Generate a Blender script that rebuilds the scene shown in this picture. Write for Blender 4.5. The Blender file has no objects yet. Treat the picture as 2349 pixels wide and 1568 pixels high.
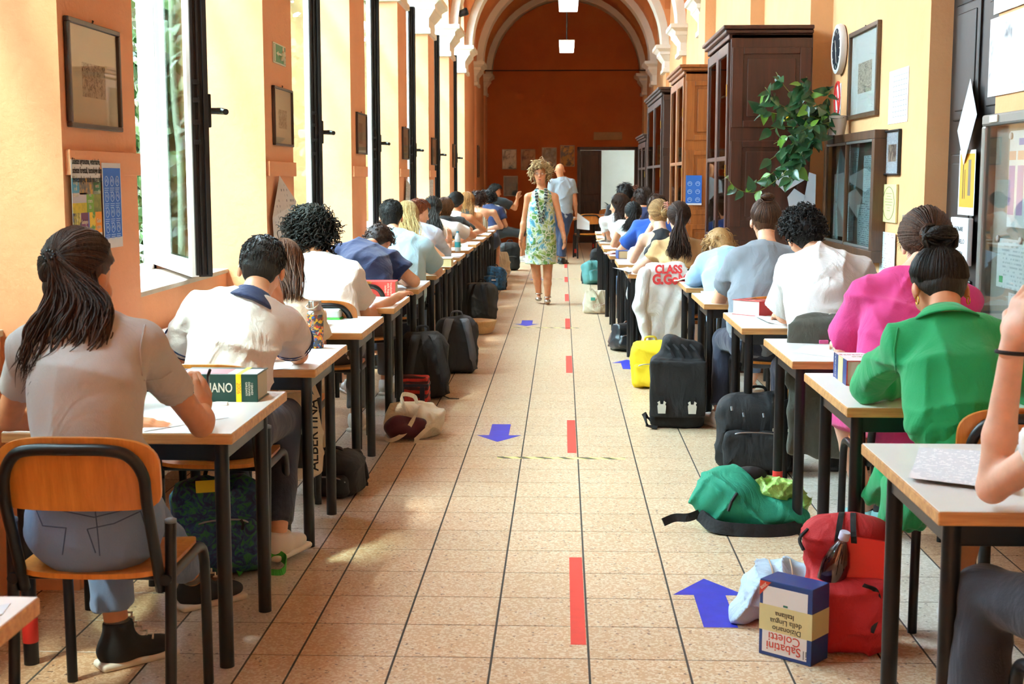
import bpy, bmesh, math, random
import numpy as np
from mathutils import Vector, Matrix

# ---------------------------------------------------------------- camera
S = bpy.context.scene
C = S.collection
rnd = random.Random(7)
HC = 1.49                                  # camera height
FPX = 3073.0                               # focal length in px of the 2349x1568 frame
PITCH, YAW = math.radians(6.976), math.radians(2.155)
cam_d = bpy.data.cameras.new('camera'); cam = bpy.data.objects.new('camera', cam_d); C.objects.link(cam)
cam.location = (0, 0, HC); cam.rotation_euler = (math.pi/2-PITCH, 0, YAW)
cam_d.sensor_width = 36; cam_d.lens = FPX/2349*36; cam_d.clip_start = .05; cam_d.clip_end = 200
cam_d.dof.use_dof = True; cam_d.dof.focus_distance = 7.0; cam_d.dof.aperture_fstop = 9
S.camera = cam
# ---------------------------------------------------------------- light
W = bpy.data.worlds.new('World'); S.world = W; W.use_nodes = True
bg = W.node_tree.nodes['Background']; bg.inputs[0].default_value = (.72, .88, 1.08, 1); bg.inputs[1].default_value = 56.0
sun_d = bpy.data.lights.new('sun', 'SUN'); sun_d.energy = 20.; sun_d.angle = .09; sun_d.color = (1., .96, .93); sun = bpy.data.objects.new('sun', sun_d); C.objects.link(sun)
sun.rotation_euler = Vector((.30, .42, -.87)).to_track_quat('-Z', 'Y').to_euler()
S.view_settings.view_transform = 'Standard'; S.view_settings.look = 'None'
S.view_settings.gamma = 1.0; S.view_settings.use_curve_mapping = False
S.view_settings.exposure = -0.22

# ---------------------------------------------------------------- projection helpers
_F = np.array([-math.sin(YAW)*math.cos(PITCH), math.cos(YAW)*math.cos(PITCH), -math.sin(PITCH)])
_R = np.array([math.cos(YAW), math.sin(YAW), 0.]); _U = np.cross(_R, _F)
def ray(u, v): return _F*FPX + _R*(u-1174.5) + _U*(784-v)
def onz(u, v, z=0.): r = ray(u, v); return Vector(r*((z-HC)/r[2])) + Vector((0, 0, HC))
def ony(u, v, y): r = ray(u, v); return Vector(r*(y/r[1])) + Vector((0, 0, HC))
def onx(u, v, x): r = ray(u, v); return Vector(r*(x/r[0])) + Vector((0, 0, HC))

def lin(c):
    if isinstance(c, str):
        c = c.lstrip('#'); c = [int(c[i:i+2], 16)/255 for i in (0, 2, 4)]
    return tuple((x/12.92 if x <= .04045 else ((x+.055)/1.055)**2.4) for x in c[:3])+(1.,)

# ---------------------------------------------------------------- materials
MATS = {}
class NT:
    def __init__(s, m): s.t = m.node_tree; s.n = s.t.nodes; s.l = s.t.links; s.b = s.n['Principled BSDF']
    def new(s, typ, **kw):
        n = s.n.new(typ)
        for k, v in kw.items():
            if k.startswith('i_'):
                key = k[2:]; key = int(key) if key.isdigit() else key
                n.inputs[key].default_value = v
            else: setattr(n, k, v)
        return n
    def link(s, a, b): s.l.new(a, b)
    def coords(s, scale=(1, 1, 1), kind='Object'):
        tc = s.new('ShaderNodeTexCoord'); mp = s.new('ShaderNodeMapping'); mp.inputs['Scale'].default_value = scale
        s.link(tc.outputs[kind], mp.inputs['Vector']); return mp.outputs['Vector']
    def ramp(s, fac, stops):
        r = s.new('ShaderNodeValToRGB'); e = r.color_ramp.elements
        while len(e) > 1: e.remove(e[-1])
        for i, (p, c) in enumerate(stops):
            el = e[0] if i == 0 else e.new(p)
            el.position = p; el.color = lin(c)
        s.link(fac, r.inputs['Fac']); return r.outputs['Color']
    def noise(s, vec, scale, detail=3, rough=.55, dist=0.):
        n = s.new('ShaderNodeTexNoise'); n.inputs['Scale'].default_value = scale; n.inputs['Detail'].default_value = detail
        n.inputs['Roughness'].default_value = rough; n.inputs['Distortion'].default_value = dist
        s.link(vec, n.inputs['Vector']); return n.outputs['Fac']
    def mix(s, fac, a, b, mode='MIX'):
        m = s.new('ShaderNodeMix', data_type='RGBA', blend_type=mode)
        for sock, val in ((m.inputs[0], fac), (m.inputs[6], a), (m.inputs[7], b)):
            if hasattr(val, 'is_output'): s.link(val, sock)
            elif isinstance(val, (int, float)): sock.default_value = val
            else: sock.default_value = lin(val)
        return m.outputs[2]
    def bump(s, h, strength, dist=.01):
        b = s.new('ShaderNodeBump'); b.inputs['Strength'].default_value = strength; b.inputs['Distance'].default_value = dist
        s.link(h, b.inputs['Height']); s.link(b.outputs['Normal'], s.b.inputs['Normal'])

def mat(name, col, rough=.6, metal=0., var=0., vscale=8., bump=0., bscale=40., bdist=.004, spec=.5, emit=None, estr=0., coat=0., sheen=0., stretch=(1, 1, 1), sss=0.):
    """plain procedural material with soft colour variation and fine relief"""
    if name in MATS: return MATS[name]
    m = bpy.data.materials.new(name); m.use_nodes = True; MATS[name] = m; t = NT(m); b = t.b
    b.inputs['Base Color'].default_value = lin(col); b.inputs['Roughness'].default_value = rough
    b.inputs['Metallic'].default_value = metal; b.inputs['Specular IOR Level'].default_value = spec
    if coat: b.inputs['Coat Weight'].default_value = coat; b.inputs['Coat Roughness'].default_value = .15
    if sheen: b.inputs['Sheen Weight'].default_value = sheen
    if sss: b.inputs['Subsurface Weight'].default_value = sss; b.inputs['Subsurface Radius'].default_value = (.012, .005, .003); b.inputs['Subsurface Scale'].default_value = 1.
    if emit: b.inputs['Emission Color'].default_value = lin(emit); b.inputs['Emission Strength'].default_value = estr
    v = t.coords(stretch) if (var or bump) else None
    if var:
        n = t.noise(v, vscale, 4); c = lin(col)
        r = t.new('ShaderNodeValToRGB'); r.color_ramp.elements[0].position = .3; r.color_ramp.elements[1].position = .7
        r.color_ramp.elements[0].color = tuple(x*(1-var) for x in c[:3])+(1,); r.color_ramp.elements[1].color = tuple(min(1, x*(1+var)) for x in c[:3])+(1,)
        t.link(n, r.inputs['Fac']); t.link(r.outputs['Color'], b.inputs['Base Color'])
    if bump: t.bump(t.noise(v, bscale, 4), bump, bdist)
    return m

def cloth(name, col, rough=.85, fold=.35, sheen=.15, var=.06):
    """woven cloth: folds in the normal, fine weave"""
    if name in MATS: return MATS[name]
    m = mat(name, col, rough, sheen=sheen); t = NT(m); v = t.coords((1, 1, .55))
    a = t.noise(v, 7, 3, .5, 1.2); w = t.noise(v, 350, 2)
    ad = t.new('ShaderNodeMath', operation='MULTIPLY_ADD'); t.link(w, ad.inputs[0]); ad.inputs[1].default_value = .06; t.link(a, ad.inputs[2])
    t.bump(ad.outputs[0], fold, .05)
    if var:
        c = lin(col); r = t.new('ShaderNodeValToRGB'); r.color_ramp.elements[0].color = tuple(x*(1-var) for x in c[:3])+(1,); r.color_ramp.elements[1].color = tuple(min(1, x*(1+var)) for x in c[:3])+(1,)
        t.link(w, r.inputs['Fac']); t.link(r.outputs['Color'], t.b.inputs['Base Color'])
    return m

def skin(name, col):
    if name in MATS: return MATS[name]
    m = mat(name, col, .48, spec=.4, var=.08, vscale=25, bump=.12, bscale=220, bdist=.001, sss=.12); return m

def hairm(name, dark, light, rough=.5):
    if name in MATS: return MATS[name]
    m = mat(name, dark, rough, spec=.3); t = NT(m)
    g = t.new('ShaderNodeNewGeometry'); v = t.coords((60, 60, 12)); n = t.noise(v, 3, 3)
    ad = t.new('ShaderNodeMath', operation='MULTIPLY_ADD'); t.link(g.outputs['Random Per Island'], ad.inputs[0]); ad.inputs[1].default_value = .6; t.link(n, ad.inputs[2])
    su = t.new('ShaderNodeMath', operation='SUBTRACT'); t.link(ad.outputs[0], su.inputs[0]); su.inputs[1].default_value = .3
    t.link(t.ramp(su.outputs[0], [(0.1, dark), (.9, light)]), t.b.inputs['Base Color']); t.bump(n, .6, .01)
    return m

def wood(name, dark, light, rough=.45, scale=1., axis=2, coat=.2):
    if name in MATS: return MATS[name]
    m = mat(name, light, rough, coat=coat); t = NT(m); sc = [14*scale]*3; sc[axis] = 1.2*scale
    v = t.coords(tuple(sc)); n = t.noise(v, 1.6, 5, .6, .6); n2 = t.noise(v, 9, 3)
    ad = t.new('ShaderNodeMath', operation='MULTIPLY_ADD'); t.link(n2, ad.inputs[0]); ad.inputs[1].default_value = .25; t.link(n, ad.inputs[2])
    t.link(t.ramp(ad.outputs[0], [(.35, dark), (.8, light)]), t.b.inputs['Base Color']); t.bump(n2, .12, .003)
    return m

def glass(name, tint='#f4fbf8', gloss=.08, rough=.02):
    if name in MATS: return MATS[name]
    m = bpy.data.materials.new(name); m.use_nodes = True; MATS[name] = m; t = NT(m)
    out = t.n['Material Output']; tr = t.new('ShaderNodeBsdfTransparent'); tr.inputs[0].default_value = lin(tint)
    gl = t.new('ShaderNodeBsdfGlossy'); gl.inputs['Roughness'].default_value = rough
    lw = t.new('ShaderNodeLayerWeight'); pw = t.new('ShaderNodeMath', operation='POWER'); t.link(lw.outputs['Facing'], pw.inputs[0]); pw.inputs[1].default_value = 4.5
    ad = t.new('ShaderNodeMath', operation='MULTIPLY_ADD'); t.link(pw.outputs[0], ad.inputs[0]); ad.inputs[1].default_value = .7; ad.inputs[2].default_value = gloss*.6; ad.use_clamp = True
    mx = t.new('ShaderNodeMixShader'); t.link(ad.outputs[0], mx.inputs[0]); t.link(tr.outputs[0], mx.inputs[1]); t.link(gl.outputs[0], mx.inputs[2])
    t.link(mx.outputs[0], out.inputs['Surface']); return m

def plaster(name, a, b, rough=.8):
    """hand-painted lime plaster: patchy tone, trowel relief"""
    if name in MATS: return MATS[name]
    m = mat(name, a, rough, spec=.3); t = NT(m); v = t.coords()
    n = t.noise(v, 1.3, 5, .6); n2 = t.noise(v, 38, 4, .6); n3 = t.noise(v, 5, 3)
    t.link(t.ramp(n, [(.35, a), (.65, b)]), t.b.inputs['Base Color'])
    ad = t.new('ShaderNodeMath', operation='MULTIPLY_ADD'); t.link(n3, ad.inputs[0]); ad.inputs[1].default_value = 1.5; t.link(n2, ad.inputs[2])
    t.bump(ad.outputs[0], .35, .008); return m

# ---------------------------------------------------------------- objects
def link(name, me, m=None, parent=None, smooth=False):
    o = bpy.data.objects.new(name, me); C.objects.link(o)
    if m is not None and not me.materials:
        for x in (m if isinstance(m, (list, tuple)) else [m]): me.materials.append(x)
    if parent: o.parent = parent
    if smooth:
        me.shade_smooth()
    return o
def empty(name, loc, rotz=0., rot=None):
    o = bpy.data.objects.new(name, None); C.objects.link(o); o.location = loc
    o.rotation_euler = rot if rot else (0, 0, rotz); o.empty_display_size = .1; return o
def tag(o, label, cat, group=None):
    o['label'] = label; o['category'] = cat
    if group: o['group'] = group
    return o
def struct(o): o['kind'] = 'structure'; return o

class MB:
    """mesh builder: boxes, tubes, lathes, prisms joined into ONE mesh"""
    def __init__(s): s.v = []; s.f = []; s.mi = []; s.n = 0
    def add(s, v, f, mi=0):
        s.v.append(np.asarray(v, float)); s.f += [tuple(i+s.n for i in q) for q in f]; s.mi += [mi]*len(f); s.n += len(v); return s
    def box(s, lo, hi, mi=0, M=None):
        x0, y0, z0 = lo; x1, y1, z1 = hi
        v = np.array([(x0, y0, z0), (x1, y0, z0), (x1, y1, z0), (x0, y1, z0), (x0, y0, z1), (x1, y0, z1), (x1, y1, z1), (x0, y1, z1)], float)
        if M is not None: v = np.array([M @ Vector(p) for p in v])
        return s.add(v, [(3, 2, 1, 0), (4, 5, 6, 7), (0, 1, 5, 4), (1, 2, 6, 5), (2, 3, 7, 6), (3, 0, 4, 7)], mi)
    def bbox(s, lo, hi, b=.004, mi=0, M=None):
        """box with bevelled edges"""
        bm = bmesh.new(); bmesh.ops.create_cube(bm, size=1.)
        for v in bm.verts:
            v.co = Vector([lo[i]+(hi[i]-lo[i])*(v.co[i]+.5) for i in range(3)])
        bmesh.ops.bevel(bm, geom=list(bm.edges), offset=b, segments=2, affect='EDGES', profile=.5)
        return s.bm(bm, mi, M)
    def bm(s, bm, mi=0, M=None):
        bm.verts.index_update(); v = [(M @ x.co) if M is not None else x.co.copy() for x in bm.verts]
        f = [tuple(x.index for x in q.verts) for q in bm.faces]; bm.free(); return s.add(v, f, mi)
    def tube(s, pts, r, n=10, caps=True, mi=0, closed=False):
        pts = [Vector(p) for p in pts]; m = len(pts); rr = r if hasattr(r, '__len__') else [r]*m
        v = []; prev = None
        for i, p in enumerate(pts):
            a = pts[(i-1) % m] if (closed or i > 0) else p; b = pts[(i+1) % m] if (closed or i < m-1) else p
            t = (b-a).normalized() if (b-a).length > 1e-9 else Vector((0, 0, 1))
            if prev is None:
                q = t.cross(Vector((0, 0, 1)));
                if q.length < .05: q = t.cross(Vector((0, 1, 0)))
            else: q = prev - t*prev.dot(t)
            q.normalize(); prev = q; w = t.cross(q)
            for k in range(n):
                an = 2*math.pi*k/n; v.append(p+(q*math.cos(an)+w*math.sin(an))*rr[i])
        f = []
        for i in range(m if closed else m-1):
            j = (i+1) % m
            for k in range(n): f.append((i*n+k, i*n+(k+1) % n, j*n+(k+1) % n, j*n+k))
        if caps and not closed: f.append(tuple(range(n-1, -1, -1))); f.append(tuple((m-1)*n+k for k in range(n)))
        return s.add(v, f, mi)
    def ribbon(s, pts, width, thick, side=None, mi=0):
        """flat strap along pts; side = direction of its width (one vector or one per point)"""
        pts = [Vector(p) for p in pts]; m = len(pts); v = []
        for i, p in enumerate(pts):
            t = (pts[min(i+1, m-1)]-pts[max(i-1, 0)]).normalized()
            sd = Vector(side[i] if isinstance(side, list) else (side or (1, 0, 0))); sd = (sd-t*sd.dot(t)); sd.normalize(); nn = t.cross(sd)
            w = (width[i] if hasattr(width, '__len__') else width)/2
            for a, b in ((-1, -1), (1, -1), (1, 1), (-1, 1)): v.append(p+sd*w*a+nn*thick/2*b)
        f = []
        for i in range(m-1):
            for k in range(4): f.append((i*4+k, i*4+(k+1) % 4, i*4+4+(k+1) % 4, i*4+4+k))
        f.append((3, 2, 1, 0)); f.append(tuple((m-1)*4+k for k in range(4)))
        return s.add(v, f, mi)
    def lathe(s, prof, n=24, M=None, mi=0, axis='z'):
        v = []; m = len(prof)
        for r, z in prof:
            for k in range(n):
                a = 2*math.pi*k/n; p = Vector((r*math.cos(a), r*math.sin(a), z)); v.append(M @ p if M is not None else p)
        f = [(i*n+k, i*n+(k+1) % n, (i+1)*n+(k+1) % n, (i+1)*n+k) for i in range(m-1) for k in range(n)]
        f.append(tuple(range(n-1, -1, -1))); f.append(tuple((m-1)*n+k for k in range(n)))
        return s.add(v, f, mi)
    def prism(s, poly, a, b, M=None, mi=0):
        """2d polygon (x,y) extruded from z=a to z=b"""
        n = len(poly); v = [Vector((x, y, a)) for x, y in poly]+[Vector((x, y, b)) for x, y in poly]
        if M is not None: v = [M @ p for p in v]
        f = [tuple(range(n-1, -1, -1)), tuple(range(n, 2*n))]+[(k, (k+1) % n, n+(k+1) % n, n+k) for k in range(n)]
        return s.add(v, f, mi)
    def grid(s, fn, nu, nv, mi=0, thick=None):
        """surface fn(u,v) on [0,1]^2; thick = function giving offset vector for a back side"""
        P = [[Vector(fn(i/nu, j/nv)) for i in range(nu+1)] for j in range(nv+1)]
        v = [p for row in P for p in row]; W = nu+1
        f = [(j*W+i, j*W+i+1, (j+1)*W+i+1, (j+1)*W+i) for j in range(nv) for i in range(nu)]
        if thick is None: return s.add(v, f, mi)
        N = len(v); v2 = [p+Vector(thick if not callable(thick) else thick(p)) for p in v]
        f2 = [tuple(reversed([N+q for q in qd])) for qd in f]
        edge = [i for i in range(W)]+[j*W+nu for j in range(1, nv+1)]+[nv*W+i for i in range(nu-1, -1, -1)]+[j*W for j in range(nv-1, 0, -1)]
        f3 = [(edge[(k+1) % len(edge)], edge[k], N+edge[k], N+edge[(k+1) % len(edge)]) for k in range(len(edge))]
        return s.add(v+v2, f+f2+f3, mi)
    def mesh(s, name='m'):
        me = bpy.data.meshes.new(name); V = np.concatenate(s.v) if s.v else np.zeros((0, 3))
        me.from_pydata(V.tolist(), [], s.f)
        if any(s.mi): me.polygons.foreach_set('material_index', s.mi)
        me.update(); return me
    def build(s, name, m, parent=None, smooth=False, angle=None):
        me = s.mesh(name); o = link(name, me, m, parent)
        if smooth:
            me.shade_smooth()
            if angle:
                bm = bmesh.new(); bm.from_mesh(me)
                for e in bm.edges:
                    if len(e.link_faces) == 2 and e.calc_face_angle(0) > angle: e.smooth = False
                bm.to_mesh(me); bm.free()
        return o
SA = math.radians(40)

def arc(c, r, a0, a1, n, ax=(1, 0, 0), ay=(0, 0, 1)):
    c, ax, ay = Vector(c), Vector(ax), Vector(ay)
    return [c+ax*r*math.cos(a0+(a1-a0)*i/n)+ay*r*math.sin(a0+(a1-a0)*i/n) for i in range(n+1)]
def spline(pts, n=8):
    """Catmull-Rom through pts"""
    P = [Vector(p) for p in pts]; P = [P[0]*2-P[1]]+P+[P[-1]*2-P[-2]]; out = []
    for i in range(1, len(P)-2):
        a, b, c, d = P[i-1:i+3]
        for k in range(n):
            t = k/n; out.append(.5*((2*b)+(c-a)*t+(2*a-5*b+4*c-d)*t*t+(3*b-a-3*c+d)*t**3))
    out.append(P[-2]); return out

def text(name, s, size, M, m, parent=None, align='CENTER', depth=.0006, sx=1., bold=0., space=1.):
    """lettering as a thin mesh; M maps text plane (x right, y up) to world"""
    cu = bpy.data.curves.new('t', 'FONT'); cu.body = s; cu.size = size; cu.align_x = align; cu.align_y = 'CENTER'
    cu.extrude = depth/2; cu.resolution_u = 3; cu.offset = bold; cu.space_line = space
    o = bpy.data.objects.new('t', cu); C.objects.link(o)
    dg = bpy.context.evaluated_depsgraph_get(); me = bpy.data.meshes.new_from_object(o.evaluated_get(dg)); bpy.data.objects.remove(o); bpy.data.curves.remove(cu)
    me.transform(M @ Matrix.Diagonal((sx, 1, 1, 1))); me.materials.clear()
    return link(name, me, m, parent)
def frame_M(o, x, y):
    """matrix with origin o, x axis, y axis"""
    x = Vector(x).normalized(); y = Vector(y); y = (y-x*y.dot(x)).normalized(); z = x.cross(y); o = Vector(o)
    return Matrix(((x.x, y.x, z.x, o.x), (x.y, y.y, z.y, o.y), (x.z, y.z, z.z, o.z), (0, 0, 0, 1)))

# ---------------------------------------------------------------- implicit bodies (smooth union -> surface nets)
class SDF:
    def __init__(s, h): s.h = h; s.p = []
    def _add(s, fn, lo, hi, k, clip): s.p.append((fn, np.array(lo, float), np.array(hi, float), k, clip)); return s
    def cone(s, a, b, ra, rb, k=.02, clip=None):
        a = np.array(a, float); b = np.array(b, float); ba = b-a; L2 = max(ba@ba, 1e-9)
        def fn(X):
            t = np.clip(((X-a)@ba)/L2, 0, 1); d = np.sqrt(((X-a-t[..., None]*ba)**2).sum(-1)); return d-(ra+(rb-ra)*t)
        m = max(ra, rb); return s._add(fn, np.minimum(a-m, b-m), np.maximum(a+m, b+m), k, clip)
    def ell(s, c, r, R=None, k=.02, clip=None):
        c = np.array(c, float); r = np.array(r, float); R = np.eye(3) if R is None else np.array(R, float)   # columns = axes
        def fn(X):
            q = (X-c)@R; k0 = np.sqrt(((q/r)**2).sum(-1)); k1 = np.sqrt(((q/r**2)**2).sum(-1))+1e-9; return k0*(k0-1)/k1
        e = np.abs(R)@r; return s._add(fn, c-e, c+e, k, clip)
    def box(s, c, r, R=None, rd=.01, k=.02, clip=None):
        c = np.array(c, float); r = np.array(r, float)-rd; R = np.eye(3) if R is None else np.array(R, float)
        def fn(X):
            q = np.abs((X-c)@R)-r; return np.sqrt((np.maximum(q, 0)**2).sum(-1))+np.minimum(q.max(-1), 0)-rd
        e = np.abs(R)@(r+rd); return s._add(fn, c-e, c+e, k, clip)
    def sweep(s, pts, a, b, lat, k=.03, clip=None):
        """elliptic section: half-width a along lat, half-depth b; linear between stations"""
        P = np.array([list(p) for p in pts], float); lat = np.array(lat, float); lat /= np.linalg.norm(lat); a = np.array(a, float); b = np.array(b, float)
        def fn(X):
            best = None
            for i in range(len(P)-1):
                ba = P[i+1]-P[i]; t = np.clip(((X-P[i])@ba)/(ba@ba), 0, 1); q = X-P[i]-t[..., None]*ba
                l = q@lat; rest = np.sqrt(np.maximum((q**2).sum(-1)-l*l, 0)); aa = a[i]+(a[i+1]-a[i])*t; bb = b[i]+(b[i+1]-b[i])*t
                k0 = np.sqrt((l/aa)**2+(rest/bb)**2); k1 = np.sqrt((l/aa**2)**2+(rest/bb**2)**2)+1e-6
                d = np.where(k0 < 1e-3, -np.minimum(aa, bb), k0*(k0-1)/k1); best = d if best is None else np.minimum(best, d)
            return best
        m = max(a.max(), b.max()); return s._add(fn, P.min(0)-m, P.max(0)+m, k, clip)
    def mesh(s, name='b', noise=0., nscale=14., cuts=(), smooth=1, fold=None):
        h = s.h; lo = np.min([p[1] for p in s.p], 0)-2.5*h; hi = np.max([p[2] for p in s.p], 0)+2.5*h
        n = np.ceil((hi-lo)/h).astype(int)+1; ax = [lo[i]+h*np.arange(n[i]) for i in range(3)]
        D = np.full(n, .2, np.float32)
        for fn, a, b, k, clip in s.p:
            pad = k+2.5*h; i0 = np.maximum(np.floor((a-pad-lo)/h).astype(int), 0); i1 = np.minimum(np.ceil((b+pad-lo)/h).astype(int)+1, n)
            X = np.stack(np.meshgrid(*[ax[i][i0[i]:i1[i]] for i in range(3)], indexing='ij'), -1); d = fn(X)
            if clip:
                for p0, nn in clip:
                    nn = np.array(nn, float); nn /= np.linalg.norm(nn); d = np.maximum(d, (X-np.array(p0, float))@nn)
            sl = tuple(slice(i0[i], i1[i]) for i in range(3)); A = D[sl]
            if k > 0: hh = np.maximum(k-np.abs(A-d), 0)/k; D[sl] = np.minimum(A, d)-hh*hh*k*.25
            else: D[sl] = np.minimum(A, d)
        if noise or cuts or fold:
            X = np.stack(np.meshgrid(*ax, indexing='ij'), -1)
            if noise:
                q = X*nscale
                D += noise*(np.sin(q[..., 0]*1.7+1.3*np.sin(q[..., 2]*1.1+.7))*np.sin(q[..., 1]*1.3+q[..., 2]*.7)+.6*np.sin(q[..., 2]*2.3+2*np.sin(q[..., 0]*1.1)+q[..., 1]))
            if fold: D += fold(X)
            for p0, nn in cuts:
                nn = np.array(nn, float); nn /= np.linalg.norm(nn); D = np.maximum(D, (X-np.array(p0, float))@nn)
        return nets(D, lo, h, name, smooth)

def crease(seed, amp=.007, k=38., up=(0, 0, 1)):
    """cloth folds: warped ridges in a few directions"""
    g = random.Random(seed); dirs = []
    for i in range(3):
        a = (.5, 2.5, 1.4)[i]+g.uniform(-.35, .35); d = np.array([math.cos(a), g.uniform(-.35, .35), math.sin(a)]); dirs.append((d/np.linalg.norm(d), g.uniform(0, 6), g.uniform(0, 6)))
    def f(X):
        w = .6*np.sin(X[..., 0]*9+X[..., 2]*7+dirs[0][1])+.6*np.sin(X[..., 2]*12-X[..., 1]*8+dirs[1][1]); out = 0
        for d, ph, p2 in dirs:
            s = (X@d)*k+ph+2.0*w; r = 1-np.abs(np.sin(s*.5)); out = out+(r**3-.2)*(.45+.55*np.sin(X[..., 0]*8+X[..., 2]*10+p2))
        return -amp*out
    return f
def nets(D, lo, h, name, smooth=1):
    nx, ny, nz = D.shape; I = D < 0
    cs = np.zeros((nx-1, ny-1, nz-1), np.int8)
    for dx in (0, 1):
        for dy in (0, 1):
            for dz in (0, 1): cs += I[dx:nx-1+dx, dy:ny-1+dy, dz:nz-1+dz]
    act = (cs > 0) & (cs < 8); idx = np.full(act.shape, -1, np.int64); cell = np.argwhere(act); idx[act] = np.arange(len(cell))
    acc = np.zeros((len(cell), 3)); cnt = np.zeros(len(cell))
    cor = [(a, b, c) for a in (0, 1) for b in (0, 1) for c in (0, 1)]
    for p in cor:
        for axx in range(3):
            if p[axx]: continue
            q = list(p); q[axx] = 1
            d0 = D[cell[:, 0]+p[0], cell[:, 1]+p[1], cell[:, 2]+p[2]]; d1 = D[cell[:, 0]+q[0], cell[:, 1]+q[1], cell[:, 2]+q[2]]
            x = (d0 < 0) != (d1 < 0); t = np.where(x, d0/np.where(x, d0-d1, 1), 0)
            e = np.array(p, float)[None].repeat(len(cell), 0); e[:, axx] = t; acc[x] += e[x]; cnt[x] += 1
    V = lo+(cell+acc/np.maximum(cnt, 1)[:, None])*h
    F = []
    sl = [slice(0, -1), slice(1, None)]
    for axx in range(3):
        o1, o2 = (axx+1) % 3, (axx+2) % 3
        a = I[tuple(slice(0, -1) if i == axx else slice(None) for i in range(3))]; b = I[tuple(slice(1, None) if i == axx else slice(None) for i in range(3))]
        e = np.argwhere(a != b); e = e[(e[:, o1] > 0) & (e[:, o2] > 0) & (e[:, o1] < D.shape[o1]-1) & (e[:, o2] < D.shape[o2]-1)]
        if not len(e): continue
        def g(d1, d2):
            q = e.copy(); q[:, o1] += d1; q[:, o2] += d2; return idx[q[:, 0], q[:, 1], q[:, 2]]
        Q = np.stack([g(-1, -1), g(0, -1), g(0, 0), g(-1, 0)], 1)
        ins = a[e[:, 0], e[:, 1], e[:, 2]]; Q[~ins] = Q[~ins][:, ::-1]; F.append(Q)
    F = np.concatenate(F); F = F[(F >= 0).all(1)]
    for _ in range(smooth):
        nb = np.zeros_like(V); c = np.zeros(len(V))
        for i in range(4):
            np.add.at(nb, F[:, i], V[F[:, (i+1) % 4]]); np.add.at(c, F[:, i], 1)
        V = V*.5+.5*nb/np.maximum(c, 1)[:, None]
    me = bpy.data.meshes.new(name); me.vertices.add(len(V)); me.vertices.foreach_set('co', V.ravel())
    me.loops.add(len(F)*4); me.loops.foreach_set('vertex_index', F.ravel().astype(np.int32)); me.polygons.add(len(F))
    me.polygons.foreach_set('loop_start', (np.arange(len(F))*4).astype(np.int32)); me.polygons.foreach_set('loop_total', np.full(len(F), 4, np.int32))
    me.update(calc_edges=True); me.validate(); me.shade_smooth(); return me
def join_mesh(me, *others):
    bm = bmesh.new(); bm.from_mesh(me)
    for o in others: bm.from_mesh(o)
    bm.to_mesh(me); bm.free(); me.shade_smooth(); return me
def tri3(n):
    """rotation with columns right, forward, up"""
    return np.array(n).T
# ================================================================ THE CORRIDOR
XL, XP, XW, XR, XD = -1.75, -2.0, -2.42, 1.87, 2.04     # pier face, parapet face, window plane, right pilaster wall, clock wall
YB, YE = -3.6, 31.2                                   # wall behind the camera, end wall
K = list(range(-2, 9)); PY = lambda k: 4.67+3.235*k; PWID = .82
ORANGE = plaster('orange_plaster', '#d8946a', '#e09f75')
ORANGE_END = plaster('red_orange_plaster', '#b55a2c', '#bf6431')
YELL = plaster('pale_orange_plaster', '#d9a472', '#e0af7d')
STUCCO = plaster('stucco_white', '#e9e0cf', '#f2ebdc', .75)
WHITEP = plaster('white_plaster', '#f3efe6', '#faf8f2', .75)
VAULTM = plaster('vault_orange', '#c07040', '#c87b48')

# floor: mortar bed with loose terrazzo tiles on it
TS = .3043; TX0 = .0882; TY0 = 4.04
mb = MB(); mb.box((-2.6, YB, -.12), (3.2, YE+3, -.0010)); floor = struct(mb.build('floor', mat('grout', '#463f38', .95)))
def terrazzo(name, base, chip, dark):
    m = mat(name, base, .24, spec=.5); t = NT(m)
    oi = t.new('ShaderNodeObjectInfo'); tc = t.new('ShaderNodeTexCoord'); geo = t.new('ShaderNodeNewGeometry')
    v = geo.outputs['Position']
    vo = t.new('ShaderNodeTexVoronoi'); vo.inputs['Scale'].default_value = 130; t.link(v, vo.inputs['Vector'])
    vo2 = t.new('ShaderNodeTexVoronoi'); vo2.inputs['Scale'].default_value = 42; t.link(v, vo2.inputs['Vector'])
    c1 = t.ramp(vo.outputs['Color'], [(.55, base), (.62, chip)])
    sep = t.new('ShaderNodeSeparateColor'); t.link(vo.outputs['Color'], sep.inputs[0])
    mk = t.new('ShaderNodeMath', operation='GREATER_THAN'); t.link(sep.outputs[0], mk.inputs[0]); mk.inputs[1].default_value = .62
    mk2 = t.new('ShaderNodeMath', operation='GREATER_THAN'); t.link(sep.outputs[1], mk2.inputs[0]); mk2.inputs[1].default_value = .982
    big = t.noise(v, 2.2, 3); tone = t.noise(v, 60, 2)
    vr = t.new('ShaderNodeMath', operation='MULTIPLY_ADD'); t.link(oi.outputs['Random'], vr.inputs[0]); vr.inputs[1].default_value = .08; vr.inputs[2].default_value = .94
    a = t.mix(mk.outputs[0], base, chip); a = t.mix(mk2.outputs[0], a, dark)
    hs = t.new('ShaderNodeHueSaturation'); t.link(a, hs.inputs['Color']); t.link(vr.outputs[0], hs.inputs['Value']); t.link(hs.outputs[0], t.b.inputs['Base Color'])
    t.b.inputs['Roughness'].default_value = .30
    return m
TAN = terrazzo('terrazzo_tan', '#ceab84', '#e0cdb2', '#8a6a52'); PALE = terrazzo('terrazzo_pale', '#c6bbab', '#d9d1c5', '#85786c')
DARKT = terrazzo('terrazzo_brown', '#b58c68', '#c9a98a', '#6a4d3e')
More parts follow.
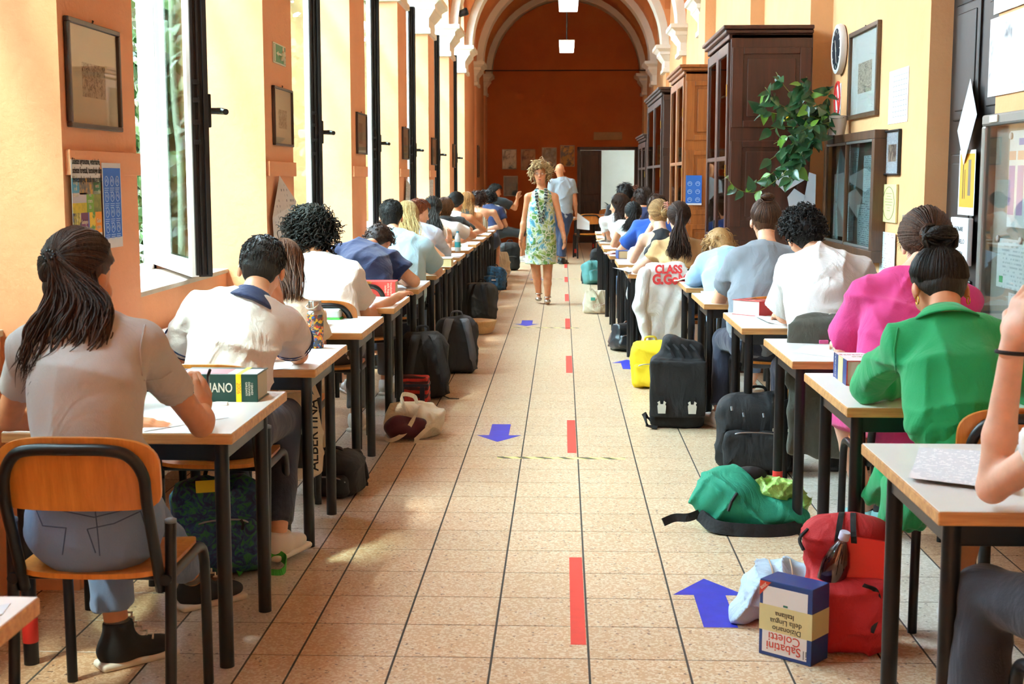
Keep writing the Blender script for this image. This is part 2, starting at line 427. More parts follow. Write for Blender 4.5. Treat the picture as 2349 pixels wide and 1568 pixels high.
def tile_mesh(w, l):
    m = MB(); b = .0007
    m.add([(-w/2, -l/2, -.003), (w/2, -l/2, -.003), (w/2, l/2, -.003), (-w/2, l/2, -.003), (-w/2, -l/2, -b), (w/2, -l/2, -b), (w/2, l/2, -b), (-w/2, l/2, -b),
           (-w/2+b, -l/2+b, 0), (w/2-b, -l/2+b, 0), (w/2-b, l/2-b, 0), (-w/2+b, l/2-b, 0)],
          [(0, 1, 5, 4), (1, 2, 6, 5), (2, 3, 7, 6), (3, 0, 4, 7), (4, 5, 9, 8), (5, 6, 10, 9), (6, 7, 11, 10), (7, 4, 8, 11), (8, 9, 10, 11)])
    return m
cols = []                                             # (x centre, width, material)
for i in range(-3, 3): cols.append((TX0+(i+.5)*TS, TS, TAN))
cols += [(TX0-3*TS-TS/4, TS/2, TAN), (TX0-3*TS-TS, TS, PALE), (TX0-3*TS-2*TS, TS, DARKT), (TX0-3*TS-3*TS, TS, DARKT), (TX0-3*TS-4*TS, TS, DARKT)]
cols += [(TX0+3*TS+TS/4, TS/2, TAN), (TX0+3*TS+TS, TS, PALE), (TX0+3*TS+2*TS, TS, DARKT), (TX0+3*TS+3*TS, TS, DARKT), (TX0+3*TS+4*TS, TS, DARKT)]
JX, JY = .0070, .0052
tiles = []
for (x, w, m) in cols:
    for j in range(-25, 90):
        y = TY0+(j+.5)*TS
        if y < YB+.2 or y > YE: continue
        tiles.append((x, y, w, m))
def vis(t):                                           # how large a tile shows in the frame
    x, y = t[0], t[1]
    if y < 3.4: return 0
    u = 1291+x/(y+.18)*3119
    return (1 if -100 < u < 2450 else 0)/((y*y)*(1+.35*max(0, abs(x)-.9)))
tiles.sort(key=vis, reverse=True)
tm = {}
for n, (x, y, w, m) in enumerate(tiles[:300]):
    key = (round(w, 3), m.name)
    if key not in tm: me = tile_mesh(w-JX, TS-JY).mesh('tile'); me.materials.append(m); tm[key] = me
    o = bpy.data.objects.new('tile', tm[key]); C.objects.link(o); o.location = (x, y, 0); o.parent = floor
rest = MB(); mats3 = [TAN, PALE, DARKT]
for x, y, w, m in tiles[300:]:
    t = tile_mesh(w-JX, TS-JY); rest.add(t.v[0]+np.array([x, y, 0]), t.f, mats3.index(m))
ro = rest.build('distant_tiles', mats3, floor); ro['kind'] = 'stuff'

# left wall: piers, deep window reveals, parapets, arches over the windows
def arch_wall(mb, y0, y1, zs, zt, x0, x1, n=16, mi=0):
    """wall above an arched opening between y0 and y1 springing at zs, wall top zt"""
    c, r = (y0+y1)/2, (y1-y0)/2
    pts = [(c-r*math.cos(math.pi*i/n), zs+r*math.sin(math.pi*i/n)) for i in range(n+1)]
    for i in range(n):
        (a, za), (b, zb) = pts[i], pts[i+1]
        v = [(x0, a, za), (x0, b, zb), (x0, b, zt), (x0, a, zt), (x1, a, za), (x1, b, zb), (x1, b, zt), (x1, a, zt)]
        mb.add(v, [(0, 3, 2, 1), (4, 5, 6, 7), (0, 1, 5, 4), (2, 3, 7, 6)], mi)
ZS = 3.80; ZT = 5.85
mb = MB()
for k in K: mb.box((XW-.055, PY(k), -.05), (XL, PY(k)+PWID, ZT), 0)
mb.box((XW-.055, YB, -.05), (XL, PY(-2)-1.2, ZT)); mb.box((XW-.055, PY(8)+PWID, -.05), (XL, YE, ZT))
wins = [(PY(k)+PWID, PY(k+1)) for k in K[1:-3]]      # the last two bays have no windows
for k in [K[0]]+K[-3:-1]: mb.box((XW-.055, PY(k)+PWID-.01, -.05), (XL-.04, PY(k+1)+.01, ZT))  # unseen bay behind the camera is walled up too, to darken the foreground
for a, b in wins:
    mb.box((XW-.055, a, -.05), (XP, b, .93), 0)                # parapet
    arch_wall(mb, a, b, ZS, ZT, XW-.055, XL, mi=0)
wl = struct(mb.build('wall_left', [ORANGE, WHITEP]))
# window boards
for i, (a, b) in enumerate(wins):
    m = MB(); m.bbox((XW-.1, a, .93), (XP+.012, b, .955), .004); struct(m.build('trim_%d' % (i+1), mat('sill_stone', '#b9ae9c', .7, bump=.3, var=.12)))
# imposts (capitals) wrapping each pier, both sides
PROF = [(0, 3.33), (.035, 3.34), (.035, 3.40), (.012, 3.42), (.012, 3.53), (.05, 3.58), (.085, 3.63), (.10, 3.64), (.10, 3.69), (.15, 3.73), (.175, 3.74), (.175, ZS), (0, ZS+.002)]
def impost(name, x0, x1, y0, y1, m):
    mb = MB(); v = []
    for e, z in PROF:
        v += [(x0-e, y0-e, z), (x1+e, y0-e, z), (x1+e, y1+e, z), (x0-e, y1+e, z)]
    n = len(PROF); f = [(i*4+k, i*4+(k+1) % 4, i*4+4+(k+1) % 4, i*4+4+k) for i in range(n-1) for k in range(4)]+[(3, 2, 1, 0), tuple((n-1)*4+k for k in range(4))]
    mb.add(v, f); return struct(mb.build(name, m))
tn = 20
for k in K:
    impost('trim_%d' % tn, XW+.02, XL, PY(k), PY(k)+PWID, STUCCO); tn += 1
# right wall
mb = MB(); DY0, DY1 = 6.5, 7.69
mb.box((XD, YB, -.05), (XD+.5, DY0, ZT)); mb.box((XD, DY1, -.05), (XD+.5, 10.45, ZT)); mb.box((XD, DY0, 3.1), (XD+.5, DY1, ZT)); mb.box((XD+.17, DY0, -.05), (XD+.5, DY1, 3.1))
mb.box((XR, 10.45, -.05), (XR+.6, YE, ZT))
for y0, y1 in ((12.83, 14.2), (16.9, 17.7)): mb.box((XR-.13, y0, -.05), (XR+.1, y1, ZT))
wr = struct(mb.build('wall_right', YELL))
for y0 in (17.6, 20.85, 24.1, 27.33, 30.5):
    m = MB(); m.box((XR-.06, y0, 0), (XR+.1, y0+.62, 3.4)); struct(m.build('trim_%d' % tn, YELL)); tn += 1
    impost('trim_%d' % tn, XR-.08, XR+.3, y0, y0+.62, STUCCO); tn += 1
# end wall with the doorway, wall behind the camera
DX0, DX1, DZ = .40, 1.66, 2.13
mb = MB()
mb.box((XW-.2, YE, -.05), (DX0, YE+.3, 6.2)); mb.box((DX1, YE, -.05), (2.6, YE+.3, 6.2)); mb.box((DX0, YE, DZ), (DX1, YE+.3, 6.2))
struct(mb.build('wall_end', ORANGE_END))
mb = MB(); mb.box((XW-.2, YB-.3, -.05), (2.6, YB, 6.2)); struct(mb.build('wall_back', YELL))
# small lit room beyond the doorway
mb = MB(); mb.box((-1.6, YE+2.9, -.05), (3., YE+3.0, 3.2)); mb.box((-1.6, YE+.3, 3.0), (3., YE+3, 3.1)); mb.box((2.9, YE+.3, -.05), (3., YE+3, 3.1)); mb.box((-1.7, YE+.3, -.05), (-1.6, YE+3, 3.1))
struct(mb.build('wall_beyond', plaster('pale_green_plaster', '#cfcfb4', '#d6d6bd')))
m = MB(); m.box((DX0-.07, YE-.03, 0), (DX0, YE+.05, DZ+.07)); m.box((DX1, YE-.03, 0), (DX1+.07, YE+.05, DZ+.07)); m.box((DX0-.07, YE-.03, DZ), (DX1+.07, YE+.05, DZ+.07))
DARKW = wood('dark_door_wood', '#2b1710', '#4a2a1c', .5)
struct(m.build('trim_%d' % tn, DARKW)); tn += 1
d1 = struct(MB().bbox((DX0+.003, YE+.06, 0.01), (DX0+.49, YE+.1, DZ-.01), .006).build('door_1', DARKW))
MB().bbox((DX0+.06, YE+.045, 1.1), (DX0+.43, YE+.06, DZ-.12), .006).build('door_panel', DARKW, d1); MB().bbox((DX0+.06, YE+.045, .15), (DX0+.43, YE+.06, .95), .006).build('door_panel', DARKW, d1)
# vault: barrel with cross cells over every window, plus stucco ribs
XC = (XL+XR)/2; RV = (XR-XL)/2
nx, ny = 28, 420; ys = np.linspace(YB, YE, ny+1); xs = XC-RV*np.cos(np.linspace(0, math.pi, nx+1))
V = []; 
for y in ys:
    kk = (y-PY(0)-PWID/2)/3.235; fr = kk-math.floor(kk); yy = (fr-.5)*3.235; rc = 3.235/2
    zc = max(0, 1-(yy/(rc*.80))**2)**.5*RV*.93
    for x in xs: V.append((x, y, ZS+max(math.sqrt(max(RV*RV-(x-XC)**2, 0)), zc)))
mb = MB(); Wd = nx+1; mb.add(V, [(j*Wd+i, (j+1)*Wd+i, (j+1)*Wd+i+1, j*Wd+i+1) for j in range(ny) for i in range(nx)])
ceil = struct(mb.build('ceiling', VAULTM, smooth=True, angle=math.radians(25)))
for k in K+[9]:
    y0 = PY(k)+.14 if k < 9 else YE-.25; y1 = y0+.5 if k < 9 else YE-.001; mb = MB(); R1 = RV-.13; n = 32; v = []
    for i in range(n+1):
        a = math.pi*i/n; c, s = -math.cos(a), math.sin(a)
        for (r, y) in ((R1, y0), (R1, y1), (RV+.03, y1), (RV+.03, y0)): v.append((XC+r*c, y, ZS+r*s))
    mb.add(v, [(i*4+q, i*4+4+q, i*4+4+(q+1) % 4, i*4+(q+1) % 4) for i in range(n) for q in range(4)])
    struct(mb.build('trim_%d' % tn, STUCCO, ceil, smooth=True, angle=SA)); tn += 1
# thin iron tie rod across the last bay
m = MB(); m.tube([(XL, 30.3, 3.86), (XR, 30.3, 3.86)], .012, 8); tag(m.build('tie_rod', mat('iron', '#3a3430', .6, .8)), 'thin iron tie rod spanning the last arch', 'tie rod')

# roof slab over the vault so that no sky leaks in
m = MB(); m.box((XW-.2, YB-.3, 5.95), (2.7, YE+.3, 6.1)); struct(m.build('ceiling_roof', WHITEP))
# windows: fixed frame, far leaf ajar, near leaf folded back on its reveal, fanlight
BLK = mat('black_aluminium', '#0e0f11', .38, .3); WHF = mat('white_frame', '#f2f4f5', .4); GL = glass('window_glass', '#eaf6f0')
def leaf(parent, hinge, ang, side, w=1.185, z0=.985, z1=3.55, handle=False):
    """sash: x' along the width from the hinge; black inside, white outside"""
    e = empty('sash', hinge, ang); e.parent = parent
    t, s = .075, .07; m = MB(); sg = -1 if side > 0 else 1
    for lo, hi in (((0, z0), (s, z1)), ((w-s, z0), (w, z1)), ((s, z0), (w-s, z0+s)), ((s, z1-s), (w-s, z1))):
        m.bbox((lo[0], -.008, lo[1]), (hi[0], .030, hi[1]), .003, 0); m.bbox((lo[0], .030, lo[1]), (hi[0], .100, hi[1]), .004, 1)
    m.bbox((w-.002, .012, z0+.01), (w+.022, .028, z1-.01), .002, 1); m.bbox((w-.002, .044, z0+.01), (w+.014, .056, z1-.01), .002, 1); m.bbox((w-.002, .072, z0+.01), (w+.024, .096, z1-.01), .002, 1)
    m.build('sash_frame', [WHF, BLK], e)
    g = MB(); g.box((s-.01, .026, z0+s-.01), (w-s+.01, .030, z1-s+.01)); g.build('pane', GL, e)
    if handle:
        h = MB(); zc = 1.83; h.bbox((w-.060, .100, zc-.085), (w-.012, .118, zc+.085), .006); h.tube([(w-.037, .11, zc), (w-.037, .155, zc)], .017, 10)
        h.tube(spline([(w-.037, .150, zc), (w-.034, .168, zc), (w-.02, .180, zc-.002), (w+.02, .184, zc-.006)], 4), [.018]*9+[.016]*4, 10)
        for q in (-.16, -.06, .05, .14): h.bbox((w+.018, .02, zc+q-.012), (w+.030, .052, zc+q+.012), .002)
        h.build('window_handle', BLK, e, smooth=True, angle=SA)
    return e
for i, (a, b) in enumerate(wins):
    wn = struct(empty('window_%d' % (i+1), (XW, (a+b)/2, .95)))
    yc = (a+b)/2; m = MB(); L = lambda x, y, z: (x-XW, y-yc, z-.95)
    for lo, hi in (((XW-.06, a, .95), (XW, a+.05, ZS)), ((XW-.06, b-.05, .95), (XW, b, ZS)), ((XW-.06, a, .95), (XW, b, .99)), ((XW-.06, a, 3.56), (XW, b, 3.66))):
        m.bbox(L(*lo), L(*hi), .004)
    m.build('window_frame', WHF, wn)
    leaf(wn, L(XW, b-.05, .95-.95+.95), math.radians(-90+26.5)+0, 1, handle=True)
    lf = leaf(wn, L(XW-.04, b-.06-1.19, .95), math.radians(-90), -1)
    for ch in wn.children:
        if ch.name.startswith('sash'): ch.location.z = -.95
    n = 14; r = (b-a)/2; g = MB(); g.add([(XW-.03-XW, 0, 3.66-.95)]+[(-.03, -r*math.cos(math.pi*q/n), ZS-.95+r*math.sin(math.pi*q/n)) for q in range(n+1)], [(0, q+1, q+2) for q in range(n)])
    g.build('pane', GL, wn)
# grey painted pipe beside the first window
m = MB(); m.tube(spline([(XW+.16, wins[1][1]-.03, .96), (XW+.17, wins[1][1]-.03, 1.6), (XW+.14, wins[1][1]-.03, 2.1), (XW+.16, wins[1][1]-.03, 3.3)], 5), .022, 10)
tag(m.build('wall_pipe', mat('grey_paint', '#b3aa9c', .5), smooth=True), 'grey painted pipe running up the window reveal', 'pipe')
# radiators in the niches
RADM = mat('radiator_white', '#f1efe8', .4)
for i, (a, b) in enumerate(wins):
    if i not in (1, 2, 3): continue
    r = empty('radiator', ((XP+XL)/2-.02, (a+b)/2, 0)); n = 22
    tag(r, ['white ribbed radiator under the window before the wide framed engraving pier', 'white ribbed radiator beneath the window beside the exit sign', 'white ribbed radiator under the third window'][i-1], 'radiator')
    for q in range(n):
        m = MB(); y = (q-(n-1)/2)*.08; m.bbox((-.07, y-.034, .12), (.07, y+.034, .76), .02); m.build('radiator_section', RADM, r, smooth=True, angle=SA)
    m = MB(); m.tube([(0, -.95, .2), (0, .95, .2)], .018, 8); m.tube([(0, -.8, 0), (0, -.8, .2)], .02, 8); m.tube([(0, .8, 0), (0, .8, .2)], .02, 8); m.build('pipe', RADM, r)
# garden outside: ground and an ivy-covered boundary wall
m = MB(); m.box((-14, YB-6, -.3), (XW-.055, YE+6, -.1)); g = m.build('ground_outside', mat('grass_ground', '#55702f', .95, var=.3)); struct(g)
m = MB(); m.box((-6.2, YB-6, -.1), (-6.0, YE+6, 3.4)); struct(m.build('wall_garden', plaster('garden_wall', '#8b8a72', '#a3a287')))
LEAF = mat('ivy_leaf', '#26481a', .5, var=.5, vscale=2.5)
rg = np.random.default_rng(3)
def leaves(n, fn, size, name, m):
    shp = np.array([(0, -.5, 0), (.42, -.15, .06), (.3, .25, .05), (0, .55, 0), (-.3, .25, .05), (-.42, -.15, .06)])
    V = []; F = []
    for i in range(n):
        p, nrm = fn(i); s = size*(.6+.8*rg.random()); a = Vector(nrm)+Vector(rg.normal(0, .45, 3)); a.normalize(); up = Vector((0, 0, -1)); x = up.cross(a); x.normalize(); y = a.cross(x)
        th = rg.normal(0, .6); x2 = x*math.cos(th)+y*math.sin(th); y2 = y*math.cos(th)-x*math.sin(th)
        b = len(V); V += [tuple(Vector(p)+x2*q[0]*s+y2*q[1]*s+a*q[2]*s) for q in shp]; F.append(tuple(range(b, b+6)))
    mm = MB(); mm.add(V, F); return mm.build(name, m)
iv = leaves(20000, lambda i: ((-5.9+abs(rg.normal(0, .22)), rg.uniform(3, 30), rg.uniform(0, 1)**.8*4.0), (1, 0, .5)), .15, 'ivy_hedge', LEAF)
tag(iv, 'dense green ivy leaves outside the open windows', 'ivy'); iv['kind'] = 'stuff'
iv3 = leaves(5200, lambda i: ((-3.5+np.clip(rg.normal(0, .2), -.6, .6), rg.uniform(1.2, 5.2), rg.uniform(.2, 5.2)), (1, -.2, .3)), .15, 'shading_bush', LEAF)  # bush added outside to cut the light through the nearest window
tag(iv3, 'added dense bush that dims the window nearest the camera', 'bush'); iv3['kind'] = 'stuff'
# ivy hanging close to the near window
iv2 = leaves(1100, lambda i: ((-3.5+rg.normal(0, .16), rg.uniform(10.2, 12.9), rg.uniform(.2, 4.2)), (1, -.6, .3)), .11, 'ivy_curtain', LEAF)
tag(iv2, 'curtain of backlit ivy hanging just outside the nearest window', 'ivy'); iv2['kind'] = 'stuff'
# ================================================================ PEOPLE BUILDER
def put(me, name, m, root, **kw):
    me.transform(Matrix.Translation(-root.location)); return link(name, me, m, root, **kw)
def nv(v): v = np.array(v, float); return v/np.linalg.norm(v)
def A(v): return np.array(list(v), float)
def lerp(a, b, t): return A(a)*(1-t)+A(b)*t

class Head:
    def __init__(s, c, pitch=20, yaw=0, roll=0, sc=1.):
        s.c = A(c); s.sc = sc; R = Matrix.Rotation(math.radians(yaw), 3, 'Z') @ Matrix.Rotation(math.radians(-pitch), 3, 'X') @ Matrix.Rotation(math.radians(roll), 3, 'Y')
        s.R = np.array(R); s.r, s.f, s.u = s.R[:, 0], s.R[:, 1], s.R[:, 2]
    def p(s, x, y, z): return s.c+(s.r*x+s.f*y+s.u*z)*s.sc
    def e(s, az, el, k=1.):                            # point on the scalp ellipsoid, az 0 = face, pi = back
        return s.p(.081*math.sin(az)*math.cos(el)*k, -.006+.100*math.cos(az)*math.cos(el)*k, .028+.098*math.sin(el)*k)
    def d(s, D, k=1.):                                 # the same from a unit direction (right, forward, up)
        return s.p(.081*D[0]*k, -.006+.100*D[1]*k, .028+.098*D[2]*k)
    def skull(s, b, neck, face=False, k=.02):
        S_ = s.sc; b.ell(s.p(0, -.006, .028), np.array([.075, .094, .090])*S_, s.R, k); b.ell(s.p(0, .028, -.040), np.array([.058, .066, .078])*S_, s.R, k)
        b.ell(s.p(0, .058, -.092), np.array([.030, .026, .022])*S_, s.R, .03)
        b.cone(s.p(0, .088, .008), s.p(0, .107, -.026), .009*S_, .0135*S_, .012)
        for q in (-1, 1):
            b.ell(s.p(q*.083, -.004, -.014), np.array([.011, .021, .033])*S_, s.R, .006); b.ell(s.p(q*.045, .062, -.022), np.array([.02, .02, .02])*S_, s.R, .02)
        if face:
            b.ell(s.p(0, .086, -.062), np.array([.022, .012, .007])*S_, s.R, .008); b.ell(s.p(0, .080, .022), np.array([.045, .014, .008])*S_, s.R, .012)
        b.cone(s.p(0, -.026, -.055), neck, .046*S_, .054, .03)
def el_h(az): return float(np.interp(abs(az), [0, .6, 1.1, 1.5, 1.9, 2.5, 3.15], [.62, .58, .38, -.05, -.45, -.78, -.85]))

HF = .46                                              # lock fineness
class Locks:
    """hair drawn as tapering locks, all in one mesh"""
    def __init__(s, n=5): s.m = MB(); s.n = n
    def add(s, pts, r, tip=.25, root=.7):
        k = len(pts); rr = [r*(root+(1-root)*min(1, 4*i/k))*(1-(1-tip)*max(0, (i/(k-1)-.6)/.4)) for i in range(k)]; s.m.tube(pts, [q*HF for q in rr], s.n)
def cap(h, H, thick=.014, vol=(1, 1, 1), cut=(.055, .075), noise=.002, low=-.085, up=False):
    """close-fitting mass of hair under the locks"""
    b = SDF(h); S_ = H.sc
    b.ell(H.p(0, -.010, .030), (np.array([.077, .096, .093])+thick)*S_*np.array(vol), H.R, .01, clip=[(H.p(0, cut[0], cut[1]), H.R@np.array([0, .80, -.60]))])
    b.ell(H.p(0, -.048, -.045) if not up else H.p(0, -.050, -.030), np.array([.062, .050, .055] if not up else [.054, .045, .046])*S_*np.array(vol), H.R, .03, clip=[(H.p(0, -.015, 0), H.f), (H.p(0, 0, low), -H.u)])
    return b.mesh('cap', noise=noise, nscale=60)
def slerp(a, b, t):
    a, b = nv(a), nv(b); w = math.acos(max(-1, min(1, float(a@b))));
    return a if w < 1e-4 else (math.sin((1-t)*w)*a+math.sin(t*w)*b)/math.sin(w)
KK = lambda thick: (.077+thick)/.081+.015
def gather(L, H, D, n, r=.006, k=1.14, azr=(-3.14, 3.14), g=rnd, low=0., top=None):
    """locks combed over the scalp from the hairline to the tie at direction D"""
    for i in range(int(n*2.6)):
        az = g.uniform(*azr); e0 = el_h(az)+low if top is None else g.uniform(top[0], top[1])
        a = np.array([math.sin(az)*math.cos(e0), math.cos(az)*math.cos(e0), math.sin(e0)]); kk = k+g.uniform(-.02, .03)
        L.add([H.d(slerp(a, D, t), (1.02 if t == 0 else kk)+.05*math.sin(math.pi*t)) for t in np.linspace(0, 1, 7)], r*g.uniform(.7, 1.2), .6)
def fall(L, start, tips, n, r, wob=.01, waves=1.5, spread=.02, mids=None, g=rnd, tipw=(.06, .03, .05), ns=4):
    """free locks from a start point cloud through mids to tips"""
    for i in range(int(n*3.2)):
        p = [A(start)+np.array([g.gauss(0, spread*.5) for _ in range(3)])]; ph = g.uniform(0, 6.28); o = np.array([g.gauss(0, 1), g.gauss(0, 1), g.gauss(0, 1)])
        sg = np.clip(o, -1.7, 1.7)
        for c, w in (mids or []): p.append(A(c)+(sg+np.array([g.gauss(0, .15) for _ in range(3)]))*np.array(w))
        p.append(A(tips)+(sg+np.array([g.gauss(0, .2) for _ in range(3)]))*np.array(tipw)); q = spline(p, ns); m = len(q)
        q = [Vector(a)+Vector((math.sin(ph+waves*6.28*i/m), math.cos(ph*1.3+waves*6.28*i/m), 0))*wob*min(1, 2*i/m) for i, a in enumerate(q)]
        L.add(q, r*g.uniform(.6, 1.3), .10)
def curls(L, H, n, lo=-.2, hi=1.5, size=.014, length=.06, r=.006, out=.45, azmin=.0, turns=1.6, vol=1.05, g=rnd, drop=.7):
    for i in range(int(n*1.5)):
        az = g.uniform(-3.14, 3.14); e0 = math.asin(g.uniform(math.sin(max(-1.4, el_h(az)-(lo if abs(az) > 1.0 else -.08))), 1.))
        b = A(H.e(az, e0, vol)); nrm = nv(b-H.p(0, -.006, .028)); dr = nv(nrm*out+np.array([0, 0, -1])*drop+np.array([g.gauss(0, .3), g.gauss(0, .3), g.gauss(0, .2)]))
        s1 = nv(np.cross(dr, nrm+.01)); s2 = np.cross(dr, s1); ph = g.uniform(0, 6.28); sz = size*g.uniform(.6, 1.3); ln = length*g.uniform(.5, 1.3); m = int(7*turns)+2
        L.add([Vector(b+dr*ln*t+(s1*math.cos(ph+turns*6.28*t)+s2*math.sin(ph+turns*6.28*t))*sz*(.5+.5*t)) for t in np.linspace(0, 1, m)], r*1.7*g.uniform(.7, 1.2), .5)
def shorth(L, H, n, length=.03, r=.0062, out=.25, g=rnd, el0=0., thk=.0):
    """short combed hair"""
    for i in range(int(n*1.7)):
        az = g.uniform(-3.14, 3.14); e0 = math.asin(g.uniform(math.sin(el_h(az)+el0), 1.)); b = A(H.e(az, e0, thk)); nrm = nv(b-H.p(0, -.006, .028))
        dn = nv(-H.u*.9-H.f*(.2 if abs(az) > 1.5 else -.5)+np.array([g.gauss(0, .35) for _ in range(3)])); t = nv(dn-nrm*(dn@nrm)); ln = length*g.uniform(.6, 1.3)*(.6+.6*max(0, math.sin(e0)))
        L.add([Vector(b), Vector(b+t*ln*.5+nrm*out*ln*.5), Vector(b+t*ln+nrm*out*ln*.55)], r*g.uniform(.8, 1.3), .4)
def bun(L, c, R, rad, n=40, r=.006, g=rnd, flat=.8):
    for i in range(int(n*2)):
        a0 = g.uniform(0, 6.28); tl = g.gauss(0, .5); pts = []
        for t in np.linspace(0, 1, 9):
            a = a0+t*4.2; q = np.array([math.cos(a), math.sin(a)*math.cos(tl), math.sin(a)*math.sin(tl)*flat+.25*math.sin(tl)])*rad*g.uniform(.93, 1.05); pts.append(Vector(A(c)+R@q))
        L.add(pts, r*2.0*g.uniform(.7, 1.2), .5)

def hand_mesh(wrist, d, back, side, curl=.5, h=.0038, thumb_in=.3, sc=1., spread=.05):
    """palm, four fingers of different length with three bends, and a thumb off the side of the palm"""
    d = nv(d); back = nv(A(back)-d*(A(back)@d)); lat = np.cross(d, back)*side      # lat points to the thumb side
    w = A(wrist); b = SDF(h); R = np.stack([lat, d, back], 1)
    b.box(w+d*.045*sc, np.array([.039, .046, .0135])*sc, R, .012*sc, .012); b.cone(w-d*.03*sc, w+d*.02*sc, .026*sc, .027*sc, .02)
    for i, (off, ln, rr) in enumerate(((.029, .074, .0088), (.010, .082, .0092), (-.010, .076, .0088), (-.028, .060, .0078))):
        p = w+(d*.086+lat*off)*sc; an = -.05; dirn = nv(d+lat*off*spread*40)
        for j, f in enumerate((.45, .30, .25)):
            an += curl*(1.0 if j else .8); v = dirn*math.cos(an)-back*math.sin(an); q = p+v*ln*f*sc; b.cone(p, q, rr*sc*(1-.06*j), rr*sc*(1-.06*(j+1)), .006); p = q
    p = w+(d*.022+lat*.032)*sc; q = p+nv(lat*.75+d*.75-back*thumb_in)*.040*sc; b.cone(p, q, .015*sc, .0105*sc, .012); t = q+nv(lat*(.1-thumb_in)+d*.9-back*(thumb_in+.2*curl))*.034*sc; b.cone(q, t, .0105*sc, .008*sc, .006)
    return b.mesh('hand', smooth=1)

DESK_Z = .735
def seat_joints(x0, y0, **ov):
    J = dict(P=(x0, y0, .555), W=(x0, y0+.02, .74), C=(x0, y0+.10, .93), N=(x0, y0+.20, 1.10), SL=None, SR=None,
             EL=(x0-.25, y0+.38, .78), ER=(x0+.25, y0+.38, .78), WL=(x0-.10, y0+.56, .765), WR=(x0+.10, y0+.56, .765),
             KL=(x0-.12, y0+.40, .52), KR=(x0+.12, y0+.40, .52), AL=(x0-.12, y0+.34, .10), AR=(x0+.12, y0+.34, .10), head=(x0, y0+.30, 1.22))
    for k, v in ov.items(): J[k] = tuple(v)
    if 'head' in ov and 'N' not in ov:
        h = J['head']; J['N'] = (h[0], h[1]-.075, h[2]-.125)
    if 'N' in ov or 'head' in ov:
        if 'C' not in ov: J['C'] = tuple(lerp(J['P'], J['N'], .62)+np.array([0, -.035, 0]))
        if 'W' not in ov: J['W'] = tuple(lerp(J['P'], J['N'], .30)+np.array([0, -.04, 0]))
    n = A(J['N'])
    if J['SL'] is None: J['SL'] = tuple(n+np.array([-.165, .0, -.055]))
    if J['SR'] is None: J['SR'] = tuple(n+np.array([.165, .0, -.055]))
    return {k: A(v) for k, v in J.items()}

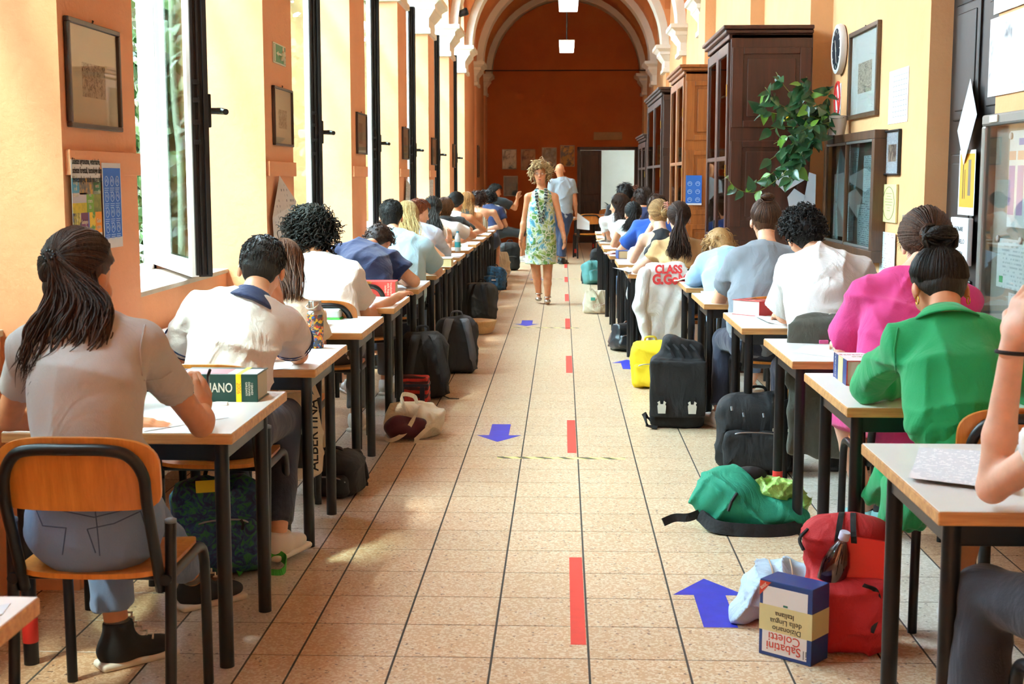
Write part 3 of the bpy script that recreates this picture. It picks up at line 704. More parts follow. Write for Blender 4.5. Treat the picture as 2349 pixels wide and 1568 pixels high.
def person(label, J, H, h=.012, sk=None, top=None, bottom=None, hair=None, female=False, hands=None, face=False, shoe=None, torso=1., root=None, arms=True, group=None, standing=False, hair_parts=None):
    """one continuous body mesh; clothing, hair and shoes are its children"""
    rt = empty('person', root if root is not None else (J['P'][0], J['P'][1], 0)); tag(rt, label, 'person', group)
    P, Wt, Cc, N = J['P'], J['W'], J['C'], J['N']; SL, SR = J['SL'], J['SR']; lat = nv(SR-SL); wd = np.linalg.norm(SR-SL)
    up = nv(N-Cc); U = lerp(Cc, N, .55)
    f = .92 if female else 1.; tw = torso
    aw = np.array([.165, .135 if female else .148, .155*f, .150*f, .075])*tw; bd = np.array([.120, .095*f, .112*f, .095*f, .062])*tw
    st = [P, Wt, Cc, lerp(lerp(SL, SR, .5), U, .35), N]
    ar = (.044 if female else .050)*tw**.5
    def torso_sdf(b, g, i0=0, k=.03, shoulders=True, clip=None):
        b.sweep(st[i0:], aw[i0:]+g, bd[i0:]+g, lat, k, clip)
        if shoulders:
            for s_ in (SL, SR): b.cone(lerp(N, s_, .25)-up*.02, s_, .055*tw+g, ar+.010+g, .05, clip)
    b = SDF(h); torso_sdf(b, -.012)
    H.skull(b, N+up*.01, face)
    HJ = [P+lat*.085*q for q in (-1, 1)]
    arms_l = [(SL, J['EL'], J['WL']), (SR, J['ER'], J['WR'])]
    for s_, e, w in arms_l:
        b.cone(s_, e, ar, ar*.80, .03); b.cone(e, lerp(e, w, .35), ar*.80, ar*.82, .012); b.cone(lerp(e, w, .35), w, ar*.82, .025, .02)
    for hp, kn, an in zip(HJ, (J['KL'], J['KR']), (J['AL'], J['AR'])):
        b.cone(hp, kn, .082*f, .054*f, .04); b.cone(kn, lerp(kn, an, .35), .052*f, .050*f, .02); b.cone(lerp(kn, an, .35), an, .050*f, .034, .02)
        ft = nv((kn-hp)*np.array([1, 1, 0])) if not standing else np.array([0., -1., 0.])
        fd = J.get('FD', ft); fd = nv(fd*np.array([1, 1, 0])); b.ell(an+fd*.05+np.array([0, 0, -.062]), (.030, .085, .024), np.stack([[fd[1], -fd[0], 0], fd, [0, 0, 1]], 1), .03)
    me = b.mesh('body')
    if hands:
        for hd in hands: join_mesh(me, hand_mesh(**hd))
    else:
        pass
    if not hands or len(hands) < 2:
        done = [tuple(np.round(hd['wrist'], 3)) for hd in (hands or [])]
        for q, (s_, e, w) in zip((1, -1), arms_l):
            if tuple(np.round(w, 3)) in done: continue
            join_mesh(me, hand_mesh(w, nv(w-e), (0, 0, 1), q, curl=.35, h=max(.005, h*.55)))
    put(me, 'body', sk, rt)
    # ---- top
    if top:
        kind, tm_, sl = top[:3]; o = top[3] if len(top) > 3 else {}
        g = o.get('g', .014); b = SDF(h); hem = o.get('hem', .35)
        nk = [(N+up*o.get('neck', .012), up)]
        if kind == 'tank':
            b.sweep([lerp(P, Wt, hem), Wt, Cc, lerp(U, Cc, .2), lerp(N, U, .25)], aw*np.array([1, 1, 1, .80, 1.15])+g*.6, bd*np.array([1, 1, 1, 1, 1.1])+g*.6, lat, .03, nk)
        else:
            b.sweep([lerp(P, Wt, hem)]+st[1:], aw+g, bd+g, lat, .03, nk+[(lerp(P, Wt, hem)-nv(Wt-P)*.03, P-Wt)])
            for (s_, e, w) in arms_l:
                b.cone(lerp(N, s_, .25)-up*.02, s_, .055*tw+g, ar+.012+g, .05, nk)
                fl = o.get('flare', .018)
                if sl <= 1: b.cone(s_, lerp(s_, e, sl+.12), ar+.010+g*.8, ar+g+fl, .03, [(lerp(s_, e, sl), e-s_)])
                else:
                    b.cone(s_, e, ar+g, ar*.9+g, .03); b.cone(e, lerp(e, w, sl-1+.1), ar*.88+g, .034+g*.8, .02, [(lerp(e, w, sl-1), w-e)])
        me = b.mesh('top', noise=o.get('noise', .0026)*.6, nscale=o.get('ns', 17), fold=o.get('fold') or crease(label, o.get('cr', .012), o.get('ck', 46.))); put(me, o.get('name', 't_shirt'), tm_, rt)
        if kind == 'tee' and not o.get('collar') and h < .0125 and not o.get('nocollar'):
            m = MB(); lat_ = nv(np.cross(up, lat)); m.tube([Vector(N+up*.010+(lat*math.cos(t)*.080+lat_*math.sin(t)*.070)) for t in np.linspace(0, 6.28, 29)[:-1]], .0095, 8, closed=True); put(m.mesh(), 'neck_band', tm_, rt, smooth=True)
        if o.get('collar'):
            cb = SDF(h*.7); cb.cone(N-up*.034, N+up*.040, .108, .066, .01, [(N+up*.036, up), (N-up*.030, -up)]); put(cb.mesh('c'), 'collar', o['collar'], rt)
        if o.get('cuff'):
            for s_, e, w in arms_l:
                m = MB(); c = lerp(s_, e, sl-.03); dd = nv(e-s_); a1 = nv(np.cross(dd, [0, 0, 1.])); a2 = np.cross(dd, a1); rr = ar+g+fl*.8+.002
                for off in (0, -.018): m.tube([Vector(c+dd*off+(a1*math.cos(t)+a2*math.sin(t))*rr) for t in np.linspace(0, 6.28, 25)[:-1]], .003, 6, closed=True)
                put(m.mesh(), 'cuff_stripe', o['cuff'], rt, smooth=True)
    # ---- bottom
    if bottom:
        kind, bm_ = bottom[:2]; o = bottom[2] if len(bottom) > 2 else {}; b = SDF(h); g = .011; ln = o.get('len', .95)
        if kind in ('trousers', 'shorts'):
            b.sweep([P-A((0, 0, .02)), P+A((0, 0, .03)), lerp(P, Wt, .55)], np.array([.168, .168, .150])*tw+g, np.array([.122, .122, .105])*tw+g, lat, .03, [(lerp(P, Wt, o.get('rise', .6)), Wt-P)])
            for hp, kn, an in zip(HJ, (J['KL'], J['KR']), (J['AL'], J['AR'])):
                b.cone(hp, kn, .086*f+g, .058*f+g, .04)
                if kind == 'trousers': b.cone(kn, lerp(kn, an, ln), .056*f+g, o.get('cuff', .046)+g, .025, [(lerp(kn, an, ln-.03), an-kn)])
            put(b.mesh('trousers', noise=.0015, nscale=20, fold=crease(label+'t', .006, 46.)), 'trousers' if kind == 'trousers' else 'shorts', bm_, rt)
        elif kind == 'skirt':
            m = o['path']; b.sweep(m[0], m[1], m[2], lat, .03); put(b.mesh('skirt', noise=.003, nscale=18, fold=o.get('fold')), 'skirt', bm_, rt)
    # ---- shoes
    if shoe:
        for kn, an in ((J['KL'], J['AL']), (J['KR'], J['AR'])):
            fd = J.get('FD', nv((kn-P)*np.array([1, 1, 0])) if not standing else np.array([0, -1., 0])); make_shoe(an, fd, shoe, rt, max(.006, h*.7))
    # ---- hair
    if hair:
        L = Locks(4); hm = hair[0]; base = hair[1](L, H, J, max(.006, h*.75)); me = L.m.mesh('locks') if L.m.n else None
        if base is not None and me is not None: join_mesh(base, me)
        me2 = base if base is not None else me
        me2.shade_smooth(); put(me2, 'hair', hm, rt)
    return rt
def make_shoe(an, fd, mats, rt, h, high=False):
    fd = nv(fd*np.array([1, 1, 0])); sd = np.array([fd[1], -fd[0], 0]); z0 = max(an[2]-.10, 0.); R = np.stack([sd, fd, [0, 0, 1]], 1); c = A((an[0], an[1], z0))
    b = SDF(h); b.box(c+fd*.058+A((0, 0, .012)), (.044, .128, .013), R, .012, .005)
    put(b.mesh('sole'), 'shoe_sole', mats[1], rt)
    b = SDF(h); b.ell(c+fd*.10+A((0, 0, .038)), (.043, .082, .036), R, .02); b.ell(c+fd*.0+A((0, 0, .055)), (.040, .072, .052), R, .03); b.cone(c+A((0, 0, .05)), an+A((0, 0, .06 if high else .005)), .046, .047, .03, [(an+A((0, 0, .055 if high else 0)), (0, 0, 1))])
    put(b.mesh('shoe', cuts=[(c+A((0, 0, .018)), (0, 0, -1))]), 'shoe', mats[0], rt)
    if high:
        m = MB()
        for i in range(6):
            t = i/5; p = c+fd*(.046+.066*(1-t)**1.5)+A((0, 0, .070+.085*t)); m.tube([Vector(p-sd*.024-fd*.012), Vector(p+A((0, 0, .004))), Vector(p+sd*.024-fd*.012)], .0035, 5)
        put(m.mesh(), 'shoe_lace', mats[1], rt)

# materials for people
SK_LIGHT = skin('skin_light', '#e2a988'); SK_TAN = skin('skin_tan', '#c98a64'); SK_PALE = skin('skin_pale', '#eebfa3'); SK_WARM = skin('skin_warm', '#cf8d66')
H_BROWN = hairm('hair_dark_brown', '#1d120d', '#4a3022'); H_BLACK = hairm('hair_black', '#0a090a', '#26221f'); H_MID = hairm('hair_brown', '#3c2415', '#7a5233'); H_BLOND = hairm('hair_blond', '#8a6a3e', '#d8bd8c'); H_DKBLOND = hairm('hair_dark_blond', '#6f4d2a', '#c69b63'); H_CHEST = hairm('hair_chestnut', '#27150c', '#5f3d26'); H_AUB = hairm('hair_auburn', '#4d2313', '#8a4a26')
BLACKSHOE = (mat('black_canvas', '#141416', .8), mat('rubber_white', '#d9d2c4', .6)); WHITESHOE = (mat('white_leather', '#e8e6e2', .5), mat('rubber_white2', '#efece6', .6)); TEALSHOE = (mat('teal_mesh', '#7fb3b3', .6), mat('rubber_white2', '#efece6', .6)); DARKSHOE = (mat('dark_shoe', '#1b1a1c', .5), mat('dark_sole', '#2a2624', .8))
JEANS = cloth('blue_denim', '#6f87ab', fold=.3); NAVYP = cloth('navy_cloth', '#22273a'); BLACKP = cloth('black_cloth', '#0e0f12'); GREYP = cloth('grey_trousers', '#5b5a5c'); BEIGEP = cloth('beige_trousers', '#b9a283')
NAVY_T = cloth('navy_tee', '#1d2c58'); WHITE_T = cloth('white_tee', '#f0edea', fold=.45); BLACK_T = cloth('black_tee', '#17181c'); LBLUE = cloth('light_blue_tee', '#b9dcea'); GREYT = cloth('grey_tee', '#7f858e'); GREYB = cloth('greige_tee', '#b3adaa', fold=.3); CREAM = cloth('cream_top', '#e6d2b5'); PINK = cloth('fuchsia_tee', '#d43a86', fold=.4); GREEN = cloth('green_crepe', '#0f9d5b', fold=.3); TANT = cloth('tan_top', '#cfa672'); BLUES = cloth('royal_blue_tee', '#2257b8'); PBLUE = cloth('pale_blue_shirt', '#cfdcf2'); SKYB = cloth('sky_blue_shirt', '#a9d2f5')

# hair styles: fn(L, H, J, h) -> base mesh
def hs_short(n=500, length=.03, thick=.013, out=.25):
    def fn(L, H, J, h): shorth(L, H, n, length, out=out, thk=KK(thick)-.02); return cap(h, H, thick)
    return fn
def hs_curly(n=300, size=.014, length=.05, thick=.03, r=.006, lo=.15, drop=.7, vol=1.15, out=.6, turns=1.6):
    def fn(L, H, J, h): curls(L, H, n, lo=lo, size=size, length=length, r=r, vol=max(vol, KK(thick)-.06), drop=drop, out=out, turns=turns); return cap(h, H, thick, low=-.11)
    return fn
def hs_long(tips, mids, n=120, r=.007, wob=.008, waves=1., tipw=(.06, .02, .03), thick=.016, spread=.05, front=True):
    def fn(L, H, J, h):
        g = rnd
        for i in range(int(n*2.8)):
            az = g.uniform(-2.9, 2.9)*1.08; D0 = nv([.12*g.gauss(0, 1), -.1, 1]); e1 = g.uniform(-.5, .0) if abs(az) > 1.2 else .15
            a = [H.d(slerp(D0, nv([math.sin(az), math.cos(az)*.9, .0+e1*.6]), t), KK(thick)+.02*t) for t in (0, .35, .7, 1.)]
            if abs(az) < 1.0: continue
            sx = math.sin(az); o = np.array([g.gauss(0, .35)+sx*.9, g.gauss(0, 1), g.gauss(0, 1)])
            p = [Vector(x) for x in a]+[Vector(A(c)+o*np.array(w)) for c, w in mids]+[Vector(A(tips)+o*np.array(tipw))]; q = spline(p, 3); m = len(q); ph = g.uniform(0, 6.28)
            q = [Vector(x)+Vector((math.sin(ph+waves*6.28*i/m), math.cos(ph+waves*6.28*i/m), 0))*wob*max(0, (i/m-.3)) for i, x in enumerate(q)]
            L.add(q, r*g.uniform(.7, 1.3), .3)
        return cap(h, H, thick, low=-.1)
    return fn
def hs_pony(D, tips, mids, n=90, ng=110, r=.006, wob=.006, waves=1., tipw=(.02, .015, .02), loose=0, thick=.012, spread=.02, half=False):
    def fn(L, H, J, h):
        tie = H.d(nv(D), 1.16)
        gather(L, H, nv(D), ng, r, KK(thick), azr=(-3.14, 3.14), top=((.0, .9) if half else None))
        fall(L, tie, tips, n, r, wob, waves, spread, mids, tipw=tipw)
        return cap(h, H, thick, up=True)
    return fn
def hs_bun(D, rad, n=45, ng=140, r=.006, k=1.22, thick=.014, flat=.8, wisps=0):
    def fn(L, H, J, h):
        gather(L, H, nv(D), ng, r, KK(thick)); c = H.d(nv(D), k+rad*3.2); bun(L, c, H.R, rad, n, r*1.1, flat=flat)
        for i in range(wisps):
            az = rnd.uniform(-3.1, 3.1); b = A(H.e(az, el_h(az)+.1, 1.08)); L.add([Vector(b), Vector(b+A((rnd.gauss(0, .012), rnd.gauss(0, .012), -.02))), Vector(b+A((rnd.gauss(0, .02), rnd.gauss(0, .02), -.045)))], .0026)
        return cap(h, H, thick, up=True)
    return fn
# ================================================================ STUDENTS ON THE LEFT ROW
def Q(u, v, y): return tuple(ony(u, v, y))
def Z(u, v, z): return tuple(onz(u, v, z))
LD = [3.89, 5.24, 6.50, 7.76, 9.10, 10.40, 11.60, 12.75, 14.0, 15.25, 16.55, 17.8, 19.0, 20.3]      # near edge of each desk
def L(k, *, x=-1.34, hd, hp=25, hy=0, hr=0, **ov):
    y0 = LD[k-1]-.29; J = seat_joints(x, y0, head=Q(*hd), **ov); return J, Head(J['head'], hp, hy, hr)

# 1: girl with the half ponytail
J, H = L(1, hd=(182, 640, 3.66), hp=20, hy=-22, hr=-4, N=Q(180, 752, 3.56), SL=Q(78, 790, 3.56), SR=Q(322, 790, 3.58), C=Q(198, 880, 3.50), W=Q(200, 1010, 3.47), P=(-1.262, 3.50, .565),
         EL=Q(18, 960, 3.78), ER=Q(462, 975, 3.90), WL=Q(285, 965, 4.00), WR=Z(464, 934, .80), KL=(-1.40, 3.93, .50), KR=(-1.28, 3.95, .49), AL=tuple(ony(272, 1462, 3.93)), AR=tuple(ony(448, 1330, 4.50)))
J['FD'] = nv([.75, .66, 0])
def hair1(Lk, H, J, h):
    D = nv([.10, -.97, -.02]); tie = H.d(D, 1.2); gather(Lk, H, D, 190, .006, low=.15)
    mids = [(Q(175, 690, 3.53), (.045, .012, .01)), (Q(158, 760, 3.49), (.058, .012, .015)), (Q(142, 815, 3.47), (.056, .012, .02))]
    fall(Lk, tie, Q(122, 860, 3.46), 210, .0065, .011, 1.3, .016, mids, tipw=(.05, .012, .03), ns=5)
    for i in range(420):                               # under-layer from the nape and behind the ears
        az = rnd.choice((-1, 1))*rnd.uniform(1.75, 3.1); b = Vector(H.e(az, rnd.uniform(-.7, -.1), 1.06)); s_ = math.sin(az)
        q = spline([b, Vector(Q(185+s_*52, 700, 3.55)), Vector(Q(168+s_*58, 760, 3.51)), Vector(Q(142+s_*50+rnd.gauss(0, 12), 840+rnd.gauss(0, 22), 3.48))], 5); ph = rnd.uniform(0, 6)
        Lk.add([x+Vector((math.sin(ph+i_*.5), math.cos(ph+i_*.5), 0))*.008*i_/len(q) for i_, x in enumerate(q)], .0065*rnd.uniform(.7, 1.3), .3)
    return cap(h, H, .013)
w1 = J['WR']
p1 = person('student with a long dark half ponytail in a grey tee and blue jeans', J, H, h=.009, sk=SK_TAN, female=True, top=('tee', GREYB, .56, dict(hem=.72, flare=.002, cr=.008, g=.011)), bottom=('trousers', JEANS, dict(len=.80, cuff=.055)), hair=(H_BROWN, hair1),
            hands=[dict(wrist=w1, d=(-.08, .75, .6), back=(.8, .2, .3), side=-1, curl=.75, thumb_in=.1), dict(wrist=J['WL'], d=(1, .12, -.12), back=(0, 0, 1), side=1, curl=.12)])
# hair tie, earring, red nails, denim seams
m = MB(); tie = H.d(nv([.10, -.97, -.02]), 1.27)
for i in range(9):
    a = 6.28*i/9; m.add(*(lambda b: (b.v[0], b.f))(MB().lathe([(0, -.006), (.005, -.004), (.006, 0), (.005, .004), (0, .006)], 8, Matrix.Translation(Vector(tie+H.r*math.cos(a)*.016+H.u*math.sin(a)*.013-H.f*.006)))))
put(m.mesh(), 'hair_tie', mat('black_bead', '#0c0c10', .15), p1, smooth=True)
for a in (J['AL'], J['AR']): make_shoe(a, J['FD'], BLACKSHOE, p1, .006, high=True)
for kn, an in ((J['KL'], J['AL']), (J['KR'], J['AR'])):
    b = SDF(.007); b.cone(lerp(kn, an, .90), an+A((0, 0, .03)), .041, .044, .01); put(b.mesh('s'), 'sock', cloth('grey_sock', '#56504c'), p1)
def stitch(rt, part, lines, m, name='seam', r=.0016):
    """seams laid on the surface of a garment"""
    bpy.context.view_layer.update(); ob = [c for c in rt.children if c.name.startswith(part)][0]; inv = ob.matrix_world.inverted(); b = MB()
    for ln in lines:
        P_ = []
        for (u0, v0), (u1, v1) in zip(ln[:-1], ln[1:]):
            for k_ in range(8):
                t_ = k_/8; d = Vector(ray(u0+(u1-u0)*t_, v0+(v1-v0)*t_)).normalized(); hit, loc, nrm, _ = ob.ray_cast(inv @ Vector((0, 0, HC)), inv.to_3x3() @ d)
                if hit: P_.append(ob.matrix_world @ loc+(ob.matrix_world.to_3x3() @ nrm)*.0006)
        if len(P_) > 2: b.tube(P_, r, 5)
    if b.n: put(b.mesh(), name, m, rt, smooth=True)
SEAMD = mat('denim_dark_seam', '#3f5373', .9)
stitch(p1, 'trousers', [[(216, 1152), (222, 1200), (230, 1284)], [(70, 1152), (130, 1168), (216, 1186), (300, 1165), (350, 1150)], [(84, 1170), (98, 1205), (152, 1210), (142, 1280)], [(200, 1213), (262, 1200), (322, 1172), (352, 1262)], [(200, 1213), (222, 1275)]], SEAMD)
stitch(p1, 't_shirt', [[(332, 745), (322, 800), (326, 870)]], GREYB, r=.003); stitch(p1, 't_shirt', [[(330, 872), (370, 868), (398, 850)]], GREYB, r=.0025)
m = MB(); pn = Vector(w1)+Vector((.0, .075, .085)); m.tube([pn+Vector((-.03, .10, -.105)), pn, pn+Vector((.012, -.02, .022))], .0048, 8); pen = m.build('pen', mat('black_plastic', '#101012', .3), smooth=True); tag(pen, "black pen held in the grey tee student's right hand", 'pen')

# 2: boy in the white polo
J, H = L(2, hd=(600, 618, 5.24), hp=34, hy=8, hr=6, N=Q(578, 690, 5.08), SL=Q(460, 715, 5.05), SR=Q(652, 742, 5.14), C=Q(535, 790, 4.98), W=Q(520, 880, 4.93), P=(-1.27, 4.92, .56), EL=Q(394, 845, 5.2), ER=Z(684, 812, .775), WL=(-1.25, 5.45, .765), WR=Q(634, 690, 5.36), KL=(-1.38, 5.32, .53), KR=(-1.12, 5.32, .53), AL=(-1.30, 5.28, .1), AR=(-1.10, 5.05, .12))
p2 = person('boy in a white polo shirt with a navy collar, head propped on his hand', J, H, h=.009, sk=SK_LIGHT, top=('tee', cloth('white_pique', '#e8e2e6', fold=.5), .60, dict(hem=.0, flare=.022, collar=NAVY_T, cuff=NAVY_T, name='polo_shirt', noise=.004)), bottom=('trousers', NAVYP), hair=(H_BLACK, hs_short(900, .026, .010, .2)), torso=1.02, shoe=WHITESHOE,
            hands=[dict(wrist=J['WR'], d=(-.15, .1, 1), back=(.9, -.2, 0), side=1, curl=.35)])
# 3: girl with straight brown hair
J, H = L(3, hd=(650, 612, 6.55), hp=35, hy=0, N=Q(665, 700, 6.38), SR=Q(712, 728, 6.36), SL=Q(590, 728, 6.36), ER=Q(735, 790, 6.55))
p3 = person('girl with straight brown hair in a cream top behind the polo boy', J, H, h=.012, sk=SK_LIGHT, female=True, top=('tee', CREAM, .6), bottom=('trousers', BEIGEP), shoe=WHITESHOE,
            hair=(H_MID, hs_long(Q(668, 688, 6.32), [(Q(664, 650, 6.38), (.045, .02, .01))], n=190, r=.006, wob=.004, tipw=(.035, .02, .012))))
# 4: curly head, white tee
J, H = L(4, hd=(712, 530, 7.72), hp=14, hy=4, N=Q(722, 598, 7.58), SL=Q(668, 625, 7.58), SR=Q(800, 628, 7.58), C=Q(752, 690, 7.46), W=Q(762, 745, 7.40), P=(-1.30, 7.44, .56), ER=Q(838, 728, 7.72), WR=(-1.0, 7.98, .775), EL=Q(640, 720, 7.8))
p4 = person('student with a big mop of dark curls in a white tee', J, H, h=.010, sk=SK_TAN, top=('tee', WHITE_T, .66, dict(hem=-.1, flare=.03, g=.02)), bottom=('trousers', GREYP), shoe=WHITESHOE,
            hair=(H_BLACK, hs_curly(700, .014, .10, .036, .0055, lo=.5, vol=1.24, out=.40, drop=.85, turns=2.2)), hands=[])
# 5: navy tee, head down on the desk
J, H = L(5, hd=(868, 556, 9.42), hp=62, hy=-12, hr=0, N=Q(830, 572, 9.20), SL=Q(782, 585, 9.14), SR=Q(893, 600, 9.16), C=Q(838, 620, 8.95), W=Q(850, 680, 8.80), P=(-1.26, 8.80, .56), ER=Q(950, 645, 9.16), WR=(-1.18, 9.55, .775), EL=Q(775, 625, 9.35))
p5 = person('student in a navy tee slumped forward over the desk', J, H, h=.011, sk=SK_LIGHT, top=('tee', NAVY_T, .62, dict(hem=-.05, g=.02, noise=.004)), bottom=('trousers', GREYP), shoe=WHITESHOE, hair=(H_BROWN, hs_curly(260, .007, .035, .018, .004, lo=.0, vol=1.1)), torso=1.05)
# 6: light blue tee
J, H = L(6, hd=(897, 498, 10.36), hp=12, N=Q(903, 540, 10.24), SL=Q(868, 560, 10.2), SR=Q(968, 568, 10.22), C=Q(920, 610, 10.1), W=Q(925, 665, 10.05), P=(-1.24, 10.08, .56), ER=Q(1004, 622, 10.46), EL=Q(850, 625, 10.4))
p6 = person('broad boy with short black hair in a light blue tee', J, H, h=.011, sk=SK_LIGHT, top=('tee', LBLUE, .72, dict(hem=-.15, g=.018)), bottom=('trousers', NAVYP), shoe=DARKSHOE, hair=(H_BLACK, hs_short(700, .024, .011)), torso=1.12)
# 7: blonde, black tank
J, H = L(7, hd=(934, 497, 11.62), hp=18, hy=-10, SR=Q(968, 553, 11.5), ER=Q(1012, 590, 11.66))
p7 = person('girl with long straight blond hair in a black sleeveless top', J, H, h=.013, sk=SK_PALE, female=True, top=('tank', BLACK_T, 0, dict(name='tank_top')), bottom=('trousers', JEANS), hair=(H_BLOND, hs_long(Q(944, 552, 11.44), [(Q(940, 525, 11.48), (.06, .02, .01))], n=170, r=.0065, wob=.004, tipw=(.05, .02, .015))))
# 8: boy in the pale shirt, hand raised
J, H = L(8, hd=(960, 490, 12.78), hp=14, hy=-62, SR=Q(1000, 540, 12.68), ER=Q(1022, 582, 12.81), WR=Q(1030, 560, 12.95))
p8 = person('auburn boy in a pale blue shirt turning to the side', J, H, h=.012, sk=SK_PALE, face=True, top=('tee', PBLUE, 1.45, dict(name='shirt')), bottom=('trousers', BEIGEP), hair=(H_AUB, hs_short(500, .03, .018)),
            hands=[dict(wrist=J['WR'], d=(.05, .1, 1), back=(.8, -.5, 0), side=-1, curl=.25, h=.006)])
# 9: thick black ponytail, white tee
J, H = L(9, hd=(992, 482, 14.0), hp=16, hy=8, SR=Q(1045, 525, 13.9), ER=Q(1086, 540, 14.06))
p9 = person('girl with a thick low black ponytail in a white tee', J, H, h=.014, sk=SK_TAN, female=True, top=('tee', WHITE_T, .6, {}), bottom=('trousers', JEANS), hair=(H_BLACK, hs_pony((0, -.85, -.3), Q(1000, 543, 13.72), [(Q(992, 515, 13.74), (.045, .03, .02))], n=150, r=.008, wob=.02, waves=2, tipw=(.035, .03, .02), thick=.022)))
# 10: brown hair, black tee
J, H = L(10, hd=(1020, 480, 15.3), hp=15, hy=-30, SR=Q(1055, 510, 15.2), ER=Q(1078, 527, 15.31))
p10 = person('brown haired girl with a fringe in a black tee', J, H, h=.015, sk=SK_LIGHT, female=True, face=True, top=('tee', BLACK_T, .6, {}), bottom=('trousers', NAVYP), hair=(H_MID, hs_long(Q(1012, 520, 15.15), [(Q(1014, 500, 15.2), (.06, .02, .01))], n=90, r=.008, tipw=(.05, .02, .02))))
# 11: black low bun, white tank
J, H = L(11, hd=(1046, 467, 16.6), hp=20, hy=-25, SR=Q(1078, 500, 16.5), ER=Q(1110, 527, 16.61))
p11 = person('girl with a low black bun and a white sleeveless top', J, H, h=.015, sk=SK_TAN, female=True, face=True, top=('tank', WHITE_T, 0, dict(name='tank_top')), bottom=('trousers', NAVYP), hair=(H_BLACK, hs_bun((-.35, -.92, -.1), .035, 30, 110, .008, thick=.02)))
# 12: reddish brown long hair
J, H = L(12, hd=(1072, 464, 17.85), hp=12, hy=-18)
p12 = person('girl with long copper brown hair in a black strap top', J, H, h=.016, sk=SK_TAN, female=True, top=('tank', BLACK_T, 0, dict(name='tank_top')), bottom=('trousers', NAVYP), hair=(hairm('hair_copper', '#5a3318', '#b07a45'), hs_long(Q(1072, 500, 17.7), [(Q(1072, 484, 17.72), (.06, .02, .01))], n=90, r=.009, tipw=(.05, .02, .02))))
# 13: brown curls, striped halter top
STR = cloth('striped_cloth', '#e8e4d8'); t = NT(STR); wv = t.new('ShaderNodeTexWave'); wv.inputs['Scale'].default_value = 14; wv.inputs['Distortion'].default_value = .6; t.link(t.coords(), wv.inputs['Vector']); t.link(t.ramp(wv.outputs['Fac'], [(.4, '#6d7f6c'), (.55, '#f0ece0')]), t.b.inputs['Base Color'])
J, H = L(13, hd=(1098, 462, 19.15), hp=28, SL=Q(1082, 486, 19.0), SR=Q(1132, 487, 19.0), ER=Q(1150, 520, 19.06), x=-1.2)
p13 = person('curly brown haired girl in a striped open back top', J, H, h=.016, sk=SK_LIGHT, female=True, top=('tank', STR, 0, dict(name='halter_top', neck=-.05)), bottom=('trousers', JEANS), hair=(H_BROWN, hs_curly(200, .014, .05, .03, .008)))
# 14: dark hair, navy tee
J, H = L(14, hd=(1122, 457, 20.5), hp=30, x=-1.12)
p14 = person('dark haired student in a navy tee beside the patterned bag', J, H, h=.018, sk=SK_TAN, top=('tee', NAVY_T, .6, {}), bottom=('shorts', NAVYP), hair=(H_BLACK, hs_curly(180, .014, .05, .03, .008)))
# 15: boy sitting sideways at the end
J = seat_joints(-1.15, 24.0, head=Q(1136, 440, 24.0), ER=(-.85, 24.0, .95), WR=(-.80, 23.9, 1.14), KL=(-.72, 23.9, .5), KR=(-.72, 24.15, .5), AL=(-.74, 23.9, .1), AR=(-.70, 24.15, .1)); H = Head(J['head'], 10, -85)
p15 = person('dark haired boy sitting sideways at the far end of the left row', J, H, h=.018, sk=SK_TAN, face=True, top=('tee', BLACK_T, .6, {}), bottom=('shorts', BLACKP), hair=(H_BLACK, hs_short(250, .04, .02)), shoe=WHITESHOE)
# ================================================================ STUDENTS ON THE RIGHT ROW
RD = [3.02, 4.42, 5.55, 6.79, 8.09, 9.29, 10.60, 11.80, 13.1, 14.4, 15.6, 17.0, 18.4]
RX = [.86, .945, .955, .91, .855, .855, .52, .49, .46, .44, .43, .44, .46]                          # left edge of each desk
def Rr(k, *, hd, hp=25, hy=0, hr=0, x=None, **ov):
    y0 = RD[k]-.29; x = RX[k]+.36 if x is None else x; J = seat_joints(x, y0, head=Q(*hd), **ov); return J, Head(J['head'], hp, hy, hr)
# 0: only forearm and knee in the frame
J = seat_joints(1.27, 2.62, head=(1.17, 2.92, 1.20), EL=Z(2276, 1118, .785), WL=Q(2326, 775, 3.02), KL=(.985, 3.06, .535), KR=(1.38, 3.05, .53), AL=(.95, 2.98, .1), AR=(1.36, 2.95, .1), SL=(1.10, 2.70, 1.02), SR=(1.44, 2.72, 1.02)); H = Head(J['head'], 30, 0)
r0 = person('student at the front desk leaning a bare forearm with a black hair band', J, H, h=.0085, sk=SK_PALE, female=True, top=('tee', WHITE_T, .5, {}), bottom=('trousers', cloth('charcoal_trousers', '#2c323c'), dict(cuff=.07)), hair=(H_MID, hs_long((1.2, 2.66, .9), [((1.2, 2.72, 1.05), (.06, .02, .02))], 80)), shoe=DARKSHOE,
            hands=[dict(wrist=J['WL'], d=(.25, .05, 1), back=(-.9, -.3, .2), side=-1, curl=.7)])
m = MB(); c = lerp(J['EL'], J['WL'], .905); ax = nv(J['WL']-J['EL']); a1 = nv(np.cross(ax, [0, 1, 0])); a2 = np.cross(ax, a1)
m.tube([Vector(c+(a1*math.cos(t_)+a2*math.sin(t_))*.033+ax*.004*math.sin(t_)) for t_ in np.linspace(0, 6.28, 25)[:-1]], .0048, 8, closed=True); put(m.mesh(), 'hair_band', mat('black_elastic', '#0d0d10', .8), r0, smooth=True)
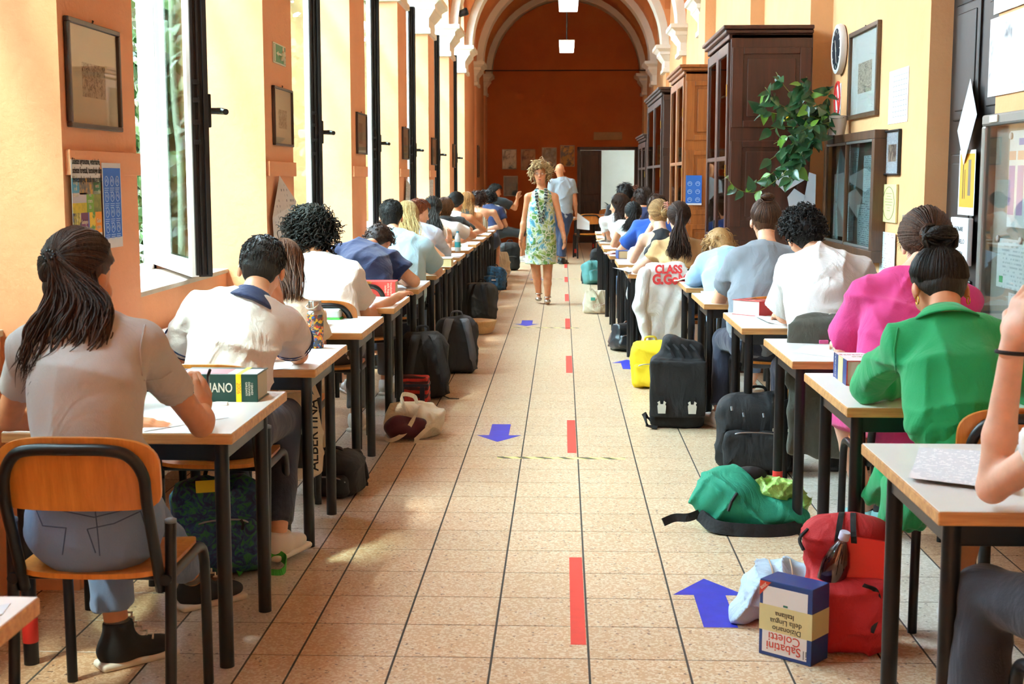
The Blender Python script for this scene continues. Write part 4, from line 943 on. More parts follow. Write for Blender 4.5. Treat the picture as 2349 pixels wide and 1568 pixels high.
# 1: green dress
J, H = Rr(1, hd=(2155, 660, 4.40), hp=38, hy=4, N=Q(2170, 752, 4.20), SL=Q(2072, 790, 4.20), SR=Q(2300, 780, 4.22), C=Q(2190, 860, 4.10), W=Q(2195, 965, 4.02), P=(1.31, 4.02, .56), EL=Z(1990, 885, .795), WL=(1.30, 4.72, .775), ER=Q(2365, 890, 4.5), WR=(1.5, 4.75, .775), KL=(1.16, 4.40, .52), KR=(1.40, 4.42, .52), AL=(1.02, 4.40, .12), AR=(1.30, 4.35, .1))
r1 = person('girl in a green dress with dark hair in a bun and gold hoop earrings', J, H, h=.009, sk=SK_TAN, female=True, top=('tee', GREEN, 1.9, dict(g=.018, hem=.75, collar=None, name='dress_bodice', noise=.0035, ns=21)), hair=(H_BLACK, hs_bun((.03, -.55, .80), .052, 60, 260, .0055, thick=.010)), shoe=WHITESHOE)
b = SDF(.009); P = J['P']; gat = lambda X: .006*np.sin(X[..., 0]*150+6*X[..., 1])*np.clip((.80-X[..., 2])*8, 0, 1)
b.sweep([J['W']+A((0, .0, -.02)), P+A((0, 0, .08)), P+A((0, .10, .0)), P+A((-.05, .33, -.04)), P+A((-.06, .42, -.12))], [.150, .195, .215, .24, .25], [.105, .15, .13, .11, .06], (1, 0, 0), .03)
b.sweep([P+A((-.17, .1, .0)), P+A((-.20, .20, -.08)), P+A((-.20, .25, -.15))], [.06, .09, .09], [.10, .10, .06], (1, 0, 0), .04)
put(b.mesh('skirt', noise=.004, nscale=16, fold=lambda X: gat(X)+crease('gs', .008, 45.)(X)), 'skirt', GREEN, r1)
N_ = J['N']; cm = MB(); up_ = nv(N_-J['C'])
pc = []
for i in range(25):
    a = -2.5+5.0*i/24; bk_ = -nv(np.cross(up_, [1, 0, 0])); d_ = np.array([1., 0, 0])*math.sin(a)*.108+bk_*math.cos(a)*.096; pc.append(d_)
cm.grid(lambda u, v: Vector(N_+pc[int(round(u*24))]*(.62+.46*v)+up_*(.060-.052*v)), 24, 3, thick=tuple(up_*-.007)); put(cm.mesh(), 'collar', GREEN, r1, smooth=True)
for s_ in (-1, 1):
    m = MB(); c = H.p(s_*.083, -.006, -.052); m.tube([Vector(c+(H.f*math.cos(t_)+H.u*math.sin(t_))*.013) for t_ in np.linspace(0, 6.28, 19)[:-1]], .0022, 6, closed=True); put(m.mesh(), 'earring', mat('gold', '#d8a33c', .25, 1.), r1, smooth=True)
stitch(r1, 'dress_bodice', [[(2060, 752), (2052, 800), (2056, 862)]], GREEN, r=.003)
# 2: fuchsia tee
J, H = Rr(2, hd=(2122, 562, 5.48), hp=26, hy=-6, N=Q(2088, 640, 5.32), SL=Q(1992, 680, 5.30), SR=Q(2205, 690, 5.32), C=Q(2070, 750, 5.22), W=Q(2055, 850, 5.14), P=(1.36, 5.12, .56), EL=Q(1938, 800, 5.46), WL=(1.2, 5.8, .775), KL=(1.16, 5.50, .52), KR=(1.42, 5.52, .52), AL=tuple(ony(1990, 1175, 5.62)), AR=(1.35, 5.55, .1))
r2 = person('student in a fuchsia tee with brown pinned-up hair', J, H, h=.0095, sk=SK_PALE, female=True, top=('tee', PINK, .80, dict(g=.026, hem=-.15, flare=.035, noise=.004)), bottom=('shorts', cloth('fuchsia_shorts', '#cf3a80')), hair=(H_CHEST, hs_bun((.10, -.85, -.30), .050, 70, 330, .007, thick=.026, wisps=90, k=1.30)), shoe=TEALSHOE)
for an in (J['AL'], J['AR']):
    b = SDF(.008); b.cone(an+A((0, 0, -.02)), an+A((0, 0, .035)), .042, .040, .01, [(an+A((0, 0, .03)), (0, 0, 1))]); put(b.mesh('s'), 'sock', BLACK_T, r2)
# 3: white tee, black curls
J, H = Rr(3, hd=(1846, 542, 6.86), hp=28, hy=6, hr=-12, N=Q(1878, 592, 6.70), SL=Q(1818, 625, 6.66), SR=Q(1965, 628, 6.68), C=Q(1885, 690, 6.52), W=Q(1895, 750, 6.45), P=(1.27, 6.42, .56), EL=Q(1805, 722, 6.85), WL=(1.15, 7.05, .775), ER=Q(2010, 720, 6.9))
r3 = person('boy with short black curls in a loose white tee', J, H, h=.0095, sk=SK_LIGHT, top=('tee', WHITE_T, .78, dict(g=.026, hem=-.1, flare=.034, noise=.0045, ns=15)), bottom=('trousers', NAVYP), hair=(H_BLACK, hs_curly(520, .008, .032, .022, .0045, lo=.0, vol=1.14, out=.9, drop=.3)), torso=1.04, shoe=DARKSHOE)
# 4: grey tee, top knot
J, H = Rr(4, hd=(1756, 508, 8.06), hp=14, hy=0, N=Q(1758, 570, 7.92), SL=Q(1695, 602, 7.90), SR=Q(1830, 606, 7.90), C=Q(1745, 680, 7.78), W=Q(1738, 745, 7.70), P=(1.15, 7.72, .56), EL=Q(1648, 692, 8.15), WL=(.98, 8.35, .775), KL=(.98, 8.1, .52), AL=(.95, 8.0, .1))
r4 = person('boy with a messy top knot in a heather grey tee', J, H, h=.0105, sk=SK_LIGHT, top=('tee', GREYT, .62, dict(g=.020, hem=-.2, noise=.004)), bottom=('trousers', NAVYP), hair=(H_CHEST, hs_bun((0, -.60, .72), .036, 40, 200, .0055, thick=.010, wisps=30)), torso=1.08, shoe=WHITESHOE)
# 5: blond, pale blue shirt, head on arms
J, H = Rr(5, hd=(1652, 566, 9.62), hp=58, hy=20, N=Q(1668, 592, 9.42), SL=Q(1622, 602, 9.38), SR=Q(1722, 600, 9.40), C=Q(1665, 640, 9.2), W=Q(1670, 690, 9.08), P=(1.16, 9.0, .56), EL=Q(1592, 638, 9.35), WL=(1.12, 9.75, .775))
r5 = person('blond student in a sky blue shirt bent low over the books', J, H, h=.012, sk=SK_PALE, female=True, top=('tee', SKYB, 1.6, dict(g=.024, name='shirt', noise=.005)), bottom=('trousers', JEANS), hair=(H_DKBLOND, hs_curly(260, .010, .055, .020, .005, lo=.1, vol=1.14, out=.35, drop=.8, turns=.7)))
# 6: tan top, brown ponytail
J, H = Rr(6, hd=(1557, 502, 10.62), hp=14, N=Q(1556, 556, 10.5), SL=Q(1515, 572, 10.48), SR=Q(1602, 572, 10.48), EL=Q(1460, 618, 10.66), WL=(.75, 10.85, .775), P=(.90, 10.28, .56))
r6 = person('girl with a long brown ponytail in a tan sleeveless blouse', J, H, h=.011, sk=SK_PALE, female=True, top=('tee', TANT, .30, dict(g=.016, name='blouse', hem=.1)), bottom=('trousers', BLACKP), hair=(H_BROWN, hs_pony((0, -.92, -.05), Q(1560, 600, 10.30), [(Q(1557, 545, 10.33), (.03, .02, .02)), (Q(1558, 575, 10.31), (.045, .02, .02))], n=170, ng=190, r=.006, wob=.012, waves=1.4, tipw=(.03, .015, .02))))
# 7: black top, blond clip
J, H = Rr(7, hd=(1511, 494, 11.78), hp=14, hy=15, N=Q(1515, 535, 11.66), SL=Q(1477, 548, 11.64), SR=Q(1552, 550, 11.64), EL=Q(1452, 595, 11.86), WL=(.78, 11.86, 1.06), P=(.86, 11.48, .56))
r7 = person('blond girl with a pink claw clip in a black sleeveless top', J, H, h=.012, sk=SK_PALE, female=True, top=('tank', BLACK_T, 0, dict(name='tank_top')), bottom=('trousers', cloth('white_trousers', '#e9e6e1')), hair=(H_DKBLOND, hs_bun((.15, -.9, -.2), .036, 40, 200, .006, thick=.014, flat=1.6, wisps=20)))
m = MB(); c = H.d(nv([.2, -.95, .05]), 1.55)
for i in range(6): m.tube(spline([Vector(c+H.u*(.04-.016*i)+H.r*-.028), Vector(c+H.u*(.04-.016*i)-H.f*.018), Vector(c+H.u*(.04-.016*i)+H.r*.028)], 4), .004, 6)
m.tube([Vector(c+H.u*.05-H.f*.014), Vector(c-H.u*.05-H.f*.014)], .006, 8); put(m.mesh(), 'claw_clip', mat('pink_plastic', '#c98f80', .35), r7, smooth=True)
# 8: royal blue
J, H = Rr(8, hd=(1507, 478, 13.1), hp=14, N=Q(1500, 512, 12.98), SL=Q(1468, 522, 12.96), P=(.86, 12.75, .56))
r8 = person('dark haired student in a royal blue tee beyond the blond girl', J, H, h=.014, sk=SK_LIGHT, top=('tee', BLUES, .7, {}), bottom=('trousers', NAVYP), hair=(H_BROWN, hs_short(300, .035, .018)))
# 9: white sleeveless, black ponytail
J, H = Rr(9, hd=(1452, 492, 14.45), hp=18, hy=12, SL=Q(1426, 518, 14.3), P=(.80, 14.1, .56))
r9 = person('girl with a loose black ponytail in a white sleeveless top', J, H, h=.014, sk=SK_LIGHT, female=True, top=('tee', WHITE_T, .2, dict(name='sleeveless_top')), bottom=('trousers', BLACKP), hair=(H_BLACK, hs_pony((-.1, -.9, -.1), Q(1440, 528, 14.2), [(Q(1448, 510, 14.22), (.03, .02, .01))], n=100, ng=140, r=.008, wob=.01, tipw=(.04, .02, .015))))
# 10: long wavy dark hair, face in profile
J, H = Rr(10, hd=(1420, 472, 15.7), hp=8, hy=75, EL=(.55, 15.7, .80), WL=(.60, 15.75, 1.05), P=(.78, 15.35, .56))
r10 = person('girl with long wavy dark hair looking sideways, white and striped top', J, H, h=.013, sk=SK_LIGHT, female=True, face=True, top=('tee', WHITE_T, .5, {}), bottom=('trousers', JEANS), hair=(H_BROWN, hs_long(Q(1432, 515, 15.5), [(Q(1432, 490, 15.55), (.08, .05, .01))], n=150, r=.009, wob=.03, waves=2, tipw=(.09, .05, .02), thick=.022)))
# 11-13: heads at the end of the row
for k, (hd, lb, hm, tp) in enumerate((((1434, 448, 17.2), 'black haired student near the far doorway', H_BLACK, BLACK_T), ((1456, 452, 18.6), 'auburn haired student near the last cabinet', H_AUB, GREYT), ((1476, 458, 16.2), 'dark haired student leaning towards the cabinets', H_BROWN, NAVY_T))):
    J = seat_joints(ony(*hd).x, hd[2]-.32, head=Q(*hd)); H = Head(J['head'], 14, (0, -20, 10)[k])
    person(lb, J, H, h=.017, sk=SK_TAN, top=('tee', tp, .6, {}), bottom=('trousers', NAVYP), hair=(hm, hs_short(220, .05, .026)))

# ================================================================ THE TWO ADULTS
# woman walking towards us in a patterned dress
YT = 15.9; HT = (ony(1240, 398, YT))
J = dict(P=Q(1241, 570, YT), W=Q(1242, 520, YT), C=Q(1242, 470, YT), N=Q(1242, 437, YT+.03), SL=Q(1272, 452, YT), SR=Q(1212, 452, YT), EL=Q(1284, 503, YT+.02), ER=Q(1203, 503, YT+.02), WL=Q(1293, 540, YT-.04), WR=Q(1196, 540, YT-.04),
         KL=Q(1256, 634, YT-.03), KR=Q(1231, 632, YT+.05), AL=Q(1256, 680, YT-.02), AR=Q(1236, 672, YT+.10), head=tuple(HT))
J = {k: A(v) for k, v in J.items()}; H = Head(J['head'], 2, 180-6, 0, 1.02)
def hairT(Lk, H, J, h):
    curls(Lk, H, 420, lo=.40, size=.016, length=.070, r=.008, vol=1.16, out=.5, drop=.6, turns=1.1); return cap(h, H, .026, cut=(.05, .085), low=-.12)
tch = person('woman with short wavy blond hair and glasses walking in a green patterned dress', J, H, h=.008, sk=SK_WARM, female=True, face=True, standing=True, hair=(H_BLOND, hairT), root=(J['P'][0], YT, 0),
             hands=[dict(wrist=J['WL'], d=(.12, -.05, -1), back=(.9, .3, 0), side=1, curl=.3), dict(wrist=J['WR'], d=(-.12, -.05, -1), back=(-.9, .3, 0), side=-1, curl=.3)])
DR = cloth('paisley_dress', '#9fc79a', fold=.3); t = NT(DR); v = t.coords((1, 1, 1))
vo = t.new('ShaderNodeTexVoronoi', feature='DISTANCE_TO_EDGE'); vo.inputs['Scale'].default_value = 17; t.link(v, vo.inputs['Vector']); n1 = t.noise(v, 4.5, 3, .6, 2.5); n2 = t.noise(v, 9, 2)
base = t.ramp(n1, [(.30, '#3f6a2e'), (.40, '#9bb84a'), (.50, '#e6efdc'), (.58, '#57a8c0'), (.66, '#2f6e9a'), (.75, '#dce9d0')]); web = t.ramp(vo.outputs['Distance'], [(.03, '#f2f4e4'), (.08, '#5d8a3c')])
mk = t.ramp(n2, [(.50, '#000000'), (.58, '#ffffff')]); t.link(t.mix(mk, base, web), t.b.inputs['Base Color'])
b = SDF(.008); px = lambda u, v_: Q(u, v_, YT)
b.sweep([px(1242, 440), px(1242, 455), px(1241, 500), px(1241, 545), px(1240, 606)], [.085, .14, .165, .178, .19], [.085, .115, .14, .15, .15], (1, 0, 0), .02, [(px(1240, 604), (0, 0, -1)), (A(J['N'])+A((0, 0, .01)), (0, 0, 1))])
put(b.mesh('dress', noise=.003, nscale=17, fold=crease('dress', .008, 44.)), 'dress', DR, tch)
hp = lambda x, y, z: Vector(H.p(x, y, z))
for s_ in (-1, 1):
    b = SDF(.003); b.ell(H.p(s_*.030, .080, .0), (.011, .009, .008), H.R, 0); put(b.mesh('eye'), 'eye', mat('eye_white', '#e9e4de', .2), tch)
    b = SDF(.003); b.ell(H.p(s_*.030, .088, .0), (.005, .004, .005), H.R, 0); put(b.mesh('iris'), 'iris', mat('eye_dark', '#2b211b', .1), tch)
    m = MB(); m.tube([hp(s_*.014, .092, .020), hp(s_*.03, .094, .025), hp(s_*.048, .082, .019)], .003, 6); put(m.mesh(), 'eyebrow', H_DKBLOND, tch)
m = MB()
for s_ in (-1, 1):
    m.tube([hp(s_*.031+.022*math.cos(a), .104-.006*abs(math.cos(a)), -.002+.015*math.sin(a)) for a in np.linspace(0, 6.28, 17)[:-1]], .0017, 5, closed=True); m.tube([hp(s_*.053, .098, .003), hp(s_*.078, .04, .004), hp(s_*.080, -.01, .0)], .0015, 5)
m.tube([hp(-.009, .103, .002), hp(.009, .103, .002)], .0016, 5); put(m.mesh(), 'glasses', mat('glasses_frame', '#3a2420', .3), tch, smooth=True)
b = SDF(.003); b.ell(H.p(0, .094, -.060), (.021, .007, .0045), H.R, .004); b.ell(H.p(0, .093, -.067), (.017, .007, .005), H.R, .004); put(b.mesh('lips'), 'lips', mat('lips', '#b5564c', .35), tch)
m = MB(); Nn = J['N']
for s_, dl in ((.05, .30), (.062, .25), (.04, .34)):                       # long bead necklace
    path = spline([Nn+A((-s_, -.07, .02)), Nn+A((-s_*1.05, -.15, -.09)), Nn+A((-.02, -.185, -dl)), Nn+A((.02, -.185, -dl)), Nn+A((s_*1.05, -.15, -.09)), Nn+A((s_, -.07, .02))], 7)
    for i, p in enumerate(path):
        q = MB().lathe([(0, -.011), (.009, -.006), (.011, 0), (.009, .006), (0, .011)], 6, Matrix.Translation(p)); m.add(q.v[0], q.f, i % 2)
put(m.mesh(), 'necklace', [mat('necklace_bead', '#1d2421', .25), mat('necklace_bead_light', '#9fa79a', .3)], tch, smooth=True)
SIL = mat('silver_leather', '#b9b2a4', .25, .8)
for an, tilt in ((J['AL'], .35), (J['AR'], 0.)):
    b = SDF(.005); c = A((an[0], an[1], max(an[2]-.085, .012))); b.ell(c+A((0, -.10, .022+.03*tilt)), (.040, .055, .026), None, .02); b.ell(c+A((0, -.02, .012)), (.034, .07, .016), None, .02); b.cone(c+A((0, .04, .035)), c+A((0, .045, .0)), .026, .016, .01); put(b.mesh('shoe'), 'shoe', SIL, tch)
    m = MB(); m.tube([Vector(an+A((.040*math.cos(a), .040*math.sin(a), -.005))) for a in np.linspace(0, 6.28, 17)[:-1]], .005, 6, closed=True); put(m.mesh(), 'ankle_strap', SIL, tch)
# bald man seen from behind
YM = 23.5
J = {k: A(v) for k, v in dict(P=Q(1290, 497, YM), W=Q(1292, 470, YM), C=Q(1293, 440, YM), N=Q(1288, 410, YM), SL=Q(1268, 420, YM), SR=Q(1310, 420, YM), EL=Q(1262, 455, YM), ER=Q(1318, 457, YM), WL=Q(1264, 488, YM+.1), WR=Q(1321, 486, YM+.05), KL=Q(1285, 548, YM), KR=Q(1291, 550, YM-.1), AL=Q(1286, 590, YM), AR=Q(1290, 592, YM-.1), head=Q(1284, 391, YM)).items()}
J['FD'] = nv([.5, 1, 0]); H = Head(J['head'], 5, 10)
man = person('bald man in a grey short sleeved polo standing with his back turned', J, H, h=.012, sk=SK_TAN, top=('tee', cloth('grey_polo', '#9aa2ac'), .66, dict(hem=.1, collar=cloth('grey_polo', '#9aa2ac'), name='polo_shirt')), bottom=('trousers', cloth('dark_jeans', '#232f4d'), dict(cuff=.06)), standing=True, shoe=DARKSHOE, root=(J['P'][0], YM, 0), hands=[dict(wrist=J['WR'], d=(.1, .05, -1), back=(.9, 0, 0), side=1, curl=.5, h=.006)])
m = MB(); w = J['WR']; m.grid(lambda u, v_: (w[0]+.02+.22*v_, w[1]-.02-.05*v_+.03*math.sin(u*3), w[2]-.08-.16*v_+.24*(u-.5)*-.6-.14*u*(1-v_)), 4, 8, thick=(0, .0006, .0006)); o = m.build('exam_sheet', mat('paper_white', '#e2e5e8', .8)); tag(o, "white printed sheet hanging from the bald man's hand", 'paper')
# ================================================================ DESKS AND CHAIRS
LAM = mat('white_laminate', '#f1eee9', .28, spec=.5, var=.02); PLY = wood('beech_edge', '#a8703c', '#d9a566', .5, 2., 0); STEEL = mat('black_steel', '#101114', .35, .2, bump=.05, bscale=300)
CHW = wood('chair_plywood', '#b2671f', '#d8893a', .35, 1.2, 2, coat=.35); REDTAPE = mat('red_tape', '#c92a22', .5); CAPM = mat('grey_cap', '#6d7a84', .4)
DW, DD = .70, .80
def copy_thing(root):
    r = root.copy(); C.objects.link(r)
    for ch in root.children:
        c = ch.copy(); C.objects.link(c); c.parent = r
        for g in ch.children:
            d = g.copy(); C.objects.link(d); d.parent = c
    return r
def make_desk():
    r = empty('school_desk', (0, 0, 0)); t0, t1 = DESK_Z-.034, DESK_Z-.0015
    MB().bbox((-DW/2, 0, t0), (DW/2, DD, t1), .004).build('tabletop', PLY, r); MB().bbox((-DW/2+.003, .003, t1-.001), (DW/2-.003, DD-.003, DESK_Z), .0012).build('laminate', LAM, r)
    m = MB(); x, y0, y1 = DW/2-.045, .045, .575; z0, z1 = t0-.055, t0
    m.bbox((-x, y0-.014, z0), (x, y0+.014, z1), .003); m.bbox((-x, y1-.014, z0), (x, y1+.014, z1), .003)
    for s_ in (-1, 1): m.bbox((s_*x-.014, y0, z0), (s_*x+.014, y1, z1), .003)
    m.build('frame', STEEL, r)
    for xx in (-x, x):
        for yy in (y0, y1):
            q = MB(); q.lathe([(.0225, .0), (.0225, t0)], 16, Matrix.Translation((xx, yy, 0))); q.build('leg', STEEL, r, smooth=True, angle=SA)
    return r
desk0 = make_desk(); nd = [0]; DESKS = {}
def desk(key, xc, y, label, rz=0., z=0, group=None):
    o = desk0 if nd[0] == 0 else copy_thing(desk0); nd[0] += 1; o.location = (xc, y, z); o.rotation_euler = (0, 0, rz); tag(o, label, 'desk', group); DESKS[key] = o; return o
def rounded(u, v, w, h, k=4.):
    """square [-1,1]^2 mapped into a rounded rectangle"""
    m = max(abs(u), abs(v)); 
    if m < 1e-6: return 0, 0
    l = (abs(u)**k+abs(v)**k)**(1/k); return u*m/l*w, v*m/l*h
def make_chair():
    r = empty('school_chair', (0, 0, 0))
    def seat(u, v):
        x, y = rounded(u*2-1, v*2-1, .205, .20, 5.); return (x, y, .462-.010*math.cos(x*7)*(1 if y < .1 else .6)-.9*max(0, y-.14)**2*4)
    m = MB(); m.grid(seat, 16, 16, thick=(0, 0, -.014)); m.build('seat', CHW, r, smooth=True, angle=SA)
    def back(u, v):
        x, z = rounded(u*2-1, v*2-1, .215, .098, 3.2 if v > .5 else 7.); return (x, -.238-.03*(1-(x/.215)**2)-.10*(z), .735+z)
    m = MB(); m.grid(back, 20, 12, thick=(0, .013, .001)); m.build('backrest', CHW, r, smooth=True, angle=SA)
    R = .0155; yb = lambda x, z: -.253-.03*(1-(x/.215)**2)-.10*(z-.735)-.005
    pth = [(-.185, -.16, .40), (-.185, -.215, .55), (-.185, yb(.185, .66), .66), (-.180, yb(.18, .735), .735), (-.150, yb(.15, .785), .785), (-.10, yb(.1, .805), .803), (0, yb(0, .805), .806)]
    pth = pth+[(-x, y, z) for x, y, z in pth[-2::-1]]; m = MB(); m.tube(spline(pth, 5), R, 10); m.build('back_frame', STEEL, r, smooth=True)
    for s_ in (-1, 1):
        m = MB(); m.tube([(s_*.214, -.155, .585), (s_*.212, -.175, .30), (s_*.212, -.205, .0)], R, 12); lg = m.build('leg', STEEL, r, smooth=True, angle=SA)
        MB().lathe([(.0162, .583), (.0162, .592), (.008, .596)], 12, Matrix.Translation((s_*.214, -.155, 0))).build('leg_cap', CAPM, lg, smooth=True)
        m = MB(); m.tube(spline([(s_*.205, -.19, .435), (s_*.205, .0, .435), (s_*.205, .13, .435), (s_*.205, .185, .40), (s_*.205, .20, .30), (s_*.205, .205, .0)], 5), R, 12); m.build('leg', STEEL, r, smooth=True, angle=SA)
    m = MB(); m.tube([(-.205, .05, .425), (.205, .05, .425)], .011, 8); m.tube([(-.205, -.12, .425), (.205, -.12, .425)], .011, 8); m.build('crossbar', STEEL, r)
    return r
chair0 = make_chair(); nc = [0]
def chair(xc, y, label, rz=0.):
    o = chair0 if nc[0] == 0 else copy_thing(chair0); nc[0] += 1; o.location = (xc, y, 0); o.rotation_euler = (0, 0, rz); tag(o, label, 'chair', 'plywood school chairs'); return o
WHO_L = ['the grey tee student', 'the white polo boy', 'the cream top girl', 'the curly student in white', 'the slumped navy tee student', 'the light blue tee boy', 'the long haired blond girl', 'the auburn boy in pale blue', 'the black ponytail girl', 'the black tee girl', 'the white tank top girl', 'the copper haired girl', 'the striped top girl', 'the last navy tee student']
ON_L = ['a green dictionary', 'a patterned thermos flask', 'a green lidded lunch tub', 'a red dictionary', 'a pencil pouch', 'a thick pale book', 'nothing but papers', 'a water bottle', 'a white carton', 'papers', 'an exam sheet', 'loose sheets', 'notes', 'a patterned bag']
for i, y in enumerate(LD):
    desk(('L', i+1), -1.33, y, 'white school desk of %s, with %s on it' % (WHO_L[i], ON_L[i]), group='white school desks'); xc = -1.33
    if i == 0: xc = -1.25
    if i == 1: xc = -1.29
    chair(xc, y-.30, 'bent plywood school chair under %s' % WHO_L[i])
desk(('L', 0), -1.297, 1.53, 'white school desk behind the grey tee student', group='white school desks')
WHO_R = ['the bare forearm student', 'the green dress girl', 'the fuchsia tee student', 'the loose white tee boy', 'the grey top knot boy', 'the bent blond student', 'the tan blouse girl', 'the claw clip girl', 'the royal blue student', 'the white sleeveless girl', 'the wavy haired girl', 'the black haired far student', 'the auburn far student']
ON_R = ['a folded exam sheet', 'a boxed dictionary', 'a juice carton', 'a red dictionary', 'a blank sheet', 'open books', 'a curled sheet', 'a blue book', 'an open white book', 'a steel bottle', 'an open yellowed book', 'papers', 'papers']
for i, y in enumerate(RD):
    desk(('R', i), RX[i]+DW/2, y, 'white school desk of %s, with %s on it' % (WHO_R[i], ON_R[i]), group='white school desks')
    xc = RX[i]+.36+(.06 if i == 1 else 0)
    if i == 2: xc = 1.36
    chair(xc, y-.30, 'bent plywood school chair under %s' % WHO_R[i])
def red_tip(key, lx, ly):
    m = MB(); m.lathe([(.0232, .07), (.0238, .072), (.0238, .145), (.0232, .147)], 16, Matrix.Translation((lx, ly, 0))); m.build('red_tape_band', REDTAPE, DESKS[key], smooth=True, angle=SA)
for key, lx, ly in ((('R', 2), -.305, .575), (('R', 4), -.305, .575), (('R', 10), -.305, .045), (('L', 1), -.305, .045)): red_tip(key, lx, ly)

# ================================================================ FLOOR MARKS
def flat(name, poly, m, label, cat, z=.0006, group=None):
    b = MB(); b.prism(poly, 0.0003, z); o = b.build(name, m); tag(o, label, cat, group); return o
RT = mat('floor_tape_red', '#e0463c', .45, var=.06, vscale=20); BT = mat('floor_tape_blue', '#2b36b4', .42, var=.10, vscale=18)
DASH = ['beside the boxed dictionary', 'beyond the yellow and black tape', 'level with the yellow backpack', 'crossed by the faded yellow tape', "beside the walking woman's shoes", 'crossed by the thin far yellow tape', "at the bald man's shoes"]
for k in range(7):
    y = 4.165+3.03*k; flat('tape_strip', [(TX0-.056, y), (TX0-.006, y), (TX0-.006, y+1.0), (TX0-.056, y+1.0)], RT, 'red tape dash on the middle floor joint, '+DASH[k], 'floor tape', group='red centre dashes')
def arrow(name, x, tip, d, lab):                     # d = +1 points away, -1 towards us
    p = [(-.057, -.55), (.057, -.55), (.057, -.20), (.132, -.20), (0, 0), (-.132, -.20), (-.057, -.20)]; P_ = [(x+a*d, tip+b*d) for a, b in p]
    flat(name, P_, BT, lab, 'floor arrow')
arrow('floor_arrow', .535, 4.90, 1, 'blue floor arrow beside the boxed dictionary'); arrow('floor_arrow', -.366, 7.49, -1, 'blue floor arrow just beyond the yellow and black tape')
arrow('floor_arrow', .535, 11.0, 1, 'blue floor arrow next to the yellow backpack'); arrow('floor_arrow', -.365, 13.5, -1, "blue floor arrow before the walking woman"); arrow('floor_arrow', -.365, 19.6, -1, "blue floor arrow behind the walking woman's legs")
YT_ = mat('hazard_tape', '#dfd35a', .5); t = NT(YT_); wv = t.new('ShaderNodeTexWave'); wv.inputs['Scale'].default_value = 5.5; wv.bands_direction = 'DIAGONAL'; wv.inputs['Distortion'].default_value = 3; wv.inputs['Detail'].default_value = 3; t.link(t.coords(), wv.inputs['Vector']); t.link(t.ramp(wv.outputs['Fac'], [(.30, '#4d4a35'), (.42, '#e2d75c'), (.8, '#efe9a0')]), t.b.inputs['Base Color'])
for y, x0, x1, lb in ((7.06, -.346, .341, 'worn yellow and black hazard tape across the aisle'), (13.35, -.51, .17, 'faded yellow tape across the aisle before the woman'), (19.9, -.45, .3, 'thin yellow tape across the aisle far back')):
    flat('hazard_tape', [(x0, y-.022), (x1, y-.026), (x1, y+.020), (x0, y+.026)], YT_, lb, 'floor tape')

# ================================================================ CABINETS ALONG THE RIGHT WALL
def cabinet(x0, y0, y1, z1, m, label, depth=None):
    x1 = XR-.145 if y0 > 12 else XR-.005; r = empty('bookcase', ((x0+x1)/2, (y0+y1)/2, 0)); tag(r, label, 'cabinet'); ox, oy = -(x0+x1)/2, -(y0+y1)/2
    def bx(n, lo, hi, b=.006, mm=None, par=None): return MB().bbox((lo[0]+ox, lo[1]+oy, lo[2]), (hi[0]+ox, hi[1]+oy, hi[2]), b).build(n, mm or m, par or r)
    for ya in (y0, y1-.03):
        sp = bx('side_panel', (x0+.02, ya, .0), (x1, ya+.03, z1-.06))
    for z0_, z1_ in ((.10, 1.02), (1.12, z1*.53+.38), (z1*.53+.48, z1-.16)):         # raised frame pieces on the near side
        w = .085; X0, X1 = x0+.03, x1-.01
        for lo, hi in (((X0, z0_), (X0+w, z1_)), ((X1-w, z0_), (X1, z1_)), ((X0+w, z0_), (X1-w, z0_+.05)), ((X0+w, z1_-.05), (X1-w, z1_))):
            bx('side_frame', (lo[0], y0-.014, lo[1]), (hi[0], y0, hi[1]), .004)
        bx('side_inset', (X0+w+.03, y0-.008, z0_+.08), (X1-w-.03, y0, z1_-.08), .005)
    bx('back_panel', (x1-.02, y0+.03, .05), (x1, y1-.03, z1-.06), .002); bx('plinth', (x0+.01, y0-.01, 0), (x1, y1+.01, .10))
    for i, (e, za, zb) in enumerate(((.0, z1-.10, z1-.06), (.025, z1-.06, z1-.03), (.045, z1-.03, z1))): bx('cornice', (x0-e, y0-e, za), (x1, y1+e, zb), .008)
    for k in range(5): bx('shelf', (x0+.06, y0+.03, .45+.42*k), (x1-.02, y1-.03, .47+.42*k), .002)
    n = 2; w = (y1-y0-.06)/n
    for k in range(n):
        ya = y0+.03+k*w; d = bx('door', (x0, ya, .12), (x0+.03, ya+.065, z1-.12)); bx('door_stile', (x0, ya+w-.065, .12), (x0+.03, ya+w, z1-.12), par=r)
        for zz in (.12, .95, 1.62, z1-.20): bx('door_rail', (x0+.002, ya+.065, zz), (x0+.028, ya+w-.065, zz+(.08 if zz != 1.62 else .035)), .004)
        bx('door_panel', (x0+.008, ya+.065, .2), (x0+.02, ya+w-.065, .95), .004); bx('pane', (x0+.012, ya+.06, 1.0), (x0+.017, ya+w-.06, z1-.15), .001, glass('cabinet_glass', '#dfe3dc', .10))
    for zz in (.4, 1.5, 2.1): bx('hinge', (x0-.006, y0+.035, zz), (x0, y0+.05, zz+.09), .002, mat('brass', '#b58b3a', .4, 1.))
    bx('lock', (x0-.008, (y0+y1)/2-.02, 1.05), (x0, (y0+y1)/2+.02, 1.15), .003, STEEL)
    bk = [mat('book_a', '#8a7a62', .8), mat('book_b', '#5b4a3d', .8), mat('book_c', '#9b9488', .8)]
    return r
MAHOG = wood('mahogany', '#2a120b', '#4a2114', .42, .8, 2, coat=.25); OAKC = wood('warm_oak', '#6b3a14', '#9a5a24', .45, .8, 2); WALN = wood('dark_walnut', '#25130d', '#3d2318', .5, .8, 2)
